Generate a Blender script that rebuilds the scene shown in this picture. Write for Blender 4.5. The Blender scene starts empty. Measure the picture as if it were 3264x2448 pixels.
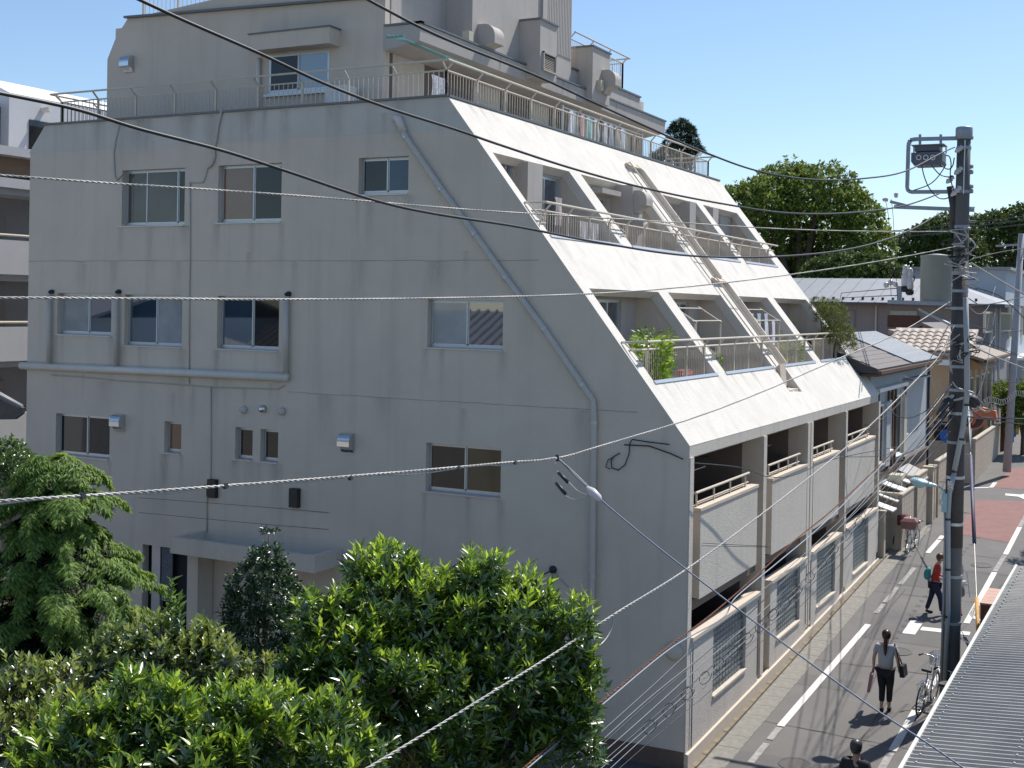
import bpy, bmesh, math, random
import numpy as np
from mathutils import Vector, Matrix
from mathutils.geometry import tessellate_polygon
random.seed(7); rng = np.random.default_rng(7)
sc = bpy.context.scene; COL = sc.collection
R = math.radians
# ---------------------------------------------------------------- camera
FPX, YAW, PIT, ROL = 3938.569, 0.474348, -0.00665086, 0.01775657
PX0, PY0 = 34.8144, -220.2304
CAM = Vector((7.41902, -21.08967, 8.3))
_R = Vector((math.cos(YAW), math.sin(YAW), 0)); _F = Vector((-math.sin(YAW), math.cos(YAW), 0)); _Z = Vector((0, 0, 1))
CF = _F*math.cos(PIT) + _Z*math.sin(PIT); _U = -_F*math.sin(PIT) + _Z*math.cos(PIT)
CX = _R*math.cos(ROL) + _U*math.sin(ROL); CY = -_R*math.sin(ROL) + _U*math.cos(ROL)
cam_d = bpy.data.cameras.new('camera'); cam = bpy.data.objects.new('camera', cam_d); COL.objects.link(cam)
M = Matrix((CX, CY, -CF)).transposed().to_4x4(); M.translation = CAM; cam.matrix_world = M
cam_d.sensor_width = 36; cam_d.lens = FPX/3264*36; cam_d.shift_x = -PX0/3264; cam_d.shift_y = PY0/3264
cam_d.clip_end = 6000; cam_d.clip_start = .1; sc.camera = cam
# ---------------------------------------------------------------- sky, sun, exposure
SUN_EL = R(56); SUN_DIR = Vector((.34*math.cos(SUN_EL), .94*math.cos(SUN_EL), math.sin(SUN_EL))).normalized()
w = bpy.data.worlds.new('World'); sc.world = w; w.use_nodes = True
nt = w.node_tree; bg = nt.nodes['Background']; sky = nt.nodes.new('ShaderNodeTexSky')
sky.sky_type = 'NISHITA'; sky.sun_disc = False; sky.sun_elevation = SUN_EL
sky.sun_rotation = math.atan2(SUN_DIR.x, SUN_DIR.y); sky.air_density = 1.0; sky.dust_density = .3; sky.ozone_density = 3.8
nt.links.new(sky.outputs[0], bg.inputs[0]); bg.inputs[1].default_value = .118
sd = bpy.data.lights.new('sun', 'SUN'); so = bpy.data.objects.new('sun', sd); COL.objects.link(so)
so.rotation_euler = SUN_DIR.to_track_quat('Z', 'Y').to_euler(); sd.energy = 4.6; sd.angle = R(.5); sd.color = (1, .95, .88)
sc.view_settings.view_transform = 'Standard'; sc.view_settings.look = 'None'
sc.view_settings.exposure = .35; sc.view_settings.gamma = 1
# ---------------------------------------------------------------- photo point -> world point on a given plane
GR = .046897
def ray(px, py): return CF + CX*((px-1632-PX0)/FPX) - CY*((py-1224-PY0)/FPX)
def on(px, py, n, c):
    d = ray(px, py); n = Vector(n); return CAM + d*((c-n.dot(CAM))/n.dot(d))
def ax(px, py, a, v): return on(px, py, [(1,0,0),(0,1,0),(0,0,1)][a], v)
def AX(px, py, x): return ax(px, py, 0, x)
def AY(px, py, y): return ax(px, py, 1, y)
def AZ(px, py, z): return ax(px, py, 2, z)
def gnd(px, py, dz=0): return on(px, py, (0, -GR, 1), dz)
def gz(y): return GR*max(-30, min(60, y))
D = 1.47559     # overview pixels to photo pixels
# ---------------------------------------------------------------- materials
MC = {}
def mat(name, col, rough=.8, var=.12, scale=6, bump=.0, bscale=60, metal=0, spec=.5, streak=0, speck=0, speckcol=None, coat=0, trans=0, spscale=34, ior=0):
    if name in MC: return MC[name]
    m = bpy.data.materials.new(name); m.use_nodes = True; n = m.node_tree.nodes; l = m.node_tree.links
    b = n['Principled BSDF']; b.inputs['Roughness'].default_value = rough; b.inputs['Metallic'].default_value = metal
    b.inputs['Specular IOR Level'].default_value = spec; b.inputs['Coat Weight'].default_value = coat
    if ior: b.inputs['IOR'].default_value = ior
    tc = n.new('ShaderNodeTexCoord'); src = tc.outputs['Object']
    no = n.new('ShaderNodeTexNoise'); no.inputs['Scale'].default_value = scale; no.inputs['Detail'].default_value = 6; no.inputs['Roughness'].default_value = .62
    l.new(src, no.inputs['Vector'])
    r = n.new('ShaderNodeValToRGB'); c = Vector(col)
    r.color_ramp.elements[0].position = .3; r.color_ramp.elements[1].position = .72
    r.color_ramp.elements[0].color = (*(c*(1-var)), 1); r.color_ramp.elements[1].color = (*[min(1, x) for x in c*(1+var)], 1)
    l.new(no.outputs[0], r.inputs[0]); out = r.outputs[0]
    def mixin(out, fac, c2, f):
        mx = n.new('ShaderNodeMix'); mx.data_type = 'RGBA'; mx.blend_type = 'MIX'
        mm = n.new('ShaderNodeMath'); mm.operation = 'MULTIPLY'; mm.inputs[1].default_value = f
        l.new(fac, mm.inputs[0]); l.new(mm.outputs[0], mx.inputs[0]); l.new(out, mx.inputs[6]); mx.inputs[7].default_value = (*c2, 1)
        return mx.outputs[2]
    if streak:
        mp = n.new('ShaderNodeMapping'); mp.inputs['Scale'].default_value = (2.2, 2.2, .12); l.new(src, mp.inputs[0])
        s = n.new('ShaderNodeTexNoise'); s.inputs['Scale'].default_value = 1.6; s.inputs['Detail'].default_value = 5; l.new(mp.outputs[0], s.inputs['Vector'])
        rr = n.new('ShaderNodeValToRGB'); rr.color_ramp.elements[0].position = .52; rr.color_ramp.elements[1].position = .75; l.new(s.outputs[0], rr.inputs[0])
        out = mixin(out, rr.outputs[0], c*.62, streak)
        s2 = n.new('ShaderNodeTexNoise'); s2.inputs['Scale'].default_value = .7; s2.inputs['Detail'].default_value = 7; l.new(src, s2.inputs['Vector'])
        r2 = n.new('ShaderNodeValToRGB'); r2.color_ramp.elements[0].position = .5; r2.color_ramp.elements[1].position = .7; l.new(s2.outputs[0], r2.inputs[0])
        out = mixin(out, r2.outputs[0], c*.8, streak*.8)
    if speck:
        v = n.new('ShaderNodeTexNoise'); v.inputs['Scale'].default_value = spscale; v.inputs['Detail'].default_value = 2; l.new(src, v.inputs['Vector'])
        rr = n.new('ShaderNodeValToRGB'); rr.color_ramp.elements[0].position = .58; rr.color_ramp.elements[1].position = .66; l.new(v.outputs[0], rr.inputs[0])
        out = mixin(out, rr.outputs[0], speckcol or c*.5, speck)
    l.new(out, b.inputs['Base Color'])
    if bump:
        nb = n.new('ShaderNodeTexNoise'); nb.inputs['Scale'].default_value = bscale; nb.inputs['Detail'].default_value = 4; l.new(src, nb.inputs['Vector'])
        bp = n.new('ShaderNodeBump'); bp.inputs['Strength'].default_value = bump; bp.inputs['Distance'].default_value = .02
        l.new(nb.outputs[0], bp.inputs['Height']); l.new(bp.outputs[0], b.inputs['Normal'])
    MC[name] = m; return m
def leafmat(name, c1, c2, rough=.35, trans=.35, spec=.6):
    m = bpy.data.materials.new(name); m.use_nodes = True; n = m.node_tree.nodes; l = m.node_tree.links
    b = n['Principled BSDF']; b.inputs['Roughness'].default_value = rough; b.inputs['Specular IOR Level'].default_value = spec
    g = n.new('ShaderNodeNewGeometry'); r = n.new('ShaderNodeValToRGB'); l.new(g.outputs['Random Per Island'], r.inputs[0])
    r.color_ramp.elements[0].color = (*c1, 1); r.color_ramp.elements[1].color = (*c2, 1)
    l.new(r.outputs[0], b.inputs['Base Color']); b.inputs['Coat Weight'].default_value = .7 if spec > .9 else 0; b.inputs['Coat Roughness'].default_value = .28
    t = n.new('ShaderNodeBsdfTranslucent'); hs = n.new('ShaderNodeHueSaturation'); hs.inputs['Value'].default_value = 1.5; hs.inputs['Hue'].default_value = .485
    l.new(r.outputs[0], hs.inputs['Color']); l.new(hs.outputs[0], t.inputs[0])
    mx = n.new('ShaderNodeMixShader'); mx.inputs[0].default_value = trans
    l.new(b.outputs[0], mx.inputs[1]); l.new(t.outputs[0], mx.inputs[2]); l.new(mx.outputs[0], n['Material Output'].inputs[0])
    MC[name] = m; return m
def glass(name, col, rough=.03, ior=2.1):
    if name in MC: return MC[name]
    m = mat(name, col, rough, var=.25, scale=.8, spec=.5, ior=ior, bump=.02, bscale=1.3)
    return m
WALL = mat('stucco_wall', (.62, .545, .455), .9, .045, 1.1, .35, 55, streak=.26)
SLOPE = mat('stucco_slope', (.64, .61, .555), .9, .05, 2.2, .5, 30, streak=.35)
ROOFR = mat('roof_render', (.47, .435, .40), .9, .05, 2.2, .3, 40, streak=.35)
PEBBLE = mat('pebbledash', (.60, .555, .49), .95, .07, 22, .7, 45, speck=.6, speckcol=(.24, .215, .185), streak=.35, spscale=44)
SMOOTH = mat('smooth_render', (.58, .50, .405), .85, .05, 3, .1, 50, streak=.2)
RECESS_SHADE = mat('recess_shade', (.17, .13, .105), .9, .08, 2, .1, 40, streak=.3)  # shade of the deep balconies put into the colour as dark brown
PIPE = mat('pvc_pipe', (.50, .47, .425), .5, .05, 5)
WPIPE = mat('white_pipe', (.66, .62, .56), .5, .05, 3, streak=.2)
ALU = mat('aluminium', (.52, .54, .56), .35, .04, 8, metal=.55)
STEEL = mat('stainless', (.62, .63, .65), .18, .03, 8, metal=1)
RAIL = mat('cream_rail', (.56, .50, .41), .5, .08, 12)
GALV = mat('galvanised', (.30, .33, .37), .55, .12, 20, metal=.4)
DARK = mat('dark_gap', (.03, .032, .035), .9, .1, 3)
BLACK = mat('black_rubber', (.02, .021, .024), .5, .1, 30)
DPANE = glass('pane_dark', (.016, .018, .02), .03, 1.5); BPANE = glass('pane_blue', (.035, .06, .09), .02, 2.7); CPANE = glass('pane_curtain', (.10, .10, .09), .12, 1.5)
PPANE = glass('pane_pale', (.30, .32, .33), .06, 1.7); B4PANE = glass('pane_deep_blue', (.015, .045, .09), .03, 1.6)
BRPANE = glass('pane_brown_blind', (.20, .10, .06), .1, 1.7); GPANE = glass('pane_green_curtain', (.04, .034, .015), .1, 1.6)
HPANE = mat('house_pane', (.025, .028, .034), .5, .3, 2, spec=.25)
WHITE = mat('white_paint', (.78, .77, .74), .6, .05, 4); CREAM = mat('cream_paint', (.55, .50, .40), .6, .06, 5)
COPING = mat('metal_coping', (.16, .165, .17), .5, .1, 8, metal=.3)
# ---------------------------------------------------------------- mesh builder
ORG = {}
class MB:
    def __init__(s): s.v = []; s.f = []
    def add(s, vs, fs):
        n = len(s.v); s.v += [tuple(v) for v in vs]; s.f += [tuple(i+n for i in f) for f in fs]; return s
    def box(s, x0, y0, z0, x1, y1, z1):
        return s.add([(x0,y0,z0),(x1,y0,z0),(x1,y1,z0),(x0,y1,z0),(x0,y0,z1),(x1,y0,z1),(x1,y1,z1),(x0,y1,z1)],
                     [(0,3,2,1),(4,5,6,7),(0,1,5,4),(1,2,6,5),(2,3,7,6),(3,0,4,7)])
    def prism(s, poly, e):
        e = Vector(e); p = [Vector(q) for q in poly]; n = len(p)
        return s.add(p+[q+e for q in p], [tuple(range(n))[::-1], tuple(range(n, 2*n))]+[(i, (i+1) % n, n+(i+1) % n, n+i) for i in range(n)])
    def beam(s, a, b, w_, h_, up=(0, 0, 1)):
        a = Vector(a); b = Vector(b); d = (b-a).normalized(); up = Vector(up)
        if abs(d.dot(up)) > .98: up = Vector((0, 1, 0))
        x = d.cross(up).normalized()*w_/2; z = x.cross(d).normalized()*h_/2
        return s.prism([a-x-z, a+x-z, a+x+z, a-x+z], b-a)
    def tube(s, pts, r, n=8, cap=True):
        P = [Vector(p) for p in pts]; rr = r if isinstance(r, (list, tuple)) else [r]*len(P); vs = []; fs = []
        t0 = (P[1]-P[0]).normalized(); u = t0.orthogonal().normalized()
        for i, p in enumerate(P):
            t = ((P[min(i+1, len(P)-1)]-P[max(i-1, 0)])).normalized()
            u = (u-t*u.dot(t)).normalized() if (u-t*u.dot(t)).length > 1e-6 else t.orthogonal().normalized()
            v = t.cross(u)
            for k in range(n):
                a = 2*math.pi*k/n; vs.append(p+(u*math.cos(a)+v*math.sin(a))*rr[i])
        for i in range(len(P)-1):
            for k in range(n): fs.append((i*n+k, i*n+(k+1) % n, (i+1)*n+(k+1) % n, (i+1)*n+k))
        if cap: fs += [tuple(range(n))[::-1], tuple(range((len(P)-1)*n, len(P)*n))]
        return s.add(vs, fs)
    def lathe(s, prof, c, axis=(0, 0, 1), n=16):      # prof: (radius, height)
        c = Vector(c); A = Vector(axis).normalized(); u = A.orthogonal().normalized(); v = A.cross(u); vs = []; fs = []
        for r, h in prof:
            for k in range(n):
                a = 2*math.pi*k/n; vs.append(c+A*h+(u*math.cos(a)+v*math.sin(a))*max(r, 1e-4))
        for i in range(len(prof)-1):
            for k in range(n): fs.append((i*n+k, i*n+(k+1) % n, (i+1)*n+(k+1) % n, (i+1)*n+k))
        fs += [tuple(range(n))[::-1], tuple(range((len(prof)-1)*n, len(prof)*n))]
        return s.add(vs, fs)
    def torus(s, c, axis, R_, r, n=28, m=6):
        c = Vector(c); A = Vector(axis).normalized(); u = A.orthogonal().normalized(); v = A.cross(u)
        P = []; fs = []
        for i in range(n):
            a = 2*math.pi*i/n; d = u*math.cos(a)+v*math.sin(a)
            for k in range(m):
                b = 2*math.pi*k/m; P.append(c+d*(R_+r*math.cos(b))+A*r*math.sin(b))
        for i in range(n):
            for k in range(m): fs.append((i*m+k, ((i+1) % n)*m+k, ((i+1) % n)*m+(k+1) % m, i*m+(k+1) % m))
        return s.add(P, fs)
    def plate(s, outer, holes, o, u, v, d):            # flat plate with holes; d = thickness vector
        o = Vector(o); u = Vector(u); v = Vector(v); d = Vector(d)
        loops = [outer]+holes; fl = [p for L in loops for p in L]
        tri = tessellate_polygon([[Vector((p[0], p[1], 0)) for p in L] for L in loops])
        W = [o+u*p[0]+v*p[1] for p in fl]; n = len(W)
        fs = [tuple(t) for t in tri]+[tuple(i+n for i in t)[::-1] for t in tri]; k = 0
        for L in loops:
            m = len(L); fs += [(k+i, k+(i+1) % m, n+k+(i+1) % m, n+k+i) for i in range(m)]; k += m
        return s.add(W+[q+d for q in W], fs)
    def build(s, name, m, parent=None, smooth=False, kind=None, label=None, recalc=True):
        me = bpy.data.meshes.new(name); off = ORG.get(parent.name, Vector((0, 0, 0))) if parent else Vector((0, 0, 0))
        me.from_pydata([(a[0]-off.x, a[1]-off.y, a[2]-off.z) for a in s.v], [], s.f)
        if recalc:
            b = bmesh.new(); b.from_mesh(me); bmesh.ops.recalc_face_normals(b, faces=b.faces); b.to_mesh(me); b.free()
        if smooth: me.polygons.foreach_set('use_smooth', [True]*len(me.polygons))
        me.materials.append(m); o = bpy.data.objects.new(name, me); COL.objects.link(o)
        if parent: o.parent = parent; ORG[o.name] = off
        if kind: o['kind'] = kind
        if label: o['label'] = label
        return o
def rect(a, b): return [(a[0], a[1]), (b[0], a[1]), (b[0], b[1]), (a[0], b[1])]
def thing(name, loc, label, cat, group=None):
    o = bpy.data.objects.new(name, None); COL.objects.link(o); o.location = loc; ORG[o.name] = Vector(loc)
    o.empty_display_size = .3; o['label'] = label; o['category'] = cat
    if group: o['group'] = group
    return o
def tag(o, label, cat, group=None):
    o['label'] = label; o['category'] = cat
    if group: o['group'] = group
    return o
def copy_tree(o, parent=None):
    c = o.copy(); COL.objects.link(c)
    if parent: c.parent = parent
    for ch in list(o.children): copy_tree(ch, c)
    return c
def piece(src, name, loc, parent, rot=None, scl=None):      # alike piece sharing mesh data (loc in world coordinates)
    o = bpy.data.objects.new(name, src); COL.objects.link(o); o.parent = parent
    o.location = Vector(loc)-ORG.get(parent.name, Vector((0, 0, 0)))
    if rot: o.rotation_euler = rot
    if scl: o.scale = scl
    return o
def meshof(mb, name, m, smooth=False):
    me = bpy.data.meshes.new(name); me.from_pydata(mb.v, [], mb.f); me.materials.append(m)
    b = bmesh.new(); b.from_mesh(me); bmesh.ops.recalc_face_normals(b, faces=b.faces); b.to_mesh(me); b.free()
    if smooth: me.polygons.foreach_set('use_smooth', [True]*len(me.polygons))
    return me
# ================================================================ ground and street
GROUND = mat('yard_ground', (.085, .08, .07), .95, .25, 1.2, .2, 20)
ASPH = mat('asphalt', (.148, .142, .135), .92, .10, 1.1, .25, 90, speck=.25, speckcol=(.08, .078, .075))
ASPH2 = mat('asphalt_patch', (.125, .121, .117), .92, .1, 2.1, .25, 90, speck=.25, speckcol=(.08, .078, .075))
GUT = mat('gutter_concrete', (.235, .222, .195), .9, .25, 5, .3, 50, speck=.4, speckcol=(.1, .095, .08))
KERB = mat('kerb_mossy', (.21, .175, .125), .95, .3, 7, .3, 40)
PAINT = mat('road_paint', (.66, .64, .60), .8, .12, 9, .1, 50)
WORN = mat('road_paint_worn', (.30, .29, .275), .9, .35, 7, .1, 50)
REDP = mat('red_paving', (.235, .125, .112), .9, .14, 2.5, .2, 80, speck=.3, speckcol=(.3, .2, .18))
def strip(name, m, x0, x1, y0, y1, dz, skew=0, kind='structure', xa=None):
    b = MB(); ys = [y0]+[y for y in (-30, 60) if y0 < y < y1]+[y1]
    for a, c in zip(ys[:-1], ys[1:]): b.add([(x0, a, gz(a)+dz), (x1, a, gz(a)+dz), (x1, c, gz(c)+dz), (x0, c, gz(c)+dz)], [(0, 1, 2, 3)])
    o = b.build(name, m); o['kind'] = kind; return o
strip('ground', GROUND, -3000, 3000, -400, 4000, -.06)
strip('road', ASPH, -.02, 4.4, -30, 90, 0)
strip('gutter_strip', GUT, .17, .62, -30, 26.5, .004)
b = MB()
for (y0, y1, x0, x1) in [(-2.5, 1.4, .62, 4.4), (9.3, 12.0, 1.15, 3.1), (5.4, 6.1, .62, 1.9), (14.6, 17.2, .62, 4.0)]:
    b.add([(x0, y0, gz(y0)+.004), (x1, y0, gz(y0)+.004), (x1, y1, gz(y1)+.004), (x0, y1, gz(y1)+.004)], [(0, 1, 2, 3)])
b.build('asphalt_patches', ASPH2, kind='structure')
# kerb stones along the building foot
kr = MB().box(-.045, 0, -.08, .045, .588, .05); kme = meshof(kr, 'kerb_stone', KERB)
kerb = MB().box(-.04, -30, -2.3, .02, -29.9, -1.5).build('kerb', KERB, kind='structure')
for i in range(44):
    y = -4+.6*i; piece(kme, 'kerb_stone', (.115+(.012*max(0, y-17))*2.4, y, gz(y)+random.uniform(-.006, .006)), kerb, rot=(math.atan(GR), 0, random.uniform(-.01, .01)))
gut = meshof(MB().box(-.215, .003, -.03, .215, .597, .010), 'gutter_slab', GUT)
gs = MB().box(.2, -8.2, gz(-8)-.05, .6, -8.0, gz(-8)+.01).build('gutter', GUT, kind='structure')
for i in range(44):
    y = -4+.6*i; piece(gut, 'gutter_slab', (.40+(.012*max(0, y-17))*2.4, y, gz(y)+.002+random.uniform(-.003, .003)), gs, rot=(math.atan(GR), 0, 0))
def mark(name, poly, m=PAINT, dz=.012):
    b = MB(); b.add([(x, y, gz(y)+dz) for x, y in poly], [tuple(range(len(poly)))]); return b.build(name, m, kind='structure')
def mark_line(pts, w_, m, name='road_marking'):
    for (a, c) in pts:
        a = Vector((a[0], a[1], 0)); c = Vector((c[0], c[1], 0)); n = (c-a).normalized().cross(Vector((0, 0, 1)))*w_/2
        mark(name, [(q.x, q.y) for q in (a-n, a+n, c+n, c-n)], m)
mark_line([((.975, 2.86), (1.12, 10.42)), ((.95, -2.6), (.95, -1.05)), ((1.22, 18.74), (1.27, 21.4))], .15, PAINT)
mark_line([((.95, -.6), (.96, .55)), ((.965, .88), (.975, 1.9)), ((.975, 2.1), (.976, 2.78)), ((1.09, 11.5), (1.11, 12.4)), ((1.11, 12.6), (1.13, 14.3)), ((1.14, 14.6), (1.17, 16.7))], .13, WORN, 'worn_marking')
mark_line([((3.17, 2.6), (3.2, 4.9)), ((3.24, 6.3), (3.26, 7.9)), ((3.3, 11.6), (3.34, 17.2)), ((3.39, 19.6), (3.40, 23.9))], .15, PAINT)
mark_line([((3.1, -3), (3.16, 2.5)), ((3.2, 5.0), (3.24, 6.2)), ((3.34, 17.3), (3.38, 19.5)), ((3.40, 24.0), (3.42, 27))], .14, WORN, 'worn_marking')
def gp(x, y): p = gnd(x, y); return (p.x, p.y)
q3 = lambda x, y: (2860+x*.24105, 1700+y*.24105)
mark('stop_marking', [gp(*q3(62, 1325)), gp(*q3(235, 1345)), gp(*q3(345, 1180)), gp(*q3(180, 1150))])
mark('stop_line', [gp(*q3(300, 1285)), gp(*q3(950, 1355)), gp(*q3(968, 1310)), gp(*q3(330, 1240))])
mark('corner_marking', [gp(*q3(945, 1075)), gp(*q3(1000, 1130)), gp(*q3(1100, 1170)), gp(*q3(1103, 1140)), gp(*q3(1010, 1090)), gp(*q3(1075, 950)), gp(*q3(1030, 935))])
q4 = lambda x, y: (3000+x*.2531, 1380+y*.2531)
mark('red_paving', [gp(*q4(200, 1270)), gp(*q4(880, 1390)), gp(*q4(1250, 870)), gp(*q4(430, 840))], REDP, .006)
mark('red_paving', [gp(*q4(655, 688)), gp(*q4(1400, 735)), gp(*q4(1400, 430)), gp(*q4(880, 448))], REDP, .006)
mark('edge_line', [gp(*q4(600, 690)), gp(*q4(655, 690)), gp(*q4(1600, -480)), gp(*q4(1560, -480))])
mark('stop_line', [gp(*q4(805, 790)), gp(*q4(970, 805)), gp(*q4(1100, 865)), gp(*q4(1100, 760)), gp(*q4(1000, 780)), gp(*q4(810, 765))])
mark('stop_line', [gp(*q4(420, 700)), gp(*q4(600, 695)), gp(*q4(600, 684)), gp(*q4(420, 690))], PAINT)
RJ = mat('road_joint', (.085, .082, .078), .95, .3, 9)
for (x0, y0, x1, y1) in ((.62, 7.15, 4.2, 7.35), (.62, 3.0, 3.9, 2.8), (1.3, 9.3, 1.36, 14.2), (.62, 13.6, 4.1, 13.7), (2.45, -1.2, 2.6, 5.4), (.62, 16.9, 4.3, 17.0), (3.5, 14.5, 4.2, 19), (.62, .2, 2.3, .25), (1.6, 19, 3.9, 19.1)):
    pts = [(x0+(x1-x0)*k/14+random.uniform(-.02, .02), y0+(y1-y0)*k/14+random.uniform(-.02, .02)) for k in range(15)]; b = MB()
    for p, q in zip(pts[:-1], pts[1:]):
        d = Vector((q[0]-p[0], q[1]-p[1], 0)).normalized().cross(Vector((0, 0, 1)))*random.uniform(.006, .014)
        b.add([(p[0]-d.x, p[1]-d.y, gz(p[1])+.009), (p[0]+d.x, p[1]+d.y, gz(p[1])+.009), (q[0]+d.x, q[1]+d.y, gz(q[1])+.009), (q[0]-d.x, q[1]-d.y, gz(q[1])+.009)], [(0, 1, 2, 3)])
    b.build('road_joint', RJ, kind='structure')
for (x, y) in ((2.2, 8.6), (2.9, 17.9), (1.7, 1.2)):
    tag(MB().lathe([(.30, 0), (.30, .012), (.26, .014), (.26, .010), (.02, .010)], (x, y, gz(y)+.002), (0, -GR, 1), 24).build('manhole_cover', mat('iron_cover', (.07, .066, .062), .6, .3, 30, .5, 60)), {8.6: 'iron manhole cover ahead of the woman with the ponytail', 17.9: 'iron manhole cover near the red paving', 1.2: 'iron manhole cover near the bottom of the street'}[y], 'manhole cover', 'manhole covers')
yard = MB().add([(-20, -14, .01), (-.1, -14, .01), (-.1, 0, .01), (-20, 0, .01)], [(0, 1, 2, 3)]).build('yard_paving', mat('yard_concrete', (.09, .092, .092), .9, .2, 1.5, .2, 40), kind='structure')
# ================================================================ the apartment building
bld = thing('apartment_building', (-8, 8, 0), 'beige terraced apartment block with a sloping white street face and a big shaded gable wall', 'building')
H1, H1B, XT, ZT, L, XL = 5.851, 5.64, -5.171, 12.436, 17.06, -16.85
SL = math.hypot(XT, ZT-H1); SU = Vector((XT/SL, 0, (ZT-H1)/SL)); SN = Vector((-SU.z, 0, SU.x))*-1; SN = Vector((SU.z, 0, -SU.x))
z1 = lambda x, y: (x*.4973, y*.4973)
z4 = lambda x, y: (x*.4973, 800+y*.4973)
z5 = lambda x, y: (1080+x*.4973, 800+y*.4973)
z2 = lambda x, y: (1080+x*.4973, y*.4973)
L1 = lambda x, y: (x*.5111, 1600+y*.5111)
L2 = lambda x, y: (1080+x*.5111, 1600+y*.5111)
L3 = lambda x, y: (2160+x*.5111, 1600+y*.5111)
z6 = lambda x, y: (2160+x*.4991, 800+y*.4991)
m6 = lambda x, y: (1660+x*.27125, 460+y*.27125)
m7 = lambda x, y: (1860+x*.40687, 900+y*.40687)
za = lambda x, y: (1200+x*.31646, y*.31646)
zb = lambda x, y: (1700+x*.27726, 160+y*.27726)
def G2(p, y=0): q = AY(p[0], p[1], y); return (q.x, q.z)
ch0 = G2((93, 487)); ch1 = G2((144, 397))
# windows in the gable: opening corners x0,z0,x1,z1, mullion fraction, left pane, right pane, sash on which side
WIN = [(-13.84, 10.0, -11.95, 11.27, .43, 'three', CPANE, DPANE), (-10.99, 10.03, -9.25, 11.28, .52, 'two', BRPANE, DPANE),
       (-7.27, 10.55, -6.06, 11.30, .53, 'two', DPANE, B4PANE), (-15.86, 7.46, -14.12, 8.43, .53, 'two', PPANE, BPANE),
       (-13.71, 7.26, -11.97, 8.42, .51, 'two', BPANE, PPANE), (-10.96, 7.27, -9.26, 8.42, .53, 'two', BPANE, DPANE),
       (-5.55, 7.46, -3.84, 8.41, .5, 'two', PPANE, BPANE), (-15.85, 4.6, -14.11, 5.57, .53, 'two', DPANE, DPANE),
       (-12.44, 4.88, -11.94, 5.58, 0, 'one', DPANE, BRPANE), (-10.40, 4.88, -9.92, 5.57, 0, 'one', DPANE, DPANE),
       (-9.71, 4.88, -9.23, 5.57, 0, 'one', DPANE, DPANE), (-5.53, 4.59, -3.83, 5.55, .5, 'two', DPANE, GPANE)]
outer = [(-.003, -.5), (-.003, H1), (XT, ZT), (ch1[0], ZT), (ch0[0], ch0[1]), (XL, ch0[1]-.02), (XL, -.5)]
holes = [rect((a[0], a[1]), (a[2], a[3])) for a in WIN]
holes.append(rect((-13.04, .05), (-11.35, 2.74)))           # entrance opening
MB().plate(outer, holes, (0, 0, 0), (1, 0, 0), (0, 0, 1), (0, .2, 0)).build('gable_wall', WALL, bld)
def window(x0, z0, x1, z1, fr, kindw, p1, p2, y=.13, sill=True, parent=bld):
    b = MB(); t = .035; d = .05
    b.box(x0, y, z0, x1, y+d, z0+t*1.3); b.box(x0, y, z1-t, x1, y+d, z1); b.box(x0, y, z0+t, x0+t, y+d, z1-t); b.box(x1-t, y, z0+t, x1, y+d, z1-t)
    f = b.build('window', ALU, parent); W_ = x1-x0
    sash = []
    if kindw == 'one': sash = [(x0+t, x1-t, p2, 0)]
    elif kindw == 'two': m_ = x0+W_*fr; sash = [(x0+t, m_, p1, 0), (m_, x1-t, p2, .022)]
    else: sash = [(x0+t, x0+W_*.34, p1, .022), (x0+W_*.34, x0+W_*.84, CPANE, 0), (x0+W_*.84, x1-t, p2, .022)]
    for (a, c, pm, dy) in sash:
        s = MB(); q = .026
        s.box(a, y-.012+dy, z0+t*1.2, c, y+.012+dy, z0+t*1.2+q*1.3); s.box(a, y-.012+dy, z1-t-q, c, y+.012+dy, z1-t)
        s.box(a, y-.012+dy, z0+t+q, a+q, y+.012+dy, z1-t-q); s.box(c-q, y-.012+dy, z0+t+q, c, y+.012+dy, z1-t-q)
        s.build('sash', ALU, f)
        MB().box(a+q*.8, y+dy-.003, z0+t+q, c-q*.8, y+dy+.003, z1-t-q*.8).build('pane', pm, f)
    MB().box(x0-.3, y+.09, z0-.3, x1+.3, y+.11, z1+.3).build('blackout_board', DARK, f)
    if sill: MB().prism([(x0-.05, -.035, z0-.012), (x0-.05, .14, z0+.012), (x0-.05, .14, z0-.012), (x0-.05, -.035, z0-.03)], (x1-x0+.05, 0, 0)).build('sill', ALU, f)
    return f
for a in WIN: window(*a)
# small handed details on windows: plant stains and condensate pipe recess around the first window are left to the material
# construction joints (recessed dark lines 2 mm proud strips)
JT = mat('joint_line', (.36, .32, .28), .9, .35, 3)
for (zz, x0, x1) in ((9.19, XL, -3.1), (6.40, -9.0, -1.0)):
    b = MB(); n = 24
    pts = [(x0+(x1-x0)*i/n, -.004, zz+random.uniform(-.008, .008)) for i in range(n+1)]
    for p, q in zip(pts[:-1], pts[1:]): b.beam(p, q, .006, .009)
    b.build('wall_joint', JT, bld)
MB().box(-1.95-14.6, -.012, -.3, -.005, -.002, .34).build('plinth', mat('plinth_brown', (.15, .105, .085), .9, .15, 4, .2), bld)
UB = mat('upper_band_paint', (.56, .53, .48), .9, .05, 1.3, .3, 55, streak=.35)
MB().plate([(XL+.03, 11.78), (XT+.52, 11.78), (XT+.0, ZT-.003), (ch1[0]+.01, ZT-.003)], [], (0, -.004, 0), (1, 0, 0), (0, 0, 1), (0, .003, 0)).build('upper_band', UB, bld)
sm = bpy.data.materials.new('water_stain'); sm.use_nodes = True; n_ = sm.node_tree.nodes; l_ = sm.node_tree.links
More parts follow.
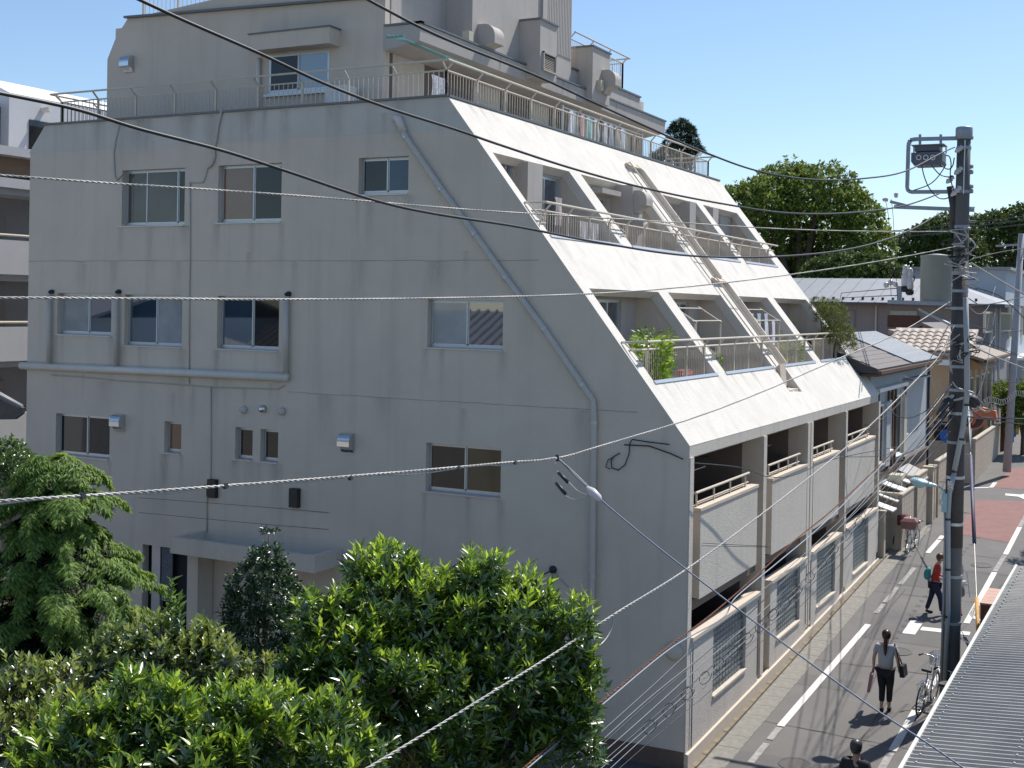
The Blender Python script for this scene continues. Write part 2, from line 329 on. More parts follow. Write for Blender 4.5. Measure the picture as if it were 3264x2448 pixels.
n_['Principled BSDF'].inputs['Base Color'].default_value = (.16, .13, .10, 1); n_['Principled BSDF'].inputs['Roughness'].default_value = .95
tc = n_.new('ShaderNodeTexCoord'); sx = n_.new('ShaderNodeSeparateXYZ'); l_.new(tc.outputs['Generated'], sx.inputs[0]); no = n_.new('ShaderNodeTexNoise'); no.inputs['Scale'].default_value = 9
mp_ = n_.new('ShaderNodeMapping'); mp_.inputs['Scale'].default_value = (3, 3, .4); l_.new(tc.outputs['Object'], mp_.inputs[0]); l_.new(mp_.outputs[0], no.inputs['Vector'])
pw = n_.new('ShaderNodeMath'); pw.operation = 'POWER'; pw.inputs[1].default_value = 1.6; l_.new(sx.outputs[2], pw.inputs[0])
sd_ = n_.new('ShaderNodeMath'); sd_.operation = 'PINGPONG'; sd_.inputs[1].default_value = .5; l_.new(sx.outputs[0], sd_.inputs[0])
m1 = n_.new('ShaderNodeMath'); m1.operation = 'MULTIPLY'; l_.new(pw.outputs[0], m1.inputs[0]); l_.new(no.outputs[0], m1.inputs[1])
m2 = n_.new('ShaderNodeMath'); m2.operation = 'MULTIPLY'; l_.new(m1.outputs[0], m2.inputs[0]); l_.new(sd_.outputs[0], m2.inputs[1])
m3 = n_.new('ShaderNodeMath'); m3.operation = 'MULTIPLY'; m3.inputs[1].default_value = .55; l_.new(m2.outputs[0], m3.inputs[0])
tb_ = n_.new('ShaderNodeBsdfTransparent'); ms_ = n_.new('ShaderNodeMixShader'); l_.new(m3.outputs[0], ms_.inputs[0]); l_.new(tb_.outputs[0], ms_.inputs[1]); l_.new(n_['Principled BSDF'].outputs[0], ms_.inputs[2]); l_.new(ms_.outputs[0], n_['Material Output'].inputs[0])
rs = random.Random(9)
sms = sm.copy(); sms.name = 'slope_stain'; [setattr(q.inputs[1], 'default_value', .6) for q in sms.node_tree.nodes if q.type == 'MATH' and abs(q.inputs[1].default_value-.55) < .001]
for q in sms.node_tree.nodes:
    if q.type == 'SEPXYZ': pass
for l0 in list(sms.node_tree.links):
    if l0.to_node.type == 'MATH' and l0.to_node.operation == 'PINGPONG': sms.node_tree.links.new([q for q in sms.node_tree.nodes if q.type == 'SEPXYZ'][0].outputs[1], l0.to_node.inputs[0])
def stain(x, z, w_, h_): MB().add([(x-w_/2, -.006, z-h_), (x+w_/2, -.006, z-h_), (x+w_/2, -.006, z), (x-w_/2, -.006, z)], [(0, 1, 2, 3)]).build('water_stain', sm, bld, recalc=False)
for a in WIN:
    for x in (a[0]-.02, a[2]+.02, rs.uniform(a[0], a[2])): stain(x, a[1]-.04, rs.uniform(.18, .4), rs.uniform(.9, 2.2))
    stain((a[0]+a[2])/2, a[3]+1.0*rs.uniform(.6, 1), .2, .9)
for i in range(16): stain(rs.uniform(-15.5, -6), ZT-.02, rs.uniform(.25, .7), rs.uniform(.8, 2.2))
for i in range(12): stain(rs.uniform(-15.5, -1.5), rs.choice([6.39, 9.18]), rs.uniform(.2, .7), rs.uniform(.8, 2.0))
# parapet coping on the top of the gable
MB().box(ch1[0]-.02, -.05, ZT, XT+.02, .24, ZT+.045).build('coping', COPING, bld)
b = MB(); a0 = Vector((XT, 0, ZT)); b.beam((XT+.0, .01, ZT+.022), (XT, L, ZT+.022), .08, .045); b.build('coping', COPING, bld)
# sloping face
sA0, sA1, sB0, sB1 = 4.868, 6.966, 1.397, 3.584
YA = [(.30, 3.86), (4.48, 8.06), (9.15, 12.40), (12.95, 16.22)]
YB = [(.40, 4.06), (4.66, 8.36), (9.40, 12.45), (13.09, 16.70)]
hl = [rect((y0, sA0), (y1, sA1)) for y0, y1 in YA]+[rect((y0, sB0), (y1, sB1)) for y0, y1 in YB]
hl.append([(8.22, .66), (9.25, .60), (9.30, 1.33), (8.42, 1.36)])            # notch under the duct
MB().plate([(.003, .0), (L, .0), (L, SL), (.003, SL)], hl, Vector((0, 0, H1))+SN*.004, (0, 1, 0), SU, -SN*.22).build('sloping_face', SLOPE, bld)
# front edge of the slab
MB().box(-.28, .002, H1B, .0, L, H1-.002).build('slab_edge', PEBBLE, bld)
def SP(y, s, n=0): return Vector((0, y, H1))+SU*s+SN*n
for i in range(34):
    lo, hi = rs.choice([(0.03, sB0-.06), (0.03, sB0-.06), (sB1+.02, sA0-.06), (sA1+.05, SL-.02)]); y = rs.uniform(.2, L-.4); w_ = rs.uniform(.08, .4); h_ = rs.uniform(.5, .95)*(hi-lo)
    if any(a_-.1 < y < b_+.1 for a_, b_ in ((8.1, 9.4),)): continue
    MB().add([tuple(SP(y, hi-h_, .008)), tuple(SP(y+w_, hi-h_, .008)), tuple(SP(y+w_, hi, .008)), tuple(SP(y, hi, .008))], [(0, 1, 2, 3)]).build('water_stain', sms, bld, recalc=False)
# metal sills along the bottom of each opening
for (ys, s0) in ((YA, sA0), (YB, sB0)):
    for y0, y1 in ys: MB().beam(SP(y0-.02, s0-.02, .012), SP(y1+.02, s0-.02, .012), .07, .03, up=SN).build('opening_sill', ALU, bld)
# bodies behind
b = MB(); b.box(-3.0, .2, 6.55, -1.0, L, 6.70); b.build('balcony_floor', RECESS_SHADE, bld)
b = MB(); b.box(-4.8, .2, 9.30, -3.2, L, 9.45); b.build('balcony_floor', RECESS_SHADE, bld)
MB().box(-16.6, .2, 12.1, -5.2, L, 12.3).build('terrace_floor', mat('terrace_floor', (.3, .3, .29), .9, .15, 2), bld)
XBB, XBA, XB1 = -2.73, -4.5, -1.7
def backwall(x, z0, z1, y0, y1, wins, name='recess_wall', m=RECESS_SHADE):
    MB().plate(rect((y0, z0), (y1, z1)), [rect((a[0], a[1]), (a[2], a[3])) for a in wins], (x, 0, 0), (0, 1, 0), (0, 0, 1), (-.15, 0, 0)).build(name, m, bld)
    for (a, zb_, c, zt_, pm) in wins:
        f = MB()
        for (p, q, r_, s_) in ((a, zb_, c, zb_+.06), (a, zt_-.06, c, zt_), (a, zb_+.06, a+.05, zt_-.06), (c-.05, zb_+.06, c, zt_-.06), ((a+c)/2-.03, zb_+.06, (a+c)/2+.03, zt_-.06)):
            f.box(x-.10, p, q, x-.03, r_, s_)
        f = f.build('balcony_door', ALU, bld); MB().box(x-.08, a+.05, zb_+.06, x-.07, c-.05, zt_-.06).build('pane', pm, f)
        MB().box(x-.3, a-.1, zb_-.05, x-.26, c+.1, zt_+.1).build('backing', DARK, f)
backwall(XBA, 9.45, 11.42, .2, L, [(1.0, 10.55, 1.6, 11.25, BPANE), (2.38, 9.5, 3.80, 11.15, BPANE), (5.75, 10.1, 6.45, 10.95, BPANE), (7.50, 9.5, 7.98, 11.15, BPANE), (10.3, 9.5, 11.3, 11.15, BPANE), (14.2, 9.5, 15.2, 11.15, BPANE)], m=ROOFR)
backwall(XBB, 6.70, 9.15, .2, L, [(1.9, 6.8, 3.25, 8.48, BPANE), (6.4, 6.8, 7.5, 8.48, BPANE), (10.6, 6.8, 11.6, 8.48, BPANE), (14.4, 6.8, 15.5, 8.48, BPANE)], m=ROOFR)
# party walls between the bays (follow the slope)
def party(y0, y1, z0, zt_, xb):
    # polygon in x,z clipped by the slope, 20 cm behind its outside
    def xs(z): return -(z-H1)*(-XT)/(ZT-H1)-.255
    MB().prism([(xb, y0, z0), (xs(z0), y0, z0), (xs(zt_), y0, zt_), (min(xb, xs(zt_)-.01), y0, zt_)], (0, y1-y0, 0)).build('party_wall', mat('party_render', (.60, .545, .47), .9, .05, 2, .2, 40, streak=.3), bld)
for ya, yb_ in ((3.80, 4.45), (8.08, 9.12), (12.40, 12.93), (16.25, L-.005)): party(ya+.07, yb_-.0, 9.45, 11.6, XBA-.1)
for ya, yb_ in ((4.08, 4.64), (8.38, 9.38), (12.47, 13.07), (16.72, L-.005)): party(ya, yb_, 6.70, 9.3, XBB-.1)
# lower two storeys
PZ = [(.185, 'pier'), ]
for (y0, y1) in ((.203, .215), (4.645, 4.88), (8.38, 8.60), (8.68, 8.90), (12.43, 12.65), (16.83, L)):
    if y0 < 1: continue
    MB().box(-.45, y0, -.3, 0.0, y1, H1B-.003).build('pier', SMOOTH, bld)
    MB().box(-1.9, y0+.002, -.3, -.45, y1-.002, H1B-.003).build('inner_pier', RECESS_SHADE, bld)  # deeper part of the pier, its shade painted in by the darker colour
MB().box(0.0, .0, -.3, .022, .2, H1B).build('pier_face', PEBBLE, bld)
for (y0, y1) in ((4.645, 4.88), (8.38, 8.60), (8.68, 8.90), (12.43, 12.65), (16.83, L)): MB().box(.003, y0+.002, gz(y0)+.3, .03, y1-.002, H1B-.01).build('pier_face', PEBBLE, bld)
MB().box(-1.5, 8.6, -.3, -.05, 8.68, H1B).build('pier_web', RECESS_SHADE, bld)
def backwall1(z0, z1):
    wins = []
    for y0 in (.7, 5.2, 9.4, 13.1): wins.append((y0, z0+.1, y0+1.5, z0+2.0, DPANE))
    backwall(XB1, z0, z1, .2, L, wins)
backwall1(2.95, H1B); backwall1(-.2+.3, 2.75)
MB().box(-1.85, .2, 2.75, -.12, L, 2.95).build('balcony_floor', RECESS_SHADE, bld)
MB().box(-1.85, .2, 5.52, -.28, L, H1B-.004).build('soffit', RECESS_SHADE, bld)
PAR = [(.58, 4.22), (5.33, 8.34), (8.96, 11.72), (12.68, 16.32)]
for i, (y0, y1) in enumerate(PAR):
    p = MB(); p.box(-.14, y0, 3.0, .0, y1, 4.60)
    pp = p.build('balcony_parapet', SMOOTH, bld)
    MB().box(.0, y0+.005, 2.985, .03, y1, 4.585).build('pebble_facing', PEBBLE, pp)
    if i < 2: MB().box(-.9, y0, 3.0, -.14, y0+.12, 4.6).build('parapet_return', SMOOTH, pp)
    MB().box(-.20, y0-.03, 4.60, .048, y1+.03, 4.66).build('parapet_cap', SMOOTH, pp)
    MB().box(-.9, y0-.02, 4.602, -.2, y0+.16, 4.66).build('parapet_cap', SMOOTH, pp)
    rl = MB(); rl.tube([(-.55, y0+.05, 4.92), (-.09, y0+.05, 4.92), (-.09, y1-.25, 4.92)], .026, 8)
    rr = rl.build('handrail', RAIL, pp)
    k = 4
    for j in range(k): 
        yy = y0+.08+(y1-y0-.6)*j/(k-1); MB().box(-.105, yy, 4.66, -.075, yy+.03, 4.9).build('rail_post', RAIL, pp)
    MB().tube([(-.09, y0+.08, 4.74), (-.09, y1-.3, 4.74)], .014, 6).build('lower_rail', RAIL, pp)
# ground floor walls with glass block panels
GW = [(.2, 4.45, 1.47, 3.57, .97, 2.24), (5.35, 8.37, 5.86, 7.87, 1.03, 2.31), (8.95, 12.02, 9.48, 11.48, .99, 2.35), (12.66, 16.82, 13.60, 15.61, 1.05, 2.385)]
gblk = MB()
for (r_, dx) in ((1, 0),): pass
GBM = mat('glass_block', (.15, .165, .155), .3, .15, 9, .25, 25, spec=.5)
GBM2 = mat('glass_block_grey', (.11, .125, .118), .3, .15, 9, .25, 25, spec=.5)
MORT = mat('mortar', (.42, .41, .38), .9, .08, 10)
nr, nc = 12, 11
for i, (y0, y1, a, c, zq0, zq1) in enumerate(GW):
    zl = gz(y0)+.3; zt_ = 2.30+.02*i+.04*(i > 0)
    wall = MB().plate(rect((y0, gz(y0)-.2), (y1, zt_)), [rect((a, zq0), (c, zq1))], (.03, 0, 0), (0, 1, 0), (0, 0, 1), (-.16, 0, 0)).build('front_wall', PEBBLE, bld)
    MB().box(-.17, y0-.02, zt_, .075, y1+.02, zt_+.07).build('wall_cap', SMOOTH, wall)
    if i == 1: MB().box(-.9, y0-.005, gz(y0), .0, y0+.12, zt_).build('wall_return', SMOOTH, wall)
    MB().box(-.13, y0+.2, .0, -.1, y1-.2, zq0+.02).build('backing', RECESS_SHADE, wall)
    pan = MB().box(-.11, a-.02, zq0-.02, -.07, c+.02, zq1+.02).build('glass_block_panel', MORT, bld)
    MB().box(.03, a-.01, zq0-.05, .06, c+.01, zq0-.005).build('block_sill', SMOOTH, pan)
    bw = (c-a)/nc; bh = (zq1-zq0)/nr
    blk = MB(); e = .006; hw, hh = bw/2-e, bh/2-e; q = .018
    blk.add([(0, -hw, -hh), (0, hw, -hh), (0, hw, hh), (0, -hw, hh), (.03, -hw, -hh), (.03, hw, -hh), (.03, hw, hh), (.03, -hw, hh),
             (.045, -hw+q, -hh+q), (.045, hw-q, -hh+q), (.045, hw-q, hh-q), (.045, -hw+q, hh-q)],
            [(0, 1, 5, 4), (1, 2, 6, 5), (2, 3, 7, 6), (3, 0, 4, 7), (4, 5, 9, 8), (5, 6, 10, 9), (6, 7, 11, 10), (7, 4, 8, 11), (8, 9, 10, 11), (3, 2, 1, 0)])
    me1 = meshof(blk, 'glass_block', GBM); me2 = meshof(blk, 'glass_block', GBM2)
    if i < 2:
        for r_ in range(nr):
            for k in range(nc):
                piece(random.choice((me1, me1, me2)), 'glass_block', (-.07, a+bw*(k+.5), zq0+bh*(r_+.5)), pan, rot=(0, random.uniform(-.05, .05), random.uniform(-.05, .05)))
    else:
        sb = MB()
        for r_ in range(nr):
            for k in range(nc):
                sb.add([(v[0]-.07, v[1]+a+bw*(k+.5), v[2]+zq0+bh*(r_+.5)) for v in blk.v], blk.f)
        sb.build('glass_blocks', GBM, pan, kind='stuff')
# base ledge following the street
b = MB(); b.prism([(.03, .0, -.3), (.07, .0, -.3), (.07, .0, .30), (.03, .0, .315)], (0, .001, 0)); b = MB()
b.add([(.0, .003, -.3), (.075, .003, -.3), (.075, .003, .305), (.0, .003, .32), (.0, L, .2), (.075, L, .2), (.075, L, .89), (.0, L, .905)],
      [(0, 1, 2, 3), (4, 5, 6, 7), (0, 1, 5, 4), (1, 2, 6, 5), (2, 3, 7, 6), (3, 0, 4, 7)]); b.build('base_ledge', SMOOTH, bld)
for (yy, zz0) in ((.28, .35), (4.40, .6), (8.42, .8), (8.82, .8)): MB().box(.031, yy, zz0, .037, yy+.03, 2.2).build('wall_groove', DARK, bld)
# body of the building (far end wall, left wall, roof slabs)
MB().prism([(0, L-.2, -.3), (0, L-.2, H1), (XT, L-.2, ZT), (XL, L-.2, ZT), (XL, L-.2, -.3)], (0, .2, 0)).build('end_wall', WALL, bld)
MB().box(XL, .2, -.3, XL+.2, L-.2, ch0[1]-.1).build('rear_wall', WALL, bld)
# ---------------------------------------------------------------- upper floors
Y5 = 1.3
def G5(x, y, yy=Y5): q = AY(x*D, y*D, yy); return (q.x, q.z)
XR5, X6, X7 = -7.55, -6.84, -6.26
pa, pb_, pc = G5(232, 128), G5(250, 82), G5(275, 40)
o5 = [(XR5, 12.2), (XR5, 18.2), (pc[0], 15.12), (pc[0], 15.1), pb_, (pa[0], pa[1]), (pa[0], 12.2)]
o5 = [(XR5-.004, 12.2), (XR5-.004, 15.75), (pc[0], 15.14), pb_, (pa[0], pa[1]), (pa[0], 12.2)]
w5a = AY(*z1(1725, 605), Y5); w5b = AY(*z1(2115, 318), Y5)
MB().plate(o5, [rect((w5a.x, w5a.z), (w5b.x, w5b.z))], (0, Y5, 0), (1, 0, 0), (0, 0, 1), (0, .2, 0)).build('upper_gable_wall', WALL, bld)
def shift_window(*a, y): return window(*a, y=y, sill=False)
shift_window(w5a.x, w5a.z, w5b.x, w5b.z, .5, 'two', DPANE, BPANE, y=Y5-.01)
MB().box(w5a.x-.1, Y5-.08, w5a.z-.07, w5b.x+.05, Y5-.002, w5a.z-.012).build('sill', ALU, bld)
# the wall above runs up out of the picture; coping line
c0 = AY(275*D, 40*D, Y5); c1 = AY(805*D, -4, Y5)
MB().beam((c0.x-.03, Y5+.05, c0.z+.02), (XR5, Y5+.05, c1.z+.02), .3, .05).build('coping', COPING, bld)
# box hood over the 5F window
h0 = AY(*z1(1612, 215), Y5-.35); h1 = AY(*z1(2115, 280), Y5-.35)
hd = MB().box(h0.x, Y5-.42, h1.z, h1.x+.02, Y5-.001, h1.z+.36).build('window_hood', WALL, bld)
MB().box(h0.x-.03, Y5-.45, h1.z+.36, h1.x+.05, Y5-.001, h1.z+.39).build('coping', COPING, hd)
MB().box(XL+1.2, Y5+.2, 12.1, XR5-.01, 16.4, 15.0).build('upper_storey_body', WALL, bld)
def G6(x, y, X): return AX(x, y, X)
# street facade of the fifth floor behind the terrace
w = []
for (a, c, t) in ((1.62, 2.95, BPANE), (5.2, 6.6, DPANE), (8.4, 9.4, CPANE), (11.2, 12.6, DPANE), (14.2, 15.3, DPANE)): w.append((a, 12.35, c, 14.0-.1, t))
MB().plate([(Y5+.202, 12.3), (16.4, 12.3), (16.4, 14.1), (Y5+.202, 14.1)], [rect((q[0], q[1]), (q[2], q[3])) for q in w], (XR5, 0, 0), (0, 1, 0), (0, 0, 1), (-.2, 0, 0)).build('terrace_wall', RECESS_SHADE, bld)  # shade under the canopy is part of this wall's colour
for q in w:
    f = MB(); x = XR5
    for (a, bb, c, dd) in ((q[0], q[1], q[2], q[1]+.06), (q[0], q[3]-.06, q[2], q[3]), (q[0], q[1]+.06, q[0]+.05, q[3]-.06), (q[2]-.05, q[1]+.06, q[2], q[3]-.06), ((q[0]+q[2])/2-.03, q[1]+.06, (q[0]+q[2])/2+.03, q[3]-.06)): f.box(x-.1, a, bb, x-.04, c, dd)
    f = f.build('terrace_door', ALU, bld); MB().box(x-.08, q[0]+.05, q[1]+.06, x-.075, q[2]-.05, q[3]-.06).build('pane', q[4], f)
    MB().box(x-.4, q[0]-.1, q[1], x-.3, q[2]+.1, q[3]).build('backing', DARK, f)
# canopy slab
XC = -6.647; ZC1, ZC0 = 14.27, 13.93
cn = MB().prism([(XR5-.05, Y5-.004, ZC1+.03), (XR5-.05, Y5-.004, ZC0-.16), (XC-.02, Y5-.004, ZC0+.0), (XC, Y5-.004, ZC1+.02)], (0, 14.72, -.03)).build('canopy', ROOFR, bld)
MB().prism([(XC-.12, Y5-.03, ZC1+.03), (XC+.03, Y5-.03, ZC1+.03), (XC+.03, Y5-.03, ZC1+.075), (XC-.12, Y5-.03, ZC1+.075)], (0, 14.78, -.03)).build('coping', COPING, cn)
MB().box(XR5-.02, Y5-.03, ZC1+.03, XC+.03, Y5+.1, ZC1+.075).build('coping', COPING, cn)
for y in (4.9, 8.4, 12.0): MB().box(XC+.0, y, ZC0+.02, XC+.004, y+.015, ZC1).build('panel_joint', JT, cn)
# sixth floor pieces above the canopy
MB().box(-12, Y5+.21, 14.2, XR5+.01, 3.84, 15.72).build('sixth_floor_wall', ROOFR, bld)
MB().box(-12, 1.32, 15.72, XR5+.03, 3.90, 15.77).build('coping', COPING, bld)
tow = MB().box(-12, 3.845, 14.1, X6, 9.27, 19.5).build('stair_tower', ROOFR, bld)
sid = MB(); 
for i in range(16): y = 7.70+i*.098; sid.box(X6+.002, y, 15.0, X6+.016, y+.06, 19.4)
sid.build('corrugated_siding', mat('siding', (.46, .43, .40), .7, .04, 6), tow)
MB().box(X6+.0, 7.40, 15.72, X6+.06, 7.62, 19.4).build('tower_pilaster', ROOFR, tow)
# chimney boxes, hoods, louvre
def chim(y0, y1, x1, z0, zt_):
    c = MB().box(X6-.3, y0, z0, x1, y1, zt_).build('chimney_box', ROOFR, bld)
    MB().box(X6-.3, y0-.03, zt_, x1+.035, y1+.03, zt_+.045).build('coping', COPING, c); return c
c1 = chim(6.22, 7.17, X7, 14.0, 15.40)
lv = MB().box(X7-.05, 6.37, 14.22, X7-.002+.006, 7.03, 14.60).build('louvre', DARK, c1)
for k in range(8): MB().prism([(X7+.006, 6.39, 14.25+k*.042), (X7+.03, 6.39, 14.235+k*.042), (X7+.03, 6.39, 14.25+k*.042), (X7+.006, 6.39, 14.265+k*.042)], (0, .62, 0)).build('louvre_slat', SMOOTH, lv)
fr = MB(); fr.box(X7+.006, 6.33, 14.19, X7+.06, 6.37, 14.64); fr.box(X7+.006, 7.03, 14.19, X7+.06, 7.07, 14.64); fr.box(X7+.006, 6.33, 14.60, X7+.06, 7.07, 14.64); fr.box(X7+.006, 6.31, 14.16, X7+.08, 7.10, 14.20); fr.build('louvre_frame', ROOFR, lv)
c2a = AX(*zb(510, 200), -6.9).y; c2 = chim(c2a, c2a+1.2, -6.45, 14.0, 15.45)
def hood(x, y, z, w_, dpt, hgt, m=ROOFR, parent=bld, axis='x'):
    pr_ = [(0, 0)]+[(dpt*math.sin(t), hgt*math.cos(t)*1.0) for t in [math.pi/2*k/8 for k in range(9)]]
    pr_ = [(-.0, 0), (0, hgt)]+[(dpt*(.35+.65*math.sin(t)), hgt*(.45+.55*math.cos(t))) for t in [math.pi/2*k/7 for k in range(8)]]+[(dpt*1.0, hgt*.12), (dpt*.55, hgt*.05), (dpt*.3, -hgt*.12), (dpt*.22, -hgt*.3), (0, -hgt*.3)]
    if axis == 'x': return MB().prism([(x+a, y, z+c) for a, c in pr_], (0, w_, 0)).build('vent_hood', m, parent)
    return MB().prism([(x, y-a, z+c) for a, c in pr_], (w_, 0, 0)).build('vent_hood', m, parent)
hood(X6+.0, 4.10, 14.36, .48, .46, .52); hood(-6.45, c2a+.62, 14.42, .42, .42, .5)
for (x, y, z) in ((X6+.06, 3.45, 14.45), (-6.42, c2a+.30, 14.45)):
    MB().box(x-.09, y, z-.14, x+.09, y+.2, z+.14).build('meter_box', CREAM, bld)
# roof level far part
ew = AX(*zb(1225, 550), -6.9)
b = MB().prism([(-12, ew.y+.45, 14.0), (-6.9, ew.y+.45, 14.0), (-6.9, ew.y+.05, ew.z), (-12, ew.y+.05, ew.z)], (0, -.2, 0)); b = MB()
b.add([(-6.9, 9.27, 14.0), (-6.9, ew.y+.3, 14.0), (-6.9, ew.y, ew.z), (-6.9, 9.27, ew.z), (-12, 9.27, 14.0), (-12, ew.y+.3, 14.0), (-12, ew.y, ew.z), (-12, 9.27, ew.z)],
      [(0, 1, 2, 3), (4, 5, 6, 7), (0, 1, 5, 4), (1, 2, 6, 5), (2, 3, 7, 6), (3, 0, 4, 7)]); b.build('roof_parapet', ROOFR, bld)
MB().box(-12, 9.27, ew.z, -6.86, ew.y+.03, ew.z+.05).build('coping', COPING, bld)
# ---------------------------------------------------------------- railings
def railing(pts, ht, lean, m=RAIL, sp=.12, post=1.15, parent=bld, flat=None, base_drop=0, low=.17, close=False):
    """pts: base line (world), lean: outward offset of the top rail per segment"""
    P = [Vector(p) for p in pts]; segs = list(zip(P[:-1], P[1:]))
    r = MB(); l_ = MB(); tops = []
    for i, p in enumerate(P):
        o_ = Vector((0, 0, 0))
        for k in (i-1, i):
            if 0 <= k < len(segs): 
                if o_.dot(Vector(lean[k])) < 1e-6: o_ += Vector(lean[k])
        tops.append(p+o_+Vector((0, 0, ht)))
    r.tube(tops, .024, 8); root = r.build('top_rail', m, parent)
    l_.tube([p+Vector((0, 0, ht-low)) for p in P], .018, 8); l_.build('lower_rail', m, root)
    bal = MB()
    for i, (a, c) in enumerate(segs):
        n = max(2, int((c-a).length/sp)); e = (c-a)
        for k in range(n):
            q = a+e*(k+.5)/n; bal.beam(q-Vector((0, 0, base_drop)), q+Vector((0, 0, ht-low)), .012, .012)
        n = max(1, round((c-a).length/post))
        for k in range(n+1):
            q = a+e*k/n
            s = MB(); s.beam(q-Vector((0, 0, base_drop)), q+Vector((0, 0, ht-low)), .045, .045)
            t = q+Vector((0, 0, ht-low)); s.beam(t, q+Vector(lean[i])+Vector((0, 0, ht-.02)), .03, .03)
            s.build('rail_post', m, root)
    bal.build('balusters', m, root, kind='stuff')
    return root
Rt = ZT+.05
railing([(-15.9, L-3, Rt), (-15.9, .08, Rt), (XT-.08, .08, Rt), (XT-.08, L-.9, Rt), (XT-1.6, L-.9, Rt)], .66, [(-.2, 0, 0), (0, -.17, 0), (.14, 0, 0), (0, .3, 0)], post=1.2)
railing([(-6.95, 9.4, ew.z+.05), (-6.95, ew.y-1.3, ew.z+.05), (-8.4, ew.y-1.3, ew.z+.05)], .95, [(.15, 0, 0), (0, .2, 0)], sp=.13)
# railing on the roof at the top left and on the sixth floor
tl = AY(920*.4973, 60*.4973, 3.0)
railing([(tl.x, 3.0, 14.9), (-7.9, 3.0, 15.0)], 1.6, [(0, -.25, 0)], sp=.14)
railing([(XR5-.12, 1.6, 15.77), (XR5-.12, 3.8, 15.77)], .9, [(0.02, 0, 0)], sp=.1, m=GALV)
# street-side balcony rails in front of the openings
def slope_rail(y0, y1, z, xoff):
    xs = -(z-H1)*(-XT)/(ZT-H1)
    P = [Vector((xs+.03, y0, z-.02)), Vector((xs+xoff, y0+.22, z)), Vector((xs+xoff, y1, z))]
    root = MB().tube(P, .024, 8).build('top_rail', RAIL, bld)
    xl_ = -(z-.15-H1)*(-XT)/(ZT-H1); P2 = [Vector((xl_+.02, y0+.1, z-.17)), Vector((xs+xoff-.12, y0+.25, z-.155)), Vector((xs+xoff-.12, y1-.05, z-.155))]
    MB().tube(P2, .02, 8).build('lower_rail', RAIL, root)
    return root, xs+xoff, xs+xoff-.12
for (ys, z, s0, xo) in ((YA, 10.33, sA0, .39), (YB, 7.69, sB0, .46)):
    root, xt_, xlr = slope_rail(.12, L-.35, z, xo)
    for bi, (y0, y1) in enumerate(ys):
        bal = MB(); p0 = SP(0, s0); n = int((y1-y0)/.105)
        for k in range(n):
            y = y0+(y1-y0)*(k+.5)/n; bal.beam((xlr, y, p0.z-.1), (xlr, y, z-.155), .012, .012)
        bal.build('balusters', RAIL, root, kind='stuff')
        for k in range(4):
            y = y0+.25+(y1-y0-.4)*k/3; s = MB(); s.beam((xlr, y, p0.z-.1), (xlr, y, z-.155), .04, .04); s.beam((xlr, y, z-.155), (xt_, y+.02, z-.01), .03, .03); s.build('rail_post', RAIL, root)
    for y in (.12, ys[0][1]+.3, ys[1][1]+.25, ys[2][1]+.25):     # bent brackets fixed to the fins
        xs = -(z-H1)*(-XT)/(ZT-H1); q = SP(y+.05, (z-.42-H1)/SU.z, .03)
        MB().tube([(xs+.03, y, z-.02), (xs+.10, y, z-.03), q+SN*.10, q, q+Vector((0, .25, 0))], .016, 6).build('rail_bracket', RAIL, root)
# ---------------------------------------------------------------- evacuation chute boxes (two stepped fins on the slope)
def duct(y0, y1, s0, s1, hh):
    d = MB(); t = .05
    d.prism([SP(y1, s0, .0), SP(y1, s1, .0), SP(y1, s1+.0, hh*.6), SP(y1, s1-.25, hh), SP(y1, s0+.05, hh), SP(y1, s0, hh*.8)], (0, t, 0))
    root = d.build('escape_chute', mat('chute_cream', (.70, .61, .51), .7, .05, 3), bld)
    MB().prism([SP(y0+.02, s1-.16, 0), SP(y0+.02, s1, 0), SP(y0+.02, s1, hh*.45), SP(y0+.02, s1-.16, hh*.8)], (0, y1-y0-.02, 0)).build('chute_head', SMOOTH, root)
    MB().tube([SP(y0, s0, .16), SP(y0, s1-.06, .16), SP(y0, s1-.06, .02)], .022, 8).build('chute_rail', RAIL, root)
    MB().tube([SP(y0-.07, s0, .07), SP(y0-.07, s1-.06, .07)], .014, 6).build('chute_rail', RAIL, root)
    k = int((s1-s0)/1.3)
    for i in range(k):
        s = s0+.7+1.25*i; MB().beam(SP(y0, s, .16), SP(y1, s, .20), .02, .02).build('chute_rung', GALV, root)
    return root
duct(8.28, 8.98, 4.05, 7.82, .16)
dd = duct(8.45, 9.12, 1.36, 4.1, .16)
MB().prism([SP(8.45, 1.36, -.0), SP(8.95, 1.36, .0), SP(8.95, 1.36, .16), SP(8.45, 1.36, .16)], Vector((.05, 0, -.55))).build('chute_end', SMOOTH, dd)
MB().tube([SP(8.7, .8, -.12), SP(8.7, .55, -.02)], .045, 10).build('drain_spout', WPIPE, dd)
MB().box(-1.0, 8.1, 6.15, -.45, 9.4, 6.4).build('notch_floor', SMOOTH, dd)
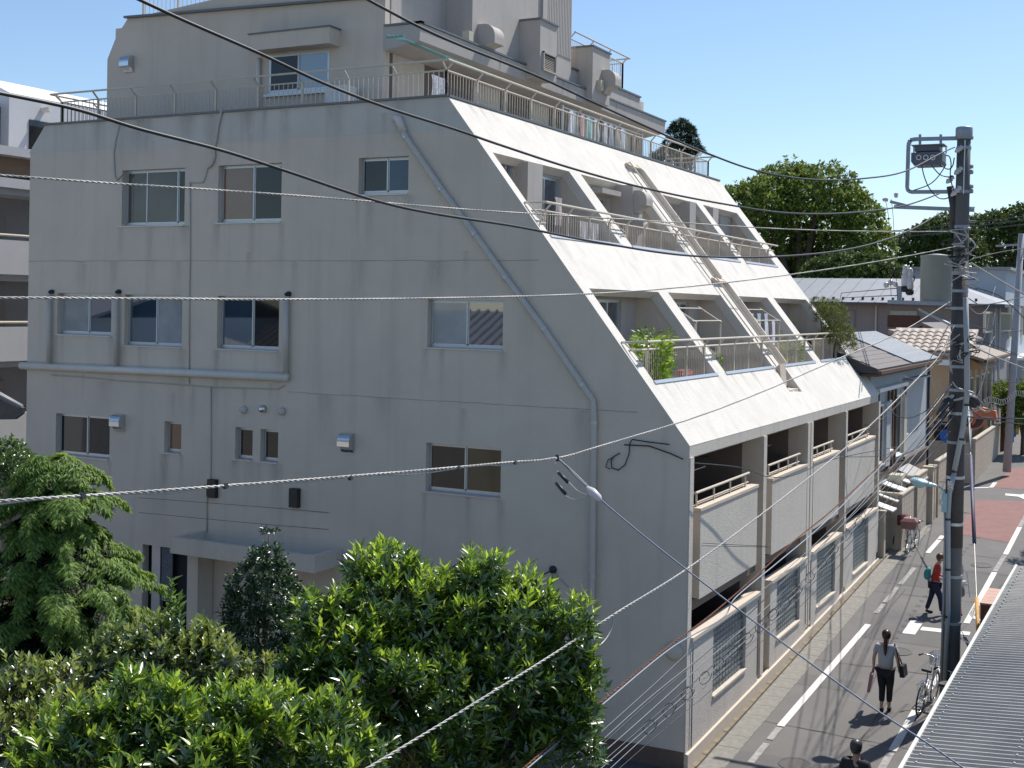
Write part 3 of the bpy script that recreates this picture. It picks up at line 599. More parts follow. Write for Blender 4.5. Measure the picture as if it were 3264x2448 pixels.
# ---------------------------------------------------------------- pipes and fittings on the gable
def gp3(p, dy=-.07): q = AY(p[0], p[1], dy); return q
dp = [gp3(z2(355, 765), -.06), gp3(z2(372, 770)), gp3(z2(430, 880)), gp3(z2(655, 1210)), gp3(z2(870, 1500)), gp3(z5(1070, 170)), gp3(z5(1315, 500)), gp3(z5(1560, 860)), gp3(z5(1630, 960)), gp3(z5(1635, 1100)), gp3(z5(1628, 1640)), gp3(L2(1580, 460)), gp3(L2(1555, 1545))]
dpo = MB().tube(dp, .062, 12).build('downpipe', PIPE, bld, smooth=True)
for i in (2, 3, 4, 5, 6, 7, 9, 11): 
    d = (dp[i]-dp[i-1]).normalized(); MB().tube([dp[i]-d*.03, dp[i]+d*.03], .072, 12).build('pipe_collar', ALU, dpo)
MB().tube([dp[0]+Vector((0, .03, .03)), dp[1]+Vector((.03, -.0, .03)), dp[1]+(dp[2]-dp[1])*.7], .08, 12).build('pipe_head', WPIPE, dpo, smooth=True)
hz = [gp3(z4(135, 735), -.09), gp3(z4(900, 765), -.09), gp3(z4(1845, 812), -.09)]
po = MB().tube([hz[0], hz[2]], .085, 12).build('waste_pipe', WPIPE, bld, smooth=True)
for (x, y0_, y1_) in ((315, 275, 730), (745, 275, 740), (1833, 290, 800)):
    a = gp3(z4(x, y0_), -.09); c = gp3(z4(x-3, y1_), -.09)
    MB().tube([a, c], .055 if x != 1833 else .06, 12).build('riser_pipe', PIPE, po, smooth=True)
    MB().tube([a+Vector((0, 0, .02)), a+Vector((.02, .05, .06)), a+Vector((.03, .1, .05))], .05, 10).build('pipe_cap', BLACK, po)
def cable(name, pts, r, m, parent, dy=-.02, n=6):
    return MB().tube([gp3(p, dy) for p in pts], r, n).build(name, m, parent, smooth=True)
CBL = mat('wall_conduit', (.46, .43, .385), .7, .1, 5); BCBL = mat('black_cable', (.03, .03, .033), .5, .1, 10)
cable('conduit', [z4(325, 795), z4(500, 805), z4(760, 832), z4(1050, 848), z4(1360, 872), z4(1780, 885), z4(1825, 860)], .012, CBL, bld)
cable('conduit', [z1(1218, 1165), z1(1218, 1649), z4(1213, 300), z4(1212, 850)], .014, CBL, bld)
cable('conduit', [z4(1352, 875), z4(1350, 1450), L1(1290, 0), L1(1290, 190)], .014, CBL, bld)
cable('hose', [z1(1425, 690), z1(1395, 820), z1(1385, 900), z1(1370, 950), z1(1375, 1000), z1(1360, 1050), z1(1335, 1075)], .03, mat('old_hose', (.50, .47, .42), .8), bld, -.035)
cable('hose', [z1(775, 760), z1(745, 880), z1(728, 980), z1(735, 1130), z1(750, 1155), z1(790, 1110)], .018, mat('old_hose', (.50, .47, .42), .8), bld)
cable('conduit', [z1(1330, 1080), z1(1312, 1145), z1(1300, 1170), z1(1222, 1172)], .012, CBL, bld)
cable('conduit', [z1(795, 1105), z1(786, 1440), z1(1210, 1452)], .006, CBL, bld, -.01)
for y in (.0, 1.0): pass
p = gp3(z1(1655, 370), Y5-.05); q = AY(*z1(1655, 700), Y5-.1)
MB().tube([AY(*z1(1657, 370), Y5-.06), AY(*z1(1655, 705), Y5-.06)], .05, 10).build('downpipe', WPIPE, bld, smooth=True)
for (p, yy) in ((z1(820, 440), Y5), (z4(760, 1130), 0), (z5(50, 1260), 0)):
    q = AY(*p, yy-.02); rx = .30
    hood(q.x-.12, yy-.001, q.z, rx, .20, .30, STEEL, axis='y')
for (x, y) in ((1568, 1018), (1690, 1012), (1812, 1028)):
    q = AY(*z4(x, y), 0); MB().lathe([(.085, 0), (.085, .05), (.07, .09), (.03, .11)], q+Vector((0, -.001, 0)), (0, -1, 0), 14).build('round_vent', STEEL if x == 1690 else PIPE, bld, smooth=True)
for p in (L2(75, 350),):
    q = AY(*p, 0); MB().lathe([(.09, 0), (.09, .06), (.06, .1)], q, (0, -1, 0), 14).build('round_vent', PIPE, bld, smooth=True)
for (p, s) in ((z4(1375, 1520), 1), (z4(1900, 1580), 1), (z4(1330, 1530), .6)):
    q = AY(*p, 0); MB().box(q.x-.11*s, -.12, q.z-.2*s, q.x+.11*s, -.002, q.z+.2*s).build('meter_box', BLACK if s == 1 else CREAM, bld)
# wall spotlights
for (p0, p1) in ((L2(785, 355), L2(685, 425)), (L2(1335, 422), L2(1208, 490))):
    a = AY(*p0, -.02); c = AY(*p1, -.42); lb = MB().lathe([(.075, 0), (.075, .04), (.05, .06)], a+Vector((0, .019, 0)), (0, -1, 0), 14).build('wall_spotlight', BLACK, bld, smooth=True)
    MB().tube([a+Vector((0, -.03, 0)), c], .014, 8).build('spotlight_arm', BLACK, lb)
    ax_ = (a-c).normalized()*.2+Vector((.3, .5, -.9)); MB().lathe([(.045, -.05), (.06, .0), (.09, .13), (.10, .16)], c, ax_, 14).build('spotlight_head', BLACK, lb, smooth=True)
    MB().lathe([(.085, 0), (.08, .012)], c+ax_.normalized()*.158, ax_, 14).build('lamp_lens', STEEL, lb)
for p in (L2(622, 495), L2(1512, 612)):
    q = AY(*p, -.03); MB().torus(q, (0, -1, .3), .055, .022, 16, 6).build('cable_ring', CREAM, bld, smooth=True)
cable('black_cord', [L2(1345, 440), L2(1390, 490), L2(1490, 590)], .008, CBL, bld)
cable('black_cord', [L2(1518, 640), L2(1520, 700), L2(1525, 1000)], .01, CBL, bld)
cable('black_cord', [L2(775, 370), L2(720, 430), L2(625, 490)], .008, CBL, bld)
# round camera/speaker on the wall low down near the corner
q = AY(*L2(2078, 938), -.1); so_ = MB().lathe([(.16, 0), (.17, .06), (.13, .12), (.03, .15)], q+Vector((0, .09, 0)), (.55, -1, .25), 20).build('round_wall_fan', CREAM, bld, smooth=True)
# thin black loops of cable near the corner
cable('black_cable', [z5(2120, 1240), z5(1990, 1225), z5(1880, 1208), z5(1865, 1235), z5(1860, 1300), z5(1835, 1370), z5(1790, 1405), z5(1750, 1390), z5(1745, 1345), z5(1760, 1320), z5(1800, 1295)], .012, BCBL, bld, -.04)
cable('black_cable', [z5(1765, 1318), z5(1725, 1340), z5(1710, 1385), z5(1740, 1398)], .010, BCBL, bld, -.04)
cable('black_cable', [z5(1830, 1242), z5(1990, 1250), z5(2130, 1300), z5(2205, 1335)], .014, BCBL, bld, -.06)
# entrance canopy (open-topped concrete box) and entrance
XA, XB = -12.55, -7.35; yF = -.95
ea = AY(*L1(1060, 320), yF); eb = AY(*L1(1960, 445), yF); zb0, zt0 = eb.z+.0, eb.z+.34
xa, xb = ea.x, eb.x
cp = MB()
cp.box(xa, yF, zb0, xb, yF+.12, zt0); cp.box(xb-.12, yF+.12, zb0, xb, -.002, zt0); cp.box(xa, yF+.12, zb0, xa+.12, -.002, zt0); cp.box(xa+.12, yF+.12, zb0, xb-.12, -.002, zb0+.12)
cp = cp.build('entrance_canopy', WALL, bld)
MB().box(-11.25, -.5, .0, -10.95, -.02, zb0-.002).build('canopy_column', WALL, cp)
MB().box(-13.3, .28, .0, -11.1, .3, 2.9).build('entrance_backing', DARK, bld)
MB().box(-12.85, .1, .05, -12.6, .2, 2.74).build('entrance_door_frame', ALU, bld)
MB().box(-12.25, .12, .05, -11.9, .15, 1.2).build('blue_panel', mat('blue_panel', (.02, .06, .16), .5), bld)
MB().box(-12.57, .12, 1.5, -12.25, .15, 2.7).build('notice_board', mat('notice', (.10, .12, .15), .6, .5, 30), bld)
# laundry, chairs, boxes on the terrace
def hang(name, x, y0, y1, z, h, m, label, cat, group, seed=0):
    rnd = random.Random(seed); n = max(4, int((y1-y0)/.05)); k = 6; vs = []; fs = []
    ph = rnd.random()*6
    for i in range(n+1):
        y = y0+(y1-y0)*i/n
        for j in range(k+1):
            t = j/k; vs.append((x+.03*math.sin(i*1.3+ph)*t+.012*math.sin(i*.6+j), y+.01*math.sin(j+i), z-h*t*(1+.04*math.sin(i*.9+ph))))
    for i in range(n):
        for j in range(k): fs.append((i*(k+1)+j, (i+1)*(k+1)+j, (i+1)*(k+1)+j+1, i*(k+1)+j+1))
    b = MB(); b.add(vs, fs); b.add([(v[0]-.008, v[1], v[2]) for v in vs], fs); o = b.build(name, m, smooth=True); tag(o, label, cat, group); return o
cloths = [((.72, .74, .80), 'white shirt with pale blue folds'), ((.10, .12, .22), 'narrow navy garment'), ((.62, .42, .40), 'pale pink top'), ((.35, .58, .55), 'mint green towel'), ((.60, .63, .70), 'light grey shirt'), ((.06, .06, .08), 'black garment'), ((.70, .72, .74), 'white vest'), ((.45, .52, .62), 'pale blue shirt'), ((.50, .45, .42), 'beige pullover'), ((.72, .74, .78), 'long white towel')]
lys = 6.9
pole = MB().tube([(-5.75, 6.5, 13.25), (-5.75, 11.8, 13.25)], .014, 8); 
for y in (6.5, 11.8): pole.beam((-5.75, y, 12.3), (-5.75, y, 13.3), .04, .04)
tag(pole.build('clothes_pole', ALU), 'metal clothes pole with laundry behind the top terrace railing', 'clothes pole')
for i, (c, lab) in enumerate(cloths):
    wd = [.42, .14, .3, .42, .34, .16, .3, .34, .36, .4][i]; ht = [.9, .5, .62, .75, .6, .7, .55, .6, .6, .7][i]
    hang('laundry', -5.75, lys, lys+wd, 13.24, ht, mat('cloth_%d' % i, c, .9, .12, 12), lab+' hanging on the top terrace, %s from the gable end' % ['first', 'second', 'third', 'fourth', 'fifth', 'sixth', 'seventh', 'eighth', 'ninth', 'tenth'][i], 'laundry', 'laundry on the top terrace', i); lys += wd+.06
hang('laundry', -6.1, .9, 1.5, 13.1, .75, mat('cloth_strip', (.5, .5, .56), .9, .4, 18), 'striped dark cloth hanging at the gable corner of the top terrace', 'laundry', 'laundry on the top terrace', 40)
gr_ = MB()
for k in range(3): gr_.tube([(-7.0+.12*k, .55, 13.93-.02*k), (-6.6+.06*k, 4.2, 13.68)], .010, 6)
gr_.box(-7.05, .6, 13.87, -6.62, .64, 13.90)
tag(gr_.build('drying_poles', mat('teal_pole', (.10, .34, .32), .5, .08, 9)), 'teal drying poles slung under the top canopy', 'clothes pole')
ac = thing('wall_unit', (-8.35, .95, 12.3), 'small white outdoor unit behind the terrace railing left of the corner', 'air conditioner')
MB().box(-8.7, .75, 12.3, -8.15, 1.15, 13.0).build('casing', WHITE, ac); MB().lathe([(.2, 0), (.2, .01)], (-8.43, .75, 12.68), (0, -1, 0), 20).build('fan_grille', ALU, ac)
def potplant(loc, h, r, n, c1, c2, name, label, pot=(.35, .12, .07), leaf=.09, group=None, cat='potted plant'):
    t = thing(name, loc, label, cat, group); x, y, z = loc
    MB().lathe([(r*.35, 0), (r*.45, .22), (r*.48, .22), (r*.38, .2)], (x, y, z), n=14).build('pot', mat('pot_%s' % str(pot), pot, .7, .1, 6), t, smooth=True)
    vs = []; fs = []
    for i in range(n):
        a = random.uniform(0, 6.28); rr = r*random.random()**.5; hh = .2+(h-.2)*random.random(); c = Vector((x+rr*math.cos(a), y+rr*math.sin(a), z+hh))
        d = Vector((math.cos(a), math.sin(a), random.uniform(-.3, .9))).normalized(); s = d.orthogonal().normalized(); s.rotate(Matrix.Rotation(random.uniform(0, 6.28), 3, d)); l_ = leaf*random.uniform(.6, 1.4)
        k = len(vs); vs += [c, c+d*l_*.5+s*l_*.22, c+d*l_, c+d*l_*.5-s*l_*.22]; fs.append((k, k+1, k+2, k+3))
    MB().add(vs, fs).build('foliage', leafmat('pl_'+name+str(len(MC)), c1, c2), t, recalc=False)
    st = MB()
    for k in range(5): a = k*1.26; st.tube([(x, y, z+.15), (x+r*.3*math.cos(a), y+r*.3*math.sin(a), z+h*.75)], .008, 5)
    st.build('stem', mat('stem', (.12, .09, .05), .8), t)
    return t
potplant((-1.35, 1.35, 6.70), 1.05, .42, 900, (.10, .22, .02), (.30, .42, .06), 'potted_shrub', 'yellow green leafy potted shrub on the lower sloped balcony nearest the gable', leaf=.11)
potplant((-1.6, 2.35, 6.70), 1.2, .4, 700, (.06, .14, .02), (.22, .32, .05), 'potted_shrub', 'loose darker potted shrub beside a pink planter on the near lower balcony', leaf=.09)
potplant((-1.35, 5.0, 6.70), .62, .25, 260, (.08, .18, .02), (.2, .34, .05), 'potted_shrub', 'small potted plant in the second lower balcony from the gable', leaf=.1)
potplant((-1.4, 11.95, 6.70), .8, .34, 420, (.10, .20, .03), (.28, .38, .08), 'potted_shrub', 'pale leafy potted plant below the laundry on the third lower balcony', leaf=.08)
pk = MB(); pk.box(-1.35, 2.9, 6.95, -1.2, 3.5, 7.05); pk.box(-1.35, 2.9, 6.78, -1.3, 3.5, 6.82); pk.box(-1.33, 2.95, 6.7, -1.28, 3.0, 7.0); pk.box(-1.33, 3.4, 6.7, -1.28, 3.45, 7.0)
tag(pk.build('plant_stand', mat('pink_plastic', (.62, .16, .16), .5)), 'low pink plant stand behind the near lower balcony railing', 'plant stand')
# clothes racks on lower balconies
def rack(y0, y1, xo, zo, label):
    r = MB(); x = xo
    r.tube([(x, y0, zo), (x, y1, zo)], .016, 8); r.tube([(x-.45, y0-.1, zo+.28), (x-.45, y1-.1, zo+.28)], .016, 8)
    for y in (y0+.15, y1-.1): r.beam((x-.55, y, zo+.33), (x+.05, y, zo-.04), .04, .03); r.beam((x+.02, y, zo-.02), (x+.02, y, 6.72), .04, .04)
    return tag(r.build('clothes_rack', RAIL), label, 'clothes rack', 'clothes racks on the sloped balconies')
rack(5.0, 7.0, -1.75, 8.05, 'empty cream clothes rack on the second lower balcony from the gable')
rack(9.9, 12.1, -1.75, 8.05, 'cream clothes rack hung with white laundry on the third lower balcony')
yy = 9.95
for i in range(6):
    c = [(.74, .76, .78), (.55, .66, .70), (.75, .76, .80), (.45, .60, .66), (.76, .72, .80), (.70, .68, .80)][i]
    hang('laundry', -1.74-(i % 2)*.3, yy, yy+.36, 8.04+(i % 2)*.19, .78+.12*(i % 3), mat('clothb_%d' % i, c, .9, .1, 12), ['white shirt', 'pale teal cloth', 'white towel', 'blue grey cloth', 'pale lilac sheet', 'lavender towel'][i]+' on the third lower balcony rack, %s from the near end' % ['first', 'second', 'third', 'fourth', 'fifth', 'sixth'][i], 'laundry', 'laundry on the lower balcony rack', 60+i); yy += .34
sc0 = AX(*m6(690, 870), -3.5); sc1 = AX(*m6(1030, 900), -3.5)
hang('screen_cloth', -3.5, sc0.y, sc1.y, 10.14, .52, mat('screen', (.52, .52, .54), .8, .2, 14), 'grey slatted sunscreen behind the near upper balcony railing', 'sunscreen', None, 99)
hang('laundry', -3.9, 2.35, 2.7, 10.62, .6, mat('cloth_pinkish', (.5, .42, .40), .9, .1, 9), 'dusty pink cloth hanging at the balcony door of the near upper balcony', 'laundry', None, 98)
MB().box(XBA, 1.65, 9.45, XBA+.30, 2.34, 11.3).build('service_shaft', ROOFR, bld); MB().box(XBA, 6.75, 9.45, XBA+.55, 7.42, 11.3).build('service_shaft', ROOFR, bld)
hood(XBA+.55, 6.82, 10.75, .42, .34, .42, ROOFR); hood(XBA+.55, 6.86, 10.2, .34, .25, .3, ROOFR)
MB().box(XBA, 5.45, 11.0, XBA+.32, 6.6, 11.12).build('window_ledge', ROOFR, bld)
MB().box(XBA, 11.45, 9.45, XBA+.35, 11.95, 11.3).build('service_shaft', ROOFR, bld); MB().box(XBA, 13.6, 9.45, XBA+.3, 14.1, 11.3).build('service_shaft', ROOFR, bld)

# outdoor units, airers and curtains that fill the balconies
def unit(x, y, z, label, w_=.75):
    t = thing('outdoor_unit', (x, y, z), label, 'air conditioner', 'air conditioner units on the balconies')
    MB().box(x-.28, y, z+.06, x, y+w_, z+.58).build('casing', CREAM, t); MB().lathe([(.2, 0), (.2, .012), (.03, .015)], (x, y+w_*.4, z+.32), (1, 0, 0), 18).build('fan_grille', GALV, t)
    MB().box(x-.26, y+.05, z, x-.05, y+.1, z+.06).box(x-.26, y+w_-.1, z, x-.05, y+w_-.05, z+.06).build('foot', GALV, t)
unit(-1.0, 3.2, 2.96, 'cream outdoor unit in the dark lower balcony nearest the gable'); unit(-1.0, 7.1, 2.96, 'cream outdoor unit in the second dark lower balcony'); unit(-1.0, 10.8, 2.96, 'cream outdoor unit in the third dark lower balcony')
unit(-3.9, 4.7, 9.46, 'cream outdoor unit at the near end of the second upper sloped balcony'); unit(-4.0, 9.3, 9.46, 'cream outdoor unit on the third upper sloped balcony'); unit(-2.1, 7.4, 6.71, 'cream outdoor unit on the second lower sloped balcony'); unit(-6.6, 4.3, 12.31, 'cream outdoor unit on the roof terrace near the clothes pole')
for i, (y, lab) in enumerate(((1.1, 'nearest the gable'), (5.9, 'second from the gable'), (13.4, 'last from the gable'))):
    pl_ = MB().tube([(-.75, y-.3, 5.1), (-.75, y+2.0, 5.1)], .014, 8); tag(pl_.build('clothes_pole', ALU), 'metal clothes pole across the dark lower balcony '+lab, 'clothes pole', 'clothes poles in the lower balconies')
hang('laundry', -.75, 13.6, 14.0, 5.09, .5, mat('clothb_0', (.7, .7, .7)), 'white cloth hanging in the last dark lower balcony', 'laundry', None, 71)
hang('laundry', -.75, 6.6, 6.9, 5.09, .55, mat('cloth_3', (.3, .5, .5)), 'green cloth hanging in the second dark lower balcony', 'laundry', None, 72)
# ================================================================ utility pole
PB = Vector((3.83, 5.0, gz(5.0))); PT = Vector((3.90, 5.0, 11.93))
CONC = mat('pole_concrete', (.115, .115, .115), .85, .12, 3, .2, 60, streak=.3); POLEDK = mat('pole_sheath', (.055, .05, .052), .7, .2, 9, .3, 30)
CER = mat('porcelain', (.60, .56, .56), .25, .08, 8); COVER = mat('cable_cover', (.33, .35, .36), .6, .05, 4)
WIREB = mat('wire_black', (.022, .024, .03), .5, .15, 20); WIREG = mat('wire_steel', (.40, .39, .37), .5, .25, 30, metal=.2); WIREM = mat('wire_dull', (.17, .175, .185), .55, .2, 30); WIRER = mat('wire_rusty', (.20, .085, .05), .9, .5, 22)
pole = thing('utility_pole', PB, 'tall dark concrete utility pole beside the corrugated shed roof, carrying a switch box and transformer', 'utility pole')
def PP(t, dx=0, dy=0): return PB.lerp(PT, t)+Vector((dx, dy, 0))
def prad(t): return .195+(.13-.195)*t
def Z(px, py): return AY(px, py, 5.0)        # a point in the plane of the pole
MB().tube([PP(k/10) for k in range(11)], [prad(k/10) for k in range(11)], 20).build('pole_shaft', CONC, pole, smooth=True)
MB().tube([PP(t) for t in (.29, .45, .62, .78)], [prad(t)+.006 for t in (.29, .45, .62, .78)], 20).build('pole_sheath', POLEDK, pole, smooth=True)
MB().lathe([(.15, -.12), (.165, -.1), (.165, .10), (.15, .13), (.03, .14)], PT, n=18).build('pole_cap', GALV, pole, smooth=True)
for t in (.16, .24, .33, .41, .47, .52, .56, .60, .64, .67, .70, .73, .76, .84, .9, .975):
    MB().tube([PP(t-.0025), PP(t+.0025)], prad(t)+.014, 18).build('pole_band', ALU if t in (.33, .41, .52) else GALV, pole)
for i in range(13):
    t = .30+.05*i; s = 1 if i % 2 else -1
    MB().tube([PP(t, .0, 0), PP(t, s*(prad(t)+.13), 0)], .010, 6).build('step_bolt', GALV, pole)
# light grey cable guards down the left side
cg = [Z(3050, 1480), Z(3075, 1330), Z(3083, 1240), Z(3078, 1120), Z(3078, 950)]
def ZF(px, py): return AY(px, py, 4.74)
MB().tube([ZF(3078, 948), ZF(3082, 1150), ZF(3082, 1260), ZF(3068, 1370), ZF(3042, 1500)], .052, 10).build('cable_guard', COVER, pole, smooth=True)
MB().tube([ZF(3042, 1506), ZF(3026, 1575), ZF(3022, 1640), ZF(3022, 1950), ZF(3010, 2195)], .047, 10).build('cable_guard', COVER, pole, smooth=True)
MB().tube([ZF(3010, 1560), ZF(3012, 1700), ZF(3006, 1950), ZF(3000, 2195)], .02, 8).build('conduit', GALV, pole, smooth=True)
for (x, y) in ((3078, 1126), (3080, 1290), (3064, 1400), (3040, 1502), (3022, 1655), (3022, 1815), (3016, 1965)):
    q = ZF(x, y); MB().tube([q+Vector((0, 0, .02)), q-Vector((0, 0, .02))], .058, 12).build('guard_clamp', BLACK, pole)
q = ZF(3032, 1540); MB().box(q.x-.06, q.y-.075, q.z-.12, q.x+.05, q.y-.045, q.z+.05).build('tag_plate', mat('tag', (.5, .5, .5), .6, .8, 40), pole)
# rectangular bracket loop and the switch
k1 = lambda x, y: (2700+x*.255, 380+y*.255)
lp = [Z(*k1(1500, 235)), Z(*k1(850, 250)), Z(*k1(790, 262)), Z(*k1(768, 320)), Z(*k1(752, 860)), Z(*k1(770, 900)), Z(*k1(810, 910)), Z(*k1(1400, 905))]
br = MB()
for a, c in zip(lp[:-1], lp[1:]): br.beam(a, c, .07, .075)
br.build('bracket_loop', GALV, pole)
hb = MB(); hb.beam(Z(*k1(590, 1095)), Z(*k1(1590, 1135)), .075, .075); hb.build('crossarm', GALV, pole)
s0, s1 = Z(*k1(830, 600)), Z(*k1(1220, 425))
sw = MB().prism([(s0.x, 4.7, s1.z), (s0.x, 4.7, s0.z+.08), (s0.x+.06, 4.7, s0.z), (s1.x-.04, 4.7, s0.z), (s1.x, 4.7, s0.z+.08), (s1.x, 4.7, s1.z)], (0, .5, 0)).build('switch_box', mat('switch_grey', (.10, .11, .14), .5, .1, 5), pole)
t0 = Z(*k1(870, 420)); t1 = Z(*k1(1180, 335)); MB().box(t0.x, 4.76, t0.z, t1.x, 5.15, t1.z).build('switch_lid', mat('switch_grey', (.1, .11, .14)), sw)
t0 = Z(*k1(830, 350)); t1 = Z(*k1(1240, 325)); MB().box(t0.x, 4.7, t0.z, t1.x, 5.2, t1.z).build('switch_hanger', GALV, sw)
for x in (912, 1172): a = Z(*k1(x, 190)); c = Z(*k1(x, 345)); MB().beam(a, c, .05, .04).build('hanger_bolt', GALV, sw)
for x in (835, 1238): a = Z(*k1(x, 345)); c = Z(*k1(x, 430)); MB().beam(a, c, .03, .02).build('hanger_strap', ALU, sw)
for x in (897, 985, 1072):
    q = AY(*k1(x, 478), 4.68); MB().torus(q, (0, -1, .1), .045, .014, 16, 6).build('bushing', CER, sw, smooth=True)
def wirepts(name, pts3, r, m, parent=None, n=6, label=None, cat='cable', group=None):
    # smooth the polyline with Catmull-Rom
    P = [pts3[0]]+list(pts3)+[pts3[-1]]; out = []
    for i in range(1, len(P)-2):
        for k in range(6):
            t = k/6; a, b_, c, d = P[i-1], P[i], P[i+1], P[i+2]
            out.append(.5*((2*b_)+(c-a)*t+(2*a-5*b_+4*c-d)*t*t+(3*b_-a-3*c+d)*t**3))
    out.append(P[-2]); o = MB().tube(out, r, n).build(name, m, parent, smooth=True)
    if label: tag(o, label, cat, group)
    return o
for (pts) in ([(905, 490), (935, 590), (960, 700), (1010, 830), (1080, 930), (1150, 985), (1220, 995), (1280, 975)], [(985, 480), (1040, 550), (1090, 620), (1160, 690), (1250, 720), (1330, 710)],
              [(1075, 480), (1130, 540), (1190, 590), (1270, 625), (1320, 580), (1340, 480)], [(1230, 450), (1280, 470), (1300, 560), (1290, 700), (1320, 860)], [(1240, 560), (1180, 660), (1100, 760), (1000, 830), (830, 890)]):
    wirepts('jumper_wire', [AY(*k1(*p), 4.72) for p in pts], .012, WIREB, pole)
def insul(a, c, r=.06, parent=pole):
    a = Vector(a); c = Vector(c); d = c-a; L_ = d.length
    return MB().lathe([(.3*r, 0), (r*.5, .1*L_), (r, .35*L_), (r*.6, .42*L_), (r*1.1, .62*L_), (r*.6, .7*L_), (r*1.0, .85*L_), (r*.3, L_)], a, d, 12).build('insulator', CER, parent, smooth=True)
for (p, q) in (((1350, 410), (1450, 340)), ((1340, 690), (1440, 600)), ((1300, 960), (1430, 840)), ((1240, 800), (1330, 710))): insul(AY(*k1(*p), 4.8), AY(*k1(*q), 4.85))
insul(Z(*k1(612, 985)), Z(*k1(612, 920)), .05); insul(Z(*k1(440, 1005)), Z(*k1(515, 1005)), .05)
MB().beam(Z(*k1(540, 1030)), Z(*k1(740, 1080)), .05, .06).build('insulator_bracket', GALV, pole)
insul(AY(*k1(1340, 1560), 4.8), AY(*k1(1440, 1600), 4.8), .06)
MB().tube([AY(*k1(1475, 260), 4.84), AY(*k1(1455, 930), 4.82)], .012, 6).build('ground_wire', ALU, pole)
MB().tube([Z(*k1(1290, 840)), Z(*k1(1330, 1080)), Z(*k1(1330, 1400))], .075, 12).build('riser_duct', POLEDK, pole, smooth=True)
for (y) in (230, 590, 660, 840, 900): q = Z(*k1(1545, y)); MB().lathe([(.04, -.05), (.05, 0), (.04, .05)], q, (1, 0, 0), 10).build('band_bolt', GALV, pole)
for y in (1100, 1290): MB().tube([Z(*k1(1480, y)), Z(*k1(1600, y))], .012, 6).build('step_bolt', GALV, pole)
# transformer drum on its platform, left of the pole
a = AY(2982, 973, 5.9); r_ = .315; c = AY(2982, 815, 5.9)
MB().lathe([(r_*.96, 0), (r_, .03), (r_, (c-a).length-.04), (r_*1.04, (c-a).length-.03), (r_*1.04, (c-a).length), (.05, (c-a).length+.04)], a, n=28).build('transformer_drum', mat('drum_grey', (.26, .28, .27), .6, .06, 4, streak=.3), pole, smooth=True)
pf = MB(); b0 = AY(2800, 975, 5.75); b1 = AY(3060, 978, 5.75)
pf.beam(AY(2830, 962, 5.6), AY(3060, 970, 5.6), .08, .08); pf.beam(AY(2830, 962, 6.2), AY(3060, 970, 6.2), .08, .08); pf.beam(AY(2930, 985, 5.9), AY(3040, 1040, 5.1), .05, .05)
pf.build('platform_beam', GALV, pole)
a = AY(2860, 900, 5.8); MB().beam(AY(2867, 960, 5.8), AY(2867, 912, 5.8), .09, .09).build('platform_post', GALV, pole)
for (x, y) in ((2885, 895), (2900, 905)):
    q = AY(x, y, 5.8); MB().lathe([(.06, -.12), (.08, -.08), (.08, .12), (.05, .14), (.07, .18), (.05, .24), (.06, .30), (.02, .34)], q, n=12).build('cutout_fuse', CER, pole, smooth=True)
    MB().lathe([(.05, -.24), (.085, -.2), (.085, -.12)], q, n=12).build('fuse_cap', BLACK, pole, smooth=True)
for (x, y) in ((2825, 908), (2840, 900), (2855, 905)):
    q = AY(x, y, 5.8); MB().lathe([(.05, 0), (.07, .04), (.05, .1)], q-Vector((.05, 0, 0)), (1, 0, 0), 10).build('insulator', CER, pole, smooth=True)
wirepts('jumper_wire', [AY(x, y, 5.8) for x, y in ((2835, 880), (2860, 862), (2890, 862), (2915, 885), (2905, 905), (2890, 915))], .012, WIREB, pole)
# black splice closures
def closure(name, p0, p1, r, parent=pole):
    a = Vector(p0); c = Vector(p1); MB().lathe([(r*.5, 0), (r*.9, .06), (r, .12), (r, (c-a).length-.12), (r*.8, (c-a).length-.05), (r*.4, (c-a).length)], a, c-a, 14).build(name, BLACK, parent, smooth=True)
closure('splice_closure', ZF(3030, 1270), ZF(2993, 1332), .12)
cv = MB().prism([ZF(3003, 1275), ZF(3035, 1258), ZF(3042, 1263), ZF(3020, 1288)], (0, .26, .02)).build('closure_cover', COVER, pole)
for k in range(3): wirepts('drop_wire', [ZF(2990+8*k, 1330), ZF(2982+9*k, 1350), ZF(2975+12*k, 1368)], .01, WIREB, pole)
closure('splice_closure', AY(3072, 1262, 5.25), AY(3122, 1292, 5.25), .13)
wirepts('drop_wire', [AY(x, y, 5.2) for x, y in ((3110, 1290), (3128, 1305), (3145, 1312), (3165, 1300), (3172, 1285))], .02, WIREG, pole)
# tangle of cables around the middle of the pole
rt = random.Random(3)
for i in range(26):
    y = rt.choice([720, 745, 770, 800, 830, 860, 1080, 1120, 1230]); x0 = 3060+rt.uniform(-20, 30); pts = []
    for k in range(5): pts.append(AY(x0+rt.uniform(-42, 42), y+k*14+rt.uniform(-16, 16), 4.74+rt.uniform(-.06, .05)))
    wirepts('loop_wire', pts, rt.choice([.008, .012, .016]), rt.choice([WIREB, WIREB, WIREG]), pole)
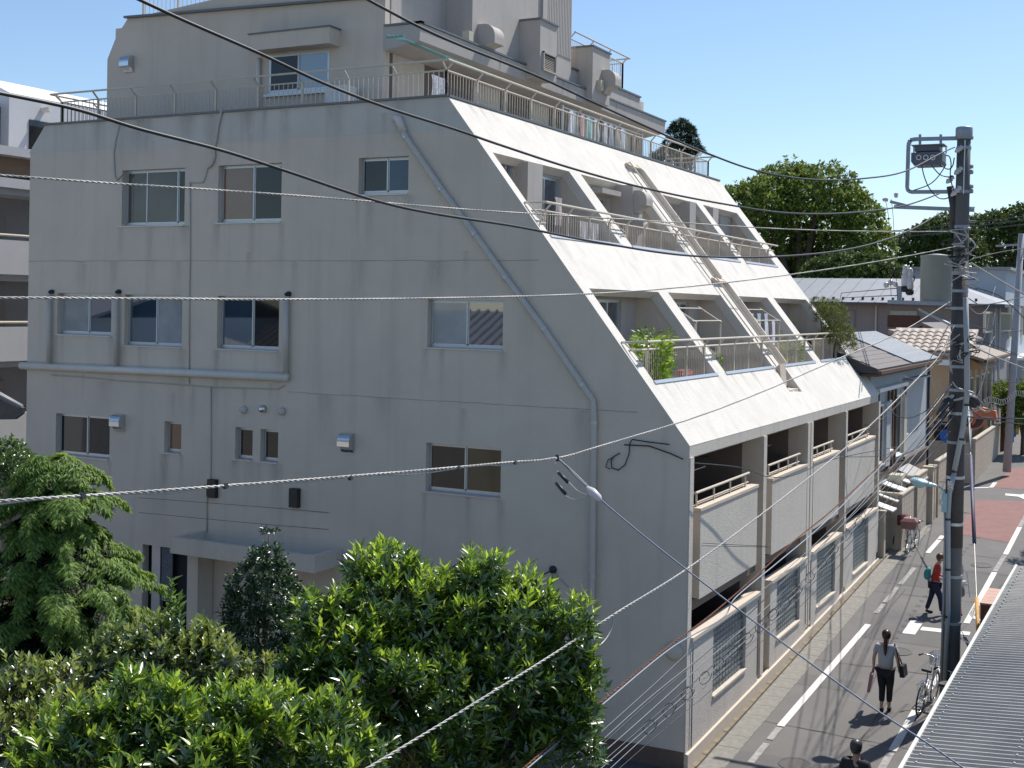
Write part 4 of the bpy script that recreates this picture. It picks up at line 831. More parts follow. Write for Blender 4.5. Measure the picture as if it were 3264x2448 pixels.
# ================================================================ street lamp on the pole
lamp = thing('street_lamp', ZF(3010, 1640), 'pale teal ribbed street lamp reaching left from the utility pole', 'street lamp')
TEAL = mat('lamp_teal', (.30, .48, .50), .4, .08, 10)
l3 = lambda x, y: (2780+x*.2411, 1400+y*.2411)
def YL(px, py, y=4.7): return AY(px, py, y)
wirepts('lamp_arm', [YL(*l3(945, 920)), YL(*l3(960, 760)), YL(*l3(945, 690)), YL(*l3(900, 640)), YL(*l3(850, 625))], .02, TEAL, lamp, 10)
a = YL(*l3(855, 622)); c = YL(*l3(495, 540)); d = (a-c); n_ = 10; vs = []; fs = []; m_ = 18
b = MB()
for i in range(n_+1):
    t = i/n_; cen = c+d*t; w_ = [.03, .13, .165, .17, .16, .145, .125, .105, .085, .06, .035][i]; hh = [.02, .06, .085, .09, .085, .08, .07, .06, .05, .045, .03][i]; bt = [.01, .06, .10, .115, .11, .09, .06, .04, .03, .025, .02][i]
    for k in range(m_):
        an = 2*math.pi*k/m_; cz = math.sin(an); rib = 1+.05*(k % 2)
        vs.append(cen+Vector((0, w_*math.cos(an), (hh*rib if cz > 0 else bt)*cz)))
for i in range(n_):
    for k in range(m_): fs.append((i*m_+k, i*m_+(k+1) % m_, (i+1)*m_+(k+1) % m_, (i+1)*m_+k))
fs += [tuple(range(m_)), tuple(range(n_*m_, (n_+1)*m_))[::-1]]
b.add(vs, fs).build('lamp_head', TEAL, lamp)
q = YL(*l3(955, 850)); MB().box(q.x-.05, q.y-.03, q.z-.17, q.x+.05, q.y+.08, q.z+.2).build('lamp_bracket', TEAL, lamp)
q = YL(*l3(915, 835)); MB().lathe([(.02, -.06), (.045, -.03), (.045, .04), (.02, .06)], q, n=12).build('photocell', CER, lamp, smooth=True)
# ================================================================ wires
def vplane(px, py, A, B):
    A = Vector((A[0], A[1], 0)); B = Vector((B[0], B[1], 0)); n = (B-A).cross(Vector((0, 0, 1))).normalized(); return on(px, py, n, n.dot(A))
def near_pt(px, py, dep): q = CAM+ray(px, py)*dep; return (q.x, q.y)
def wire(name, pix, A, B, r, m, label, twist=False, s=D, group='overhead wires'):
    P = [vplane(x*s, y*s, A, B) for x, y in pix]
    P2 = [P[0]]+P+[P[-1]]; out = []; seg = 14
    for i in range(1, len(P2)-2):
        for k in range(seg):
            t = k/seg; a, b_, c, d = P2[i-1], P2[i], P2[i+1], P2[i+2]
            out.append(.5*((2*b_)+(c-a)*t+(2*a-5*b_+4*c-d)*t*t+(3*b_-a-3*c+d)*t**3))
    out.append(P[-1])
    if not twist: return tag(MB().tube(out, r, 6).build(name, m, smooth=True), label, 'cable', group)
    # two strands laid round each other
    L_ = [0]
    for a, c in zip(out[:-1], out[1:]): L_.append(L_[-1]+(c-a).length)
    tot = L_[-1]; N = min(2400, int(tot/.018)); b = MB(); pts = [[], []]; j = 0
    for i in range(N+1):
        s_ = tot*i/N
        while j < len(out)-2 and L_[j+1] < s_: j += 1
        t = (s_-L_[j])/max(1e-6, L_[j+1]-L_[j]); c = out[j].lerp(out[j+1], t); d = (out[j+1]-out[j]).normalized(); u = d.orthogonal().normalized(); v = d.cross(u)
        for q in (0, 1):
            an = s_*2*math.pi/twist+math.pi*q; pts[q].append(c+(u*math.cos(an)+v*math.sin(an))*r*.55)
    for q in (0, 1): b.tube(pts[q], r*.6, 4)
    return tag(b.build(name, m, smooth=True), label, 'cable', group)
PX = (3.9, 4.85)
wire('power_line', [(290, -6), (400, 45), (560, 115), (700, 180), (835, 232), (985, 280), (1080, 313), (1240, 365), (1400, 408), (1560, 440), (1700, 460), (1830, 460), (1950, 445), (2030, 418)], near_pt(300*D, 0, 8.5), PX, .0135, WIREB, 'thick black power line entering at the top left and passing below the terrace corner')
wire('power_line', [(-12, 199), (160, 235), (300, 278), (480, 325), (620, 370), (800, 430), (930, 460), (1120, 490), (1300, 525), (1500, 553), (1700, 553), (1850, 535), (1960, 500), (2035, 458)], near_pt(0, 295, 7.6), PX, .0135, WIREB, 'thick black power line sagging from the left edge across the shaded gable')
wire('power_line', [(785, -6), (900, 55), (1000, 100), (1150, 160), (1280, 220), (1400, 275), (1520, 328), (1640, 370), (1760, 388), (1870, 385), (1955, 370), (2035, 330), (2062, 318)], near_pt(800*D, 0, 10.5), PX, .0135, WIREB, 'black power line running above the top terrace railing against the sky')
wire('service_cable', [(-12, 377), (200, 393), (400, 406), (700, 427), (1000, 452), (1250, 468), (1450, 480), (1700, 495), (1900, 500), (2056, 500)], near_pt(0, 560, 9.0), PX, .009, WIREG, 'thin pale cable crossing the upper gable windows from the left edge', twist=.10)
wire('messenger_cable', [(-12, 643), (300, 645), (600, 647), (900, 645), (1200, 638), (1400, 627), (1600, 607), (1800, 580), (1950, 555), (2068, 532)], near_pt(0, 950, 7.5), PX, .0095, WIREG, 'bright twisted steel cable running level across the middle of the gable', twist=.10)
wire('messenger_cable', [(-12, 1083), (300, 1063), (600, 1041), (900, 1017), (1100, 999), (1203, 990), (1300, 963), (1500, 902), (1650, 845), (1800, 780), (1950, 715), (2055, 650)], near_pt(0, 1595, 7.0), PX, .0105, WIREG, 'bright twisted steel cable bowed up across the lower gable windows', twist=.11)
wire('telephone_cable', [(-12, 1090), (120, 1075), (240, 1068), (380, 1063), (510, 1046), (650, 1042), (780, 1028), (900, 1024), (1030, 1006), (1100, 1004), (1200, 988)], near_pt(0, 1595, 7.0), PX, .006, WIREG, 'thin lashed phone cable looping under the lower steel cable')
for i, (x, y) in enumerate(((178, 1071), (487, 1050), (757, 1032), (990, 1010), (1112, 999))):
    q = vplane(x*D, y*D, near_pt(0, 1595, 7.0), PX); tag(MB().tube([q+Vector((-.012, 0, -.002)), q+Vector((.012, 0, .002))], .02, 8).build('cable_tie', BLACK), ['leftmost', 'second', 'third', 'fourth', 'rightmost'][i]+' black tie lashing the phone cable to the lower steel cable', 'cable tie', 'cable ties')
# branch going down right from the clamp at (1205, 990)
J = vplane(1205*D, 990*D, near_pt(0, 1595, 7.0), PX); E_ = CAM+ray(2110*D, 1685*D)*9.0
JB = ((J.x, J.y), (E_.x, E_.y))
wire('drop_cable', [(1205, 990), (1285, 1068), (1400, 1165), (1560, 1290), (1720, 1410), (1880, 1525), (2010, 1610), (2110, 1680)], *JB, .0075, mat('wire_bluegrey', (.14, .18, .24), .5, .15, 20), 'dark blue drop cable descending right over the street from the clamp')
cl = thing('cable_clamp', J, 'white splice clamp with two black fuse capsules hanging on the lower steel cable', 'cable clamp')
def VJ(x, y): return vplane(x*D, y*D, *JB)
wirepts('clamp_wire', [VJ(1205, 990), VJ(1240, 1020), VJ(1275, 1055)], .005, WIREG, cl); wirepts('clamp_wire', [VJ(1200, 1000), VJ(1195, 1030), VJ(1205, 1055), VJ(1235, 1078), VJ(1260, 1075), VJ(1280, 1062)], .004, WIREG, cl)
wirepts('clamp_wire', [VJ(1200, 1015), VJ(1222, 1035), VJ(1250, 1062), VJ(1275, 1070)], .004, WIREG, cl)
for (p, q) in (((1207, 1021), (1227, 1042)), ((1202, 1043), (1222, 1067))): MB().tube([VJ(*p), VJ(*q)], .018, 10).build('fuse_capsule', BLACK, cl, smooth=True)
a, c = VJ(1268, 1052), VJ(1298, 1082); dv = (c-a); MB().lathe([(.015, 0), (.035, .05), (.045, dv.length*.4), (.04, dv.length*.8), (.015, dv.length)], a, dv, 12).build('clamp_body', CER, cl, smooth=True)
MB().tube([VJ(1203, 983), VJ(1206, 996)], .02, 8).build('clamp_hook', BLACK, cl)
# lower right bundle running up to the pole
q0 = near_pt(1000*D, 1560*D, 11.0)
wire('messenger_cable', [(785, 1665), (1000, 1535), (1200, 1410), (1330, 1325), (1480, 1232), (1640, 1115), (1800, 990), (1900, 900), (1985, 815), (2028, 770), (2062, 702)], near_pt(800*D, 1659*D, 10), PX, .012, WIREG, 'thick spiral wrapped cable rising from the bottom centre to the pole', twist=.16)
wire('drop_cable', [(1325, 1325), (1320, 1360), (1300, 1390), (1270, 1405), (1245, 1395)], near_pt(800*D, 1659*D, 10), PX, .008, WIREG, 'short cable loop hanging from the spiral wrapped cable')
wire('rusty_cable', [(1125, 1665), (1300, 1515), (1440, 1400), (1540, 1325), (1640, 1238), (1720, 1165), (1800, 1100), (1900, 1005), (2000, 905), (2050, 840)], near_pt(1130*D, 1659*D, 12), PX, .011, WIRER, 'rust brown support wire in the bundle rising to the pole', twist=.14)
wire('drop_cable', [(1130, 1668), (1310, 1515), (1450, 1400), (1560, 1335), (1590, 1290), (1680, 1215), (1780, 1130), (1900, 1010), (2000, 900), (2055, 830)], near_pt(1135*D, 1662*D, 12), PX, .009, mat('wire_pale', (.24, .28, .33), .5, .1, 20), 'pale blue grey cable sagging beside the rusty wire')
wire('drop_cable', [(1205, 1665), (1400, 1490), (1520, 1380), (1700, 1230), (1850, 1090), (1950, 985), (2050, 870)], near_pt(1215*D, 1659*D, 13), PX, .005, WIREM, 'thin steel wire below the rusty wire')
wire('drop_cable', [(1230, 1665), (1400, 1510), (1560, 1380), (1700, 1248), (1850, 1105), (1960, 990), (2050, 885)], near_pt(1235*D, 1659*D, 13), PX, .006, WIREM, 'second thin steel wire below the rusty wire')
lw = [(1280, 1665), (1400, 1560), (1520, 1455), (1640, 1345), (1720, 1270), (1800, 1180), (1880, 1090), (1960, 990), (2050, 880)]
LA = near_pt(1290*D, 1659*D, 14)
wire('telephone_cable', lw, LA, PX, .008, WIREB, 'black phone cable threaded through spiral hangers above the street')
wire('telephone_cable', [(x+9, y+3) for x, y in lw], LA, PX, .007, WIREM, 'grey phone cable paired with the black one above the street')
for k_, (dx_, dy_, r_, nm_) in enumerate(((-12, -10, .007, 'upper'), (-20, -22, .005, 'highest'), (16, 14, .006, 'lowest'), (26, 24, .004, 'faint lowest'))):
    wire('telephone_cable', [(x+dx_, y+dy_+3*math.sin(x*.02+k_)) for x, y in lw], LA, PX, r_, WIREB if k_ % 2 else WIREM, nm_+' extra phone line in the bundle along the wire loops')
P = [vplane(x*D, y*D, LA, PX) for x, y in lw[1:7]]; hcount = 0
for a, c in zip(P[:-1], P[1:]):
    k = max(1, int((c-a).length/.42)); d = (c-a).normalized(); u = Vector((0, 0, 1)); v = d.cross(u)
    for i in range(k):
        o = a.lerp(c, i/k)-u*.07; hcount += 1
        tag(MB().tube([o+d*(.10*math.cos(t)*1.0+.012*t)+u*.085*math.sin(t)+v*.03*math.cos(t) for t in [2*math.pi*j/14 for j in range(15)]], .005, 4).build('spiral_hanger', WIREB), 'loose black wire loop on the lowest phone cables in front of the building', 'cable hanger', 'wire loops on the lowest phone cables')
for i, (pix, dpt) in enumerate((([(300, 1075), (600, 1098), (900, 1125), (1200, 1150), (1500, 1172), (1660, 1180)], None), ([(300, 1107), (600, 1135), (900, 1157), (1200, 1172), (1480, 1178), (1665, 1182)], None))):
    wire('thin_wire', pix, (-13.6, -.5), (1.2, .8), .005, BCBL, ['upper', 'lower'][i]+' fine black wire strung low along the gable to the first balcony', group='fine wires')
# cables to the right of the pole, and far cables
for i, (pix, A, B, r) in enumerate((
    ([(2098, 568), (2150, 600), (2220, 640)], PX, (9, 20), .018), ([(2098, 560), (2160, 545), (2225, 535)], PX, (9, 30), .01), ([(2095, 620), (2160, 640), (2225, 700)], PX, (9, 20), .01),
    ([(2095, 745), (2160, 775), (2225, 800)], PX, (9, 24), .018), ([(2095, 660), (2150, 655), (2225, 638)], PX, (8, 30), .01), ([(2092, 700), (2160, 716), (2225, 712)], PX, (8, 30), .01),
    ([(2085, 900), (2150, 903), (2225, 905)], PX, (9, 26), .013), ([(2095, 880), (2130, 905), (2225, 918)], PX, (9, 26), .012), ([(1650, 490), (1900, 500), (2225, 466)], (-30, 70), (25, 60), .03), ([(1650, 505), (1900, 508), (2225, 474)], (-30, 71), (25, 61), .03), ([(1650, 520), (1900, 515), (2225, 484)], (-30, 72), (25, 62), .03),
    ([(1735, 640), (1850, 630), (1945, 622)], (-6, 40), PX, .016), ([(1738, 648), (1850, 642), (1940, 638)], (-6, 40), PX, .016),
    ([(1905, 1000), (1985, 965), (2050, 890)], (0, 17.2), PX, .01), ([(1370, 955), (1500, 985), (1700, 985), (1900, 985), (1950, 960)], (-2, -.1), (1.2, 19), .009), ([(1500, 1000), (1600, 1010), (1660, 1030), (1720, 1025), (1800, 992), (1940, 965)], (.2, .3), (1.2, 19), .009),
    ([(1912, 430), (1920, 480), (1925, 640)], (2.2, 5), (3.9, 5), .006), ([(1925, 430), (1930, 480), (1938, 640)], (2.2, 5.1), (3.9, 5.1), .006))):
    wire('cable', pix, A, B, r, WIREB if i not in (0, 3) else WIREG, ['grey', 'black', 'black', 'thick grey', 'black', 'black', 'black', 'black', 'distant', 'distant', 'distant', 'black', 'black', 'black', 'black', 'black', 'thin', 'thin'][i]+[' cable leaving the pole to the right at tree height', ' cable leaving the pole level over the far roofs', ' cable dropping right from the pole past the hip roof', ' cable dropping right from the pole past the eaves', ' cable level with the grey roof right of the pole', ' cable crossing the tall dark windows at right', ' cable just above the orange mirror', ' cable curving right below the splice closure', ' line above the treetops, highest of three', ' line above the treetops, middle of three', ' line above the treetops, lowest of three', ' line over the long grey roof, upper of two', ' line over the long grey roof, lower of two', ' cable from the pole to the balcony end', ' cable bracketed on the gable and slung across the balconies', ' cable sagging in front of the second balcony', ' wire hanging left of the crossarm, nearer the tree', ' wire hanging left of the crossarm, nearer the pole'][i], group='cables around the pole')
for i in range(26):
    x, y = 2092+i*4.8, 880-i*1.1+6*math.sin(i*.5); q = AY(x*D, y*D, 12+i*.5)
    tag(MB().torus(q, (1, .6, 0), .09, .010, 10, 4).build('coil_hanger', WIREG), 'coil hanger in the string right of the pole', 'cable hanger', 'coil hangers right of the pole')
# loose service wires fanning out from the pole
rw = random.Random(21); ends = [((.2, 17.3, 5.4), 'balcony end'), ((.1, 20.2, 6.3), 'near eave of the white house'), ((.1, 25.5, 6.4), 'far eave of the white house'), ((.4, 31.8, 6.2), 'corner of the beige house'), ((1.3, 34.5, 9.5), 'top of the far pole'), ((1.3, 34.5, 8.4), 'middle of the far pole'), ((1.3, 34.5, 7.4), 'lower part of the far pole'), ((-.2, 46.0, 8.4), 'eave of the long grey building'), ((9, 22, 8.5), 'houses outside the right edge, upper'), ((9, 16, 7.0), 'houses outside the right edge, middle'), ((10, 12, 6.0), 'houses outside the right edge, lower'), ((7, 34, 9.0), 'far side of the junction'), ((-.4, 16.9, 4.9), 'last dark balcony')]
for i, (e, nm) in enumerate(ends):
    a = Vector((3.86, 5.0, rw.uniform(6.6, 9.4))); c = Vector(e); sag = (c-a).length*rw.uniform(.02, .05); pts = [a.lerp(c, k/5)-Vector((0, 0, 4*sag*(k/5)*(1-k/5))) for k in range(6)]
    wirepts('service_wire', pts, rw.choice([.006, .008, .011]), rw.choice([WIREB, WIREB, WIREG]), None, 5, 'service wire from the utility pole to the '+nm, 'cable', 'service wires from the pole')
# guy wire with guards
gA = gnd(3122, 2120); gT = AY(3083, 1190, 24.0)
gw = thing('guy_wire', gA, 'guy wire with a dark upper sleeve and a yellow lower sleeve right of the pole', 'guy wire')
MB().tube([gA, gT], .010, 6).build('wire', WIREG, gw)
def gl(py):     # parameter along the wire for a photo row
    best = 0; 
    for k in range(400):
        p = gA.lerp(gT, k/400); v = p-CAM; f = v.dot(CF); yy = 1224+PY0-FPX*v.dot(CY)/f
        if yy > py: best = k/400
    return best
MB().tube([gA.lerp(gT, gl(2060)), gA.lerp(gT, gl(1905))], .045, 10).build('yellow_guard', mat('yellow_guard', (.50, .27, .06), .6, .25, 12), gw, smooth=True)
MB().tube([gA.lerp(gT, gl(1730)), gA.lerp(gT, gl(1450))], .05, 10).build('dark_guard', mat('purple_guard', (.07, .065, .12), .6, .15, 12), gw, smooth=True)
MB().tube([gA.lerp(gT, gl(1440)), gA.lerp(gT, gl(1320))], .028, 8).build('grey_guard', COVER, gw, smooth=True)
# ================================================================ corrugated shed roof
shed = thing('corrugated_roof', (5.5, 3, 2.3), 'grey corrugated metal shed roof in the lower right corner', 'shed roof')
CORR = mat('corrugated_metal', (.42, .405, .37), .7, .14, .9, metal=0, spec=.3, streak=.4)
x0, x1, y0, y1, per, amp = 4.57, 9.5, -8.5, 10.45, .165, .060; vs = []; fs = []; n = int((y1-y0)/per*8); rows = 3
for i in range(n+1):
    y = y0+(y1-y0)*i/n; ph = (y-y0)/per*2*math.pi; z = amp*max(-.75, min(1, 1.5*math.sin(ph)))
    for k in range(rows+1): x = x0+(x1-x0)*k/rows; vs.append((x, y, 2.30+z+.085*(x-x0)))
for i in range(n):
    for k in range(rows): a = i*(rows+1)+k; fs.append((a, a+1, a+rows+2, a+rows+1))
MB().add(vs, fs).build('roof_sheet', CORR, shed)
MB().prism([(x0-.05, y0, 2.22), (x0+.0, y0, 2.22), (x0+.0, y0, 2.375), (x0-.05, y0, 2.375)], (0, y1-y0, 0)).build('edge_trim', mat('edge_trim', (.62, .62, .58), .5, .05, 6), shed)
MB().box(x0+.02, y1-.06, 2.2, x1, y1-.02, 2.26).build('end_trim', ALU, shed)
for y in (-6, -1, 4, 9.8): MB().box(x0+.35, y, gz(y)-.1, x0+.43, y+.08, 2.27).build('shed_post', GALV, shed)
MB().box(x0+.45, y0, -1, x0+.6, 9.0, 2.1).build('shed_wall', mat('shed_wall', (.22, .2, .18), .9), shed)
sc_ = MB()
for k in range(0, int((y1-y0)/per), 2):
    for x in (x0+.12, x0+1.3, x0+2.5, x0+3.7): yy_ = y0+per*(k+.25); sc_.lathe([(.018, 0), (.018, .012), (.004, .016)], (x, yy_, 2.30+amp+.085*(x-x0)), n=6)
sc_.build('roofing_screws', GALV, shed, kind='stuff')
for x in (x0+1.9, x0+3.9): MB().prism([(x, y0, 2.30+amp+.085*(x-x0)-.01), (x+.02, y0, 2.30+amp+.085*(x-x0)-.01), (x+.02, y0, 2.30+amp+.085*(x-x0)+.006), (x, y0, 2.30+amp+.085*(x-x0)+.006)], (0, y1-y0, 0)).build('sheet_lap', GALV, shed)
# brick gate pillar
q = AZ(2860+1100*.241, 1700+925*.241, 1.75)
gpil = thing('brick_pillar', (q.x, q.y, gz(q.y)), 'red brown tiled pillar with a pinkish top right of the yellow guard', 'pillar')
p1 = AZ(2860+1100*.241, 1700+925*.241, 1.75); p2 = AZ(2860+1300*.241, 1700+930*.241, 1.75); p3 = AZ(2860+1335*.241, 1700+765*.241, 1.75)
RB = mat('pillar_brown', (.16, .07, .045), .8, .12, 6, .2); PKT = mat('pillar_top', (.48, .30, .24), .7, .08, 4)
px0, px1, py0, py1 = p1.x, p1.x+.55, p1.y, p1.y+1.75
MB().box(px0, py0, gz(py0), px1, py1, 1.72).build('pillar_body', RB, gpil)
for i in range(5):
    for j in range(2): y = py0+i*(py1-py0)/5; MB().box(px0-.02+j*.30, y+.006, 1.722, px0+.27+j*.30, y+(py1-py0)/5-.006, 1.76).build('tile', PKT, gpil)
# ================================================================ houses along the street
TW = mat('white_house_wall', (.42, .44, .45), .85, .05, 2, .15, 40, streak=.2); TB = mat('beige_house_wall', (.50, .36, .23), .85, .08, 2, .15, 40, streak=.3)
SLATE = mat('slate_brown', (.16, .145, .135), .8, .2, 8, .2, 40); SLATE2 = mat('slate_pale', (.25, .27, .29), .55, .2, 5, metal=.1)
WOOD = mat('dark_wood', (.10, .055, .035), .8, .2, 6); BLK = mat('block_wall', (.42, .355, .28), .9, .1, 5, .3, 30, streak=.3)
BLK2 = mat('block_wall_cap', (.46, .41, .33), .9, .1, 5)
h1 = thing('white_house', (-2.5, 21, .9), 'white two storey house with a brown slate roof next to the apartment block', 'house')
q1 = lambda x, y: (2780+x*.2411, 1120+y*.2411)
HX = -.35
def HP(x, y, xx=HX): return AX(*q1(x, y), xx)
ya, yb2 = 17.4, HP(735, 500).y; ze = AX(*z6(1500, 720), .1).z; EX = .10
MB().box(-7.5, ya, gz(ya)-.3, HX, yb2, ze-.05).build('wall', TW, h1)
e1 = AX(*z6(1500, 720), EX); e2 = AX(*z6(1670, 685), EX); rr1 = on(*z6(1050, 530), (0, 1, 0), e1.y); rr2 = on(*z6(1180, 520), (0, 1, 0), e2.y)
sl_ = (rr1.z-e1.z)/(rr1.x-e1.x); RX = rr1.x
def RZ(x): return e1.z+(x-EX)*sl_
for (ya_, yb_, m_, nr_, stp, nm) in ((16.2, e1.y, SLATE, 10, .46, 'slate'), (e1.y, e2.y, SLATE2, 7, 0, 'roof_panel')):
    base = MB().prism([(EX, ya_, RZ(EX)-.12), (EX, ya_, RZ(EX)), (RX, ya_, RZ(RX)), (RX-1.5, ya_, RZ(RX)-.7), (RX-1.5, ya_, RZ(RX)-.9)], (0, yb_-ya_, 0)).build('roof', mat('roof_felt', (.05, .05, .055), .9), h1)
    if nm == 'slate':
        me = meshof(MB().prism([(-.14, 0, -.012+.14*-sl_*0), (.14, 0, 0), (.14, 0, .02), (-.14, 0, .014)], (0, .44, 0)), 'slate', SLATE)
        ang = -math.atan(-sl_); L0 = math.hypot(RX-EX, RZ(RX)-RZ(EX)); nn = int(L0/.27)
        for i in range(nn):
            for j in range(int((yb_-ya_)/.45)):
                t = (i+.5)/nn; x = EX+(RX-EX)*t; piece(me, 'slate', (x, ya_+.01+.45*j+(.2 if i % 2 else 0), RZ(x)+.012), base, rot=(0, -math.atan(sl_), 0))
    else:
        nj = int((yb_-ya_)/.30); me = meshof(MB().box(-math.hypot(RX-EX, RZ(RX)-RZ(EX))/2, .03, 0, math.hypot(RX-EX, RZ(RX)-RZ(EX))/2, .27, .05), 'roof_panel', SLATE2)
        for j in range(nj): piece(me, 'roof_panel', ((EX+RX)/2, ya_+.3*j, (RZ(EX)+RZ(RX))/2+.004), base, rot=(0, -math.atan(sl_), 0))
MB().beam((EX+.06, 16.2, ze-.08), (EX+.06, e2.y, ze-.08), .11, .10).build('eave_gutter', WOOD, h1)
MB().box(EX-.5, 16.25, ze-.2, EX, e2.y-.05, ze-.13).build('eave_soffit', WOOD, h1)
def boxon(name, m, p, q, x, d, parent, back=.0): a, c = HP(*p, x), HP(*q, x); return MB().box(x-back, min(a.y, c.y), min(a.z, c.z), x+d, max(a.y, c.y), max(a.z, c.z)).build(name, m, parent)
a = HP(85, 505, HX+.25); c = HP(465, 405, HX+.25); MB().box(HX, a.y, a.z-.1, HX+.3, c.y, a.z+.02).build('awning', WHITE, h1)
a = HP(520, 370, HX+.3); c = HP(765, 300, HX+.3); MB().box(HX, a.y, a.z-.06, HX+.35, c.y, a.z+.0).build('awning', GALV, h1)
for (y0_, y1_, z0_, z1_, pm) in ((18.3, 19.2, 3.6, 5.35, HPANE), (20.0, 20.5, 3.9, 5.4, HPANE), (21.3, 22.3, 3.6, 5.5, HPANE), (22.9, 23.2, 4.2, 5.6, HPANE), (18.6, 19.8, 1.2, 2.9, HPANE)):
    if y1_ > yb2-.1: continue
    f = MB(); t = .06
    f.box(HX+.0, y0_-t, z0_-t, HX+.07, y1_+t, z0_); f.box(HX, y0_-t, z1_, HX+.07, y1_+t, z1_+t); f.box(HX, y0_-t, z0_, HX+.07, y0_, z1_); f.box(HX, y1_, z0_, HX+.07, y1_+t, z1_)
    f = f.build('window', WHITE, h1); MB().box(HX+.01, y0_, z0_, HX+.025, y1_, z1_).build('pane', pm, f); MB().box(HX+.0, y0_-.1, z0_-t-.05, HX+.14, y1_+.1, z0_-t).build('window_sill', WHITE, f)
for (y0_, y1_, m_, n_) in ((19.25, 19.9, TW, 'shutter_box'), (22.35, 22.85, CREAM, 'shutter_box')):
    MB().box(HX+.003, y0_, 3.4, HX+.16, y1_, 5.45).build(n_, m_, h1)
MB().box(HX+.003, 20.1, 2.2, HX+.5, 20.75, 3.05).build('outdoor_unit', CREAM, h1)
MB().box(HX+.003, yb2-.12, gz(yb2), HX+.09, yb2-.03, ze-.1).build('downpipe', mat('dark_pipe', (.04, .045, .07), .5), h1)
MB().box(HX+.002, ya+.02, gz(ya), HX+.03, yb2-.2, 3.15).build('lower_cladding', mat('tan_cladding', (.36, .28, .20), .85, .12, 3, streak=.3), h1)
for y in (17.55, 18.22, 19.95, 20.62, 21.18, 22.92): MB().box(HX+.031, y, 3.16, HX+.10, y+.07, 5.9).build('wall_batten', WOOD, h1)
MB().box(HX+.031, ya+.05, 3.16, HX+.12, yb2-.2, 3.26).build('wall_batten', WOOD, h1)
MB().box(HX+.002, 20.7, 3.3, HX+.025, 21.15, 5.7).box(HX+.002, 22.35, 3.3, HX+.02, 22.9, 5.7).build('shutter_panel', mat('tan_panel', (.50, .40, .29), .8, .08, 4), h1)
pr = MB(); pr.prism([(HX+.003, 21.6, 3.1), (HX+.9, 21.6, 2.72), (HX+.9, 21.6, 2.66), (HX+.003, 21.6, 3.02)], (0, 2.0, 0)); pr.build('porch_roof', mat('porch_roof', (.34, .33, .33), .7, .1, 4), h1)
for j, (y, z) in enumerate(((17.6, 2.35), (18.35, 2.55), (19.3, 2.75), (20.3, 2.9))):
    MB().prism([(HX+.003, y, z+.12), (.35, y, z-.08), (.35, y, z-.12), (HX+.003, y, z+.08)], (0, .68, 0)).build('awning_panel', WHITE, h1)
MB().box(HX+.003, 21.8, gz(22), HX+.06, 22.6, 2.6).build('front_door', mat('door_dark', (.05, .05, .055), .5), h1)
for y in (20.9, 23.0): MB().box(HX+.003, y, gz(y), .15, y+.12, 2.7).build('porch_wall', TB, h1)
# block garden walls in front (each with its own courses)
def block_wall(label, x, y0, y1, h, thick=.14, skew=0, group='garden walls along the street', m=BLK, holes=False):
    t = thing('garden_wall', (x, y0, gz(y0)), label, 'garden wall', group); nb = max(1, round((y1-y0)/.40)); nc_ = max(1, round(h/.2)); bl = (y1-y0)/nb
    me = meshof(MB().box(-thick/2, .006, .005, thick/2, bl-.006, h/nc_-.005), 'block', m)
    MB().box(x-thick/2+.008, y0+.01, gz(y0)-.3, x+thick/2-.008, y1-.01, gz(y0)+h-.01).build('mortar_core', MORT, t)
    for c in range(nc_):
        for k in range(nb): piece(me, 'block', (x, y0+k*bl, gz(y0)+c*h/nc_), t)
    MB().box(x-thick/2-.02, y0-.02, gz(y0)+h, x+thick/2+.02, y1+.02, gz(y0)+h+.05).build('wall_cap', BLK2, t)
    return t
def block_return(label, x0, x1, y, h, m=BLK):
    t = thing('garden_wall', (x0, y, gz(y)), label, 'garden wall', 'garden walls along the street'); nb = max(1, round((x1-x0)/.4)); nc_ = round(h/.2); bl = (x1-x0)/nb
    me = meshof(MB().box(.005, -.07, .004, bl-.005, .07, h/nc_-.004), 'block', m)
    MB().box(x0+.01, y-.062, gz(y)-.3, x1-.01, y+.062, gz(y)+h-.01).build('mortar_core', MORT, t)
    for c in range(nc_):
        for k in range(nb): piece(me, 'block', (x0+k*bl, y, gz(y)+c*h/nc_), t)
    MB().box(x0-.02, y-.09, gz(y)+h, x1+.02, y+.09, gz(y)+h+.05).build('wall_cap', BLK2, t); return t
PILM = mat('gate_pillar', (.50, .42, .32), .85, .06, 4, .1)
def pillar(x, y, h, label, w_=.32):
    t = thing('gate_pillar', (x, y, gz(y)), label, 'pillar', 'gate pillars along the street'); MB().box(x-w_/2, y-w_/2, gz(y)-.2, x+w_/2, y+w_/2, gz(y)+h).build('pillar_body', PILM, t); MB().box(x-w_/2-.03, y-w_/2-.03, gz(y)+h, x+w_/2+.03, y+w_/2+.03, gz(y)+h+.05).build('pillar_cap', BLK2, t); return t
a = gnd(*l3(165, 1590)); pillar(a.x-.16, a.y+.12, 1.42, 'first beige gate pillar just past the apartment block', .26)
block_return('end wall between the apartment block and the first garden', -.3, .30, 18.7, 1.75)
block_wall('block garden wall behind the bicycles, nearest the apartment block', .36, 18.7, 20.9, 1.72)
block_return('stepped return wall behind the bicycles', -.5, .40, 20.95, 1.95)
block_wall('higher block garden wall past the bicycles under the street lamp', .44, 21.0, 22.9, 1.95)
pillar(.50, 23.3, 1.9, 'slim beige gate pillar between the two garden walls'); pillar(.52, 23.95, 1.85, 'second slim beige gate pillar before the tall wall', .22)
block_wall('long tall block garden wall just before the side street', .60, 24.3, 27.6, 1.95)
for k, (x, y) in enumerate(((.68, 27.9), (.72, 28.5))): pillar(x, y, 2.0, ['cream square post left of the utility pole', 'cream square post half hidden by the utility pole'][k], .15)
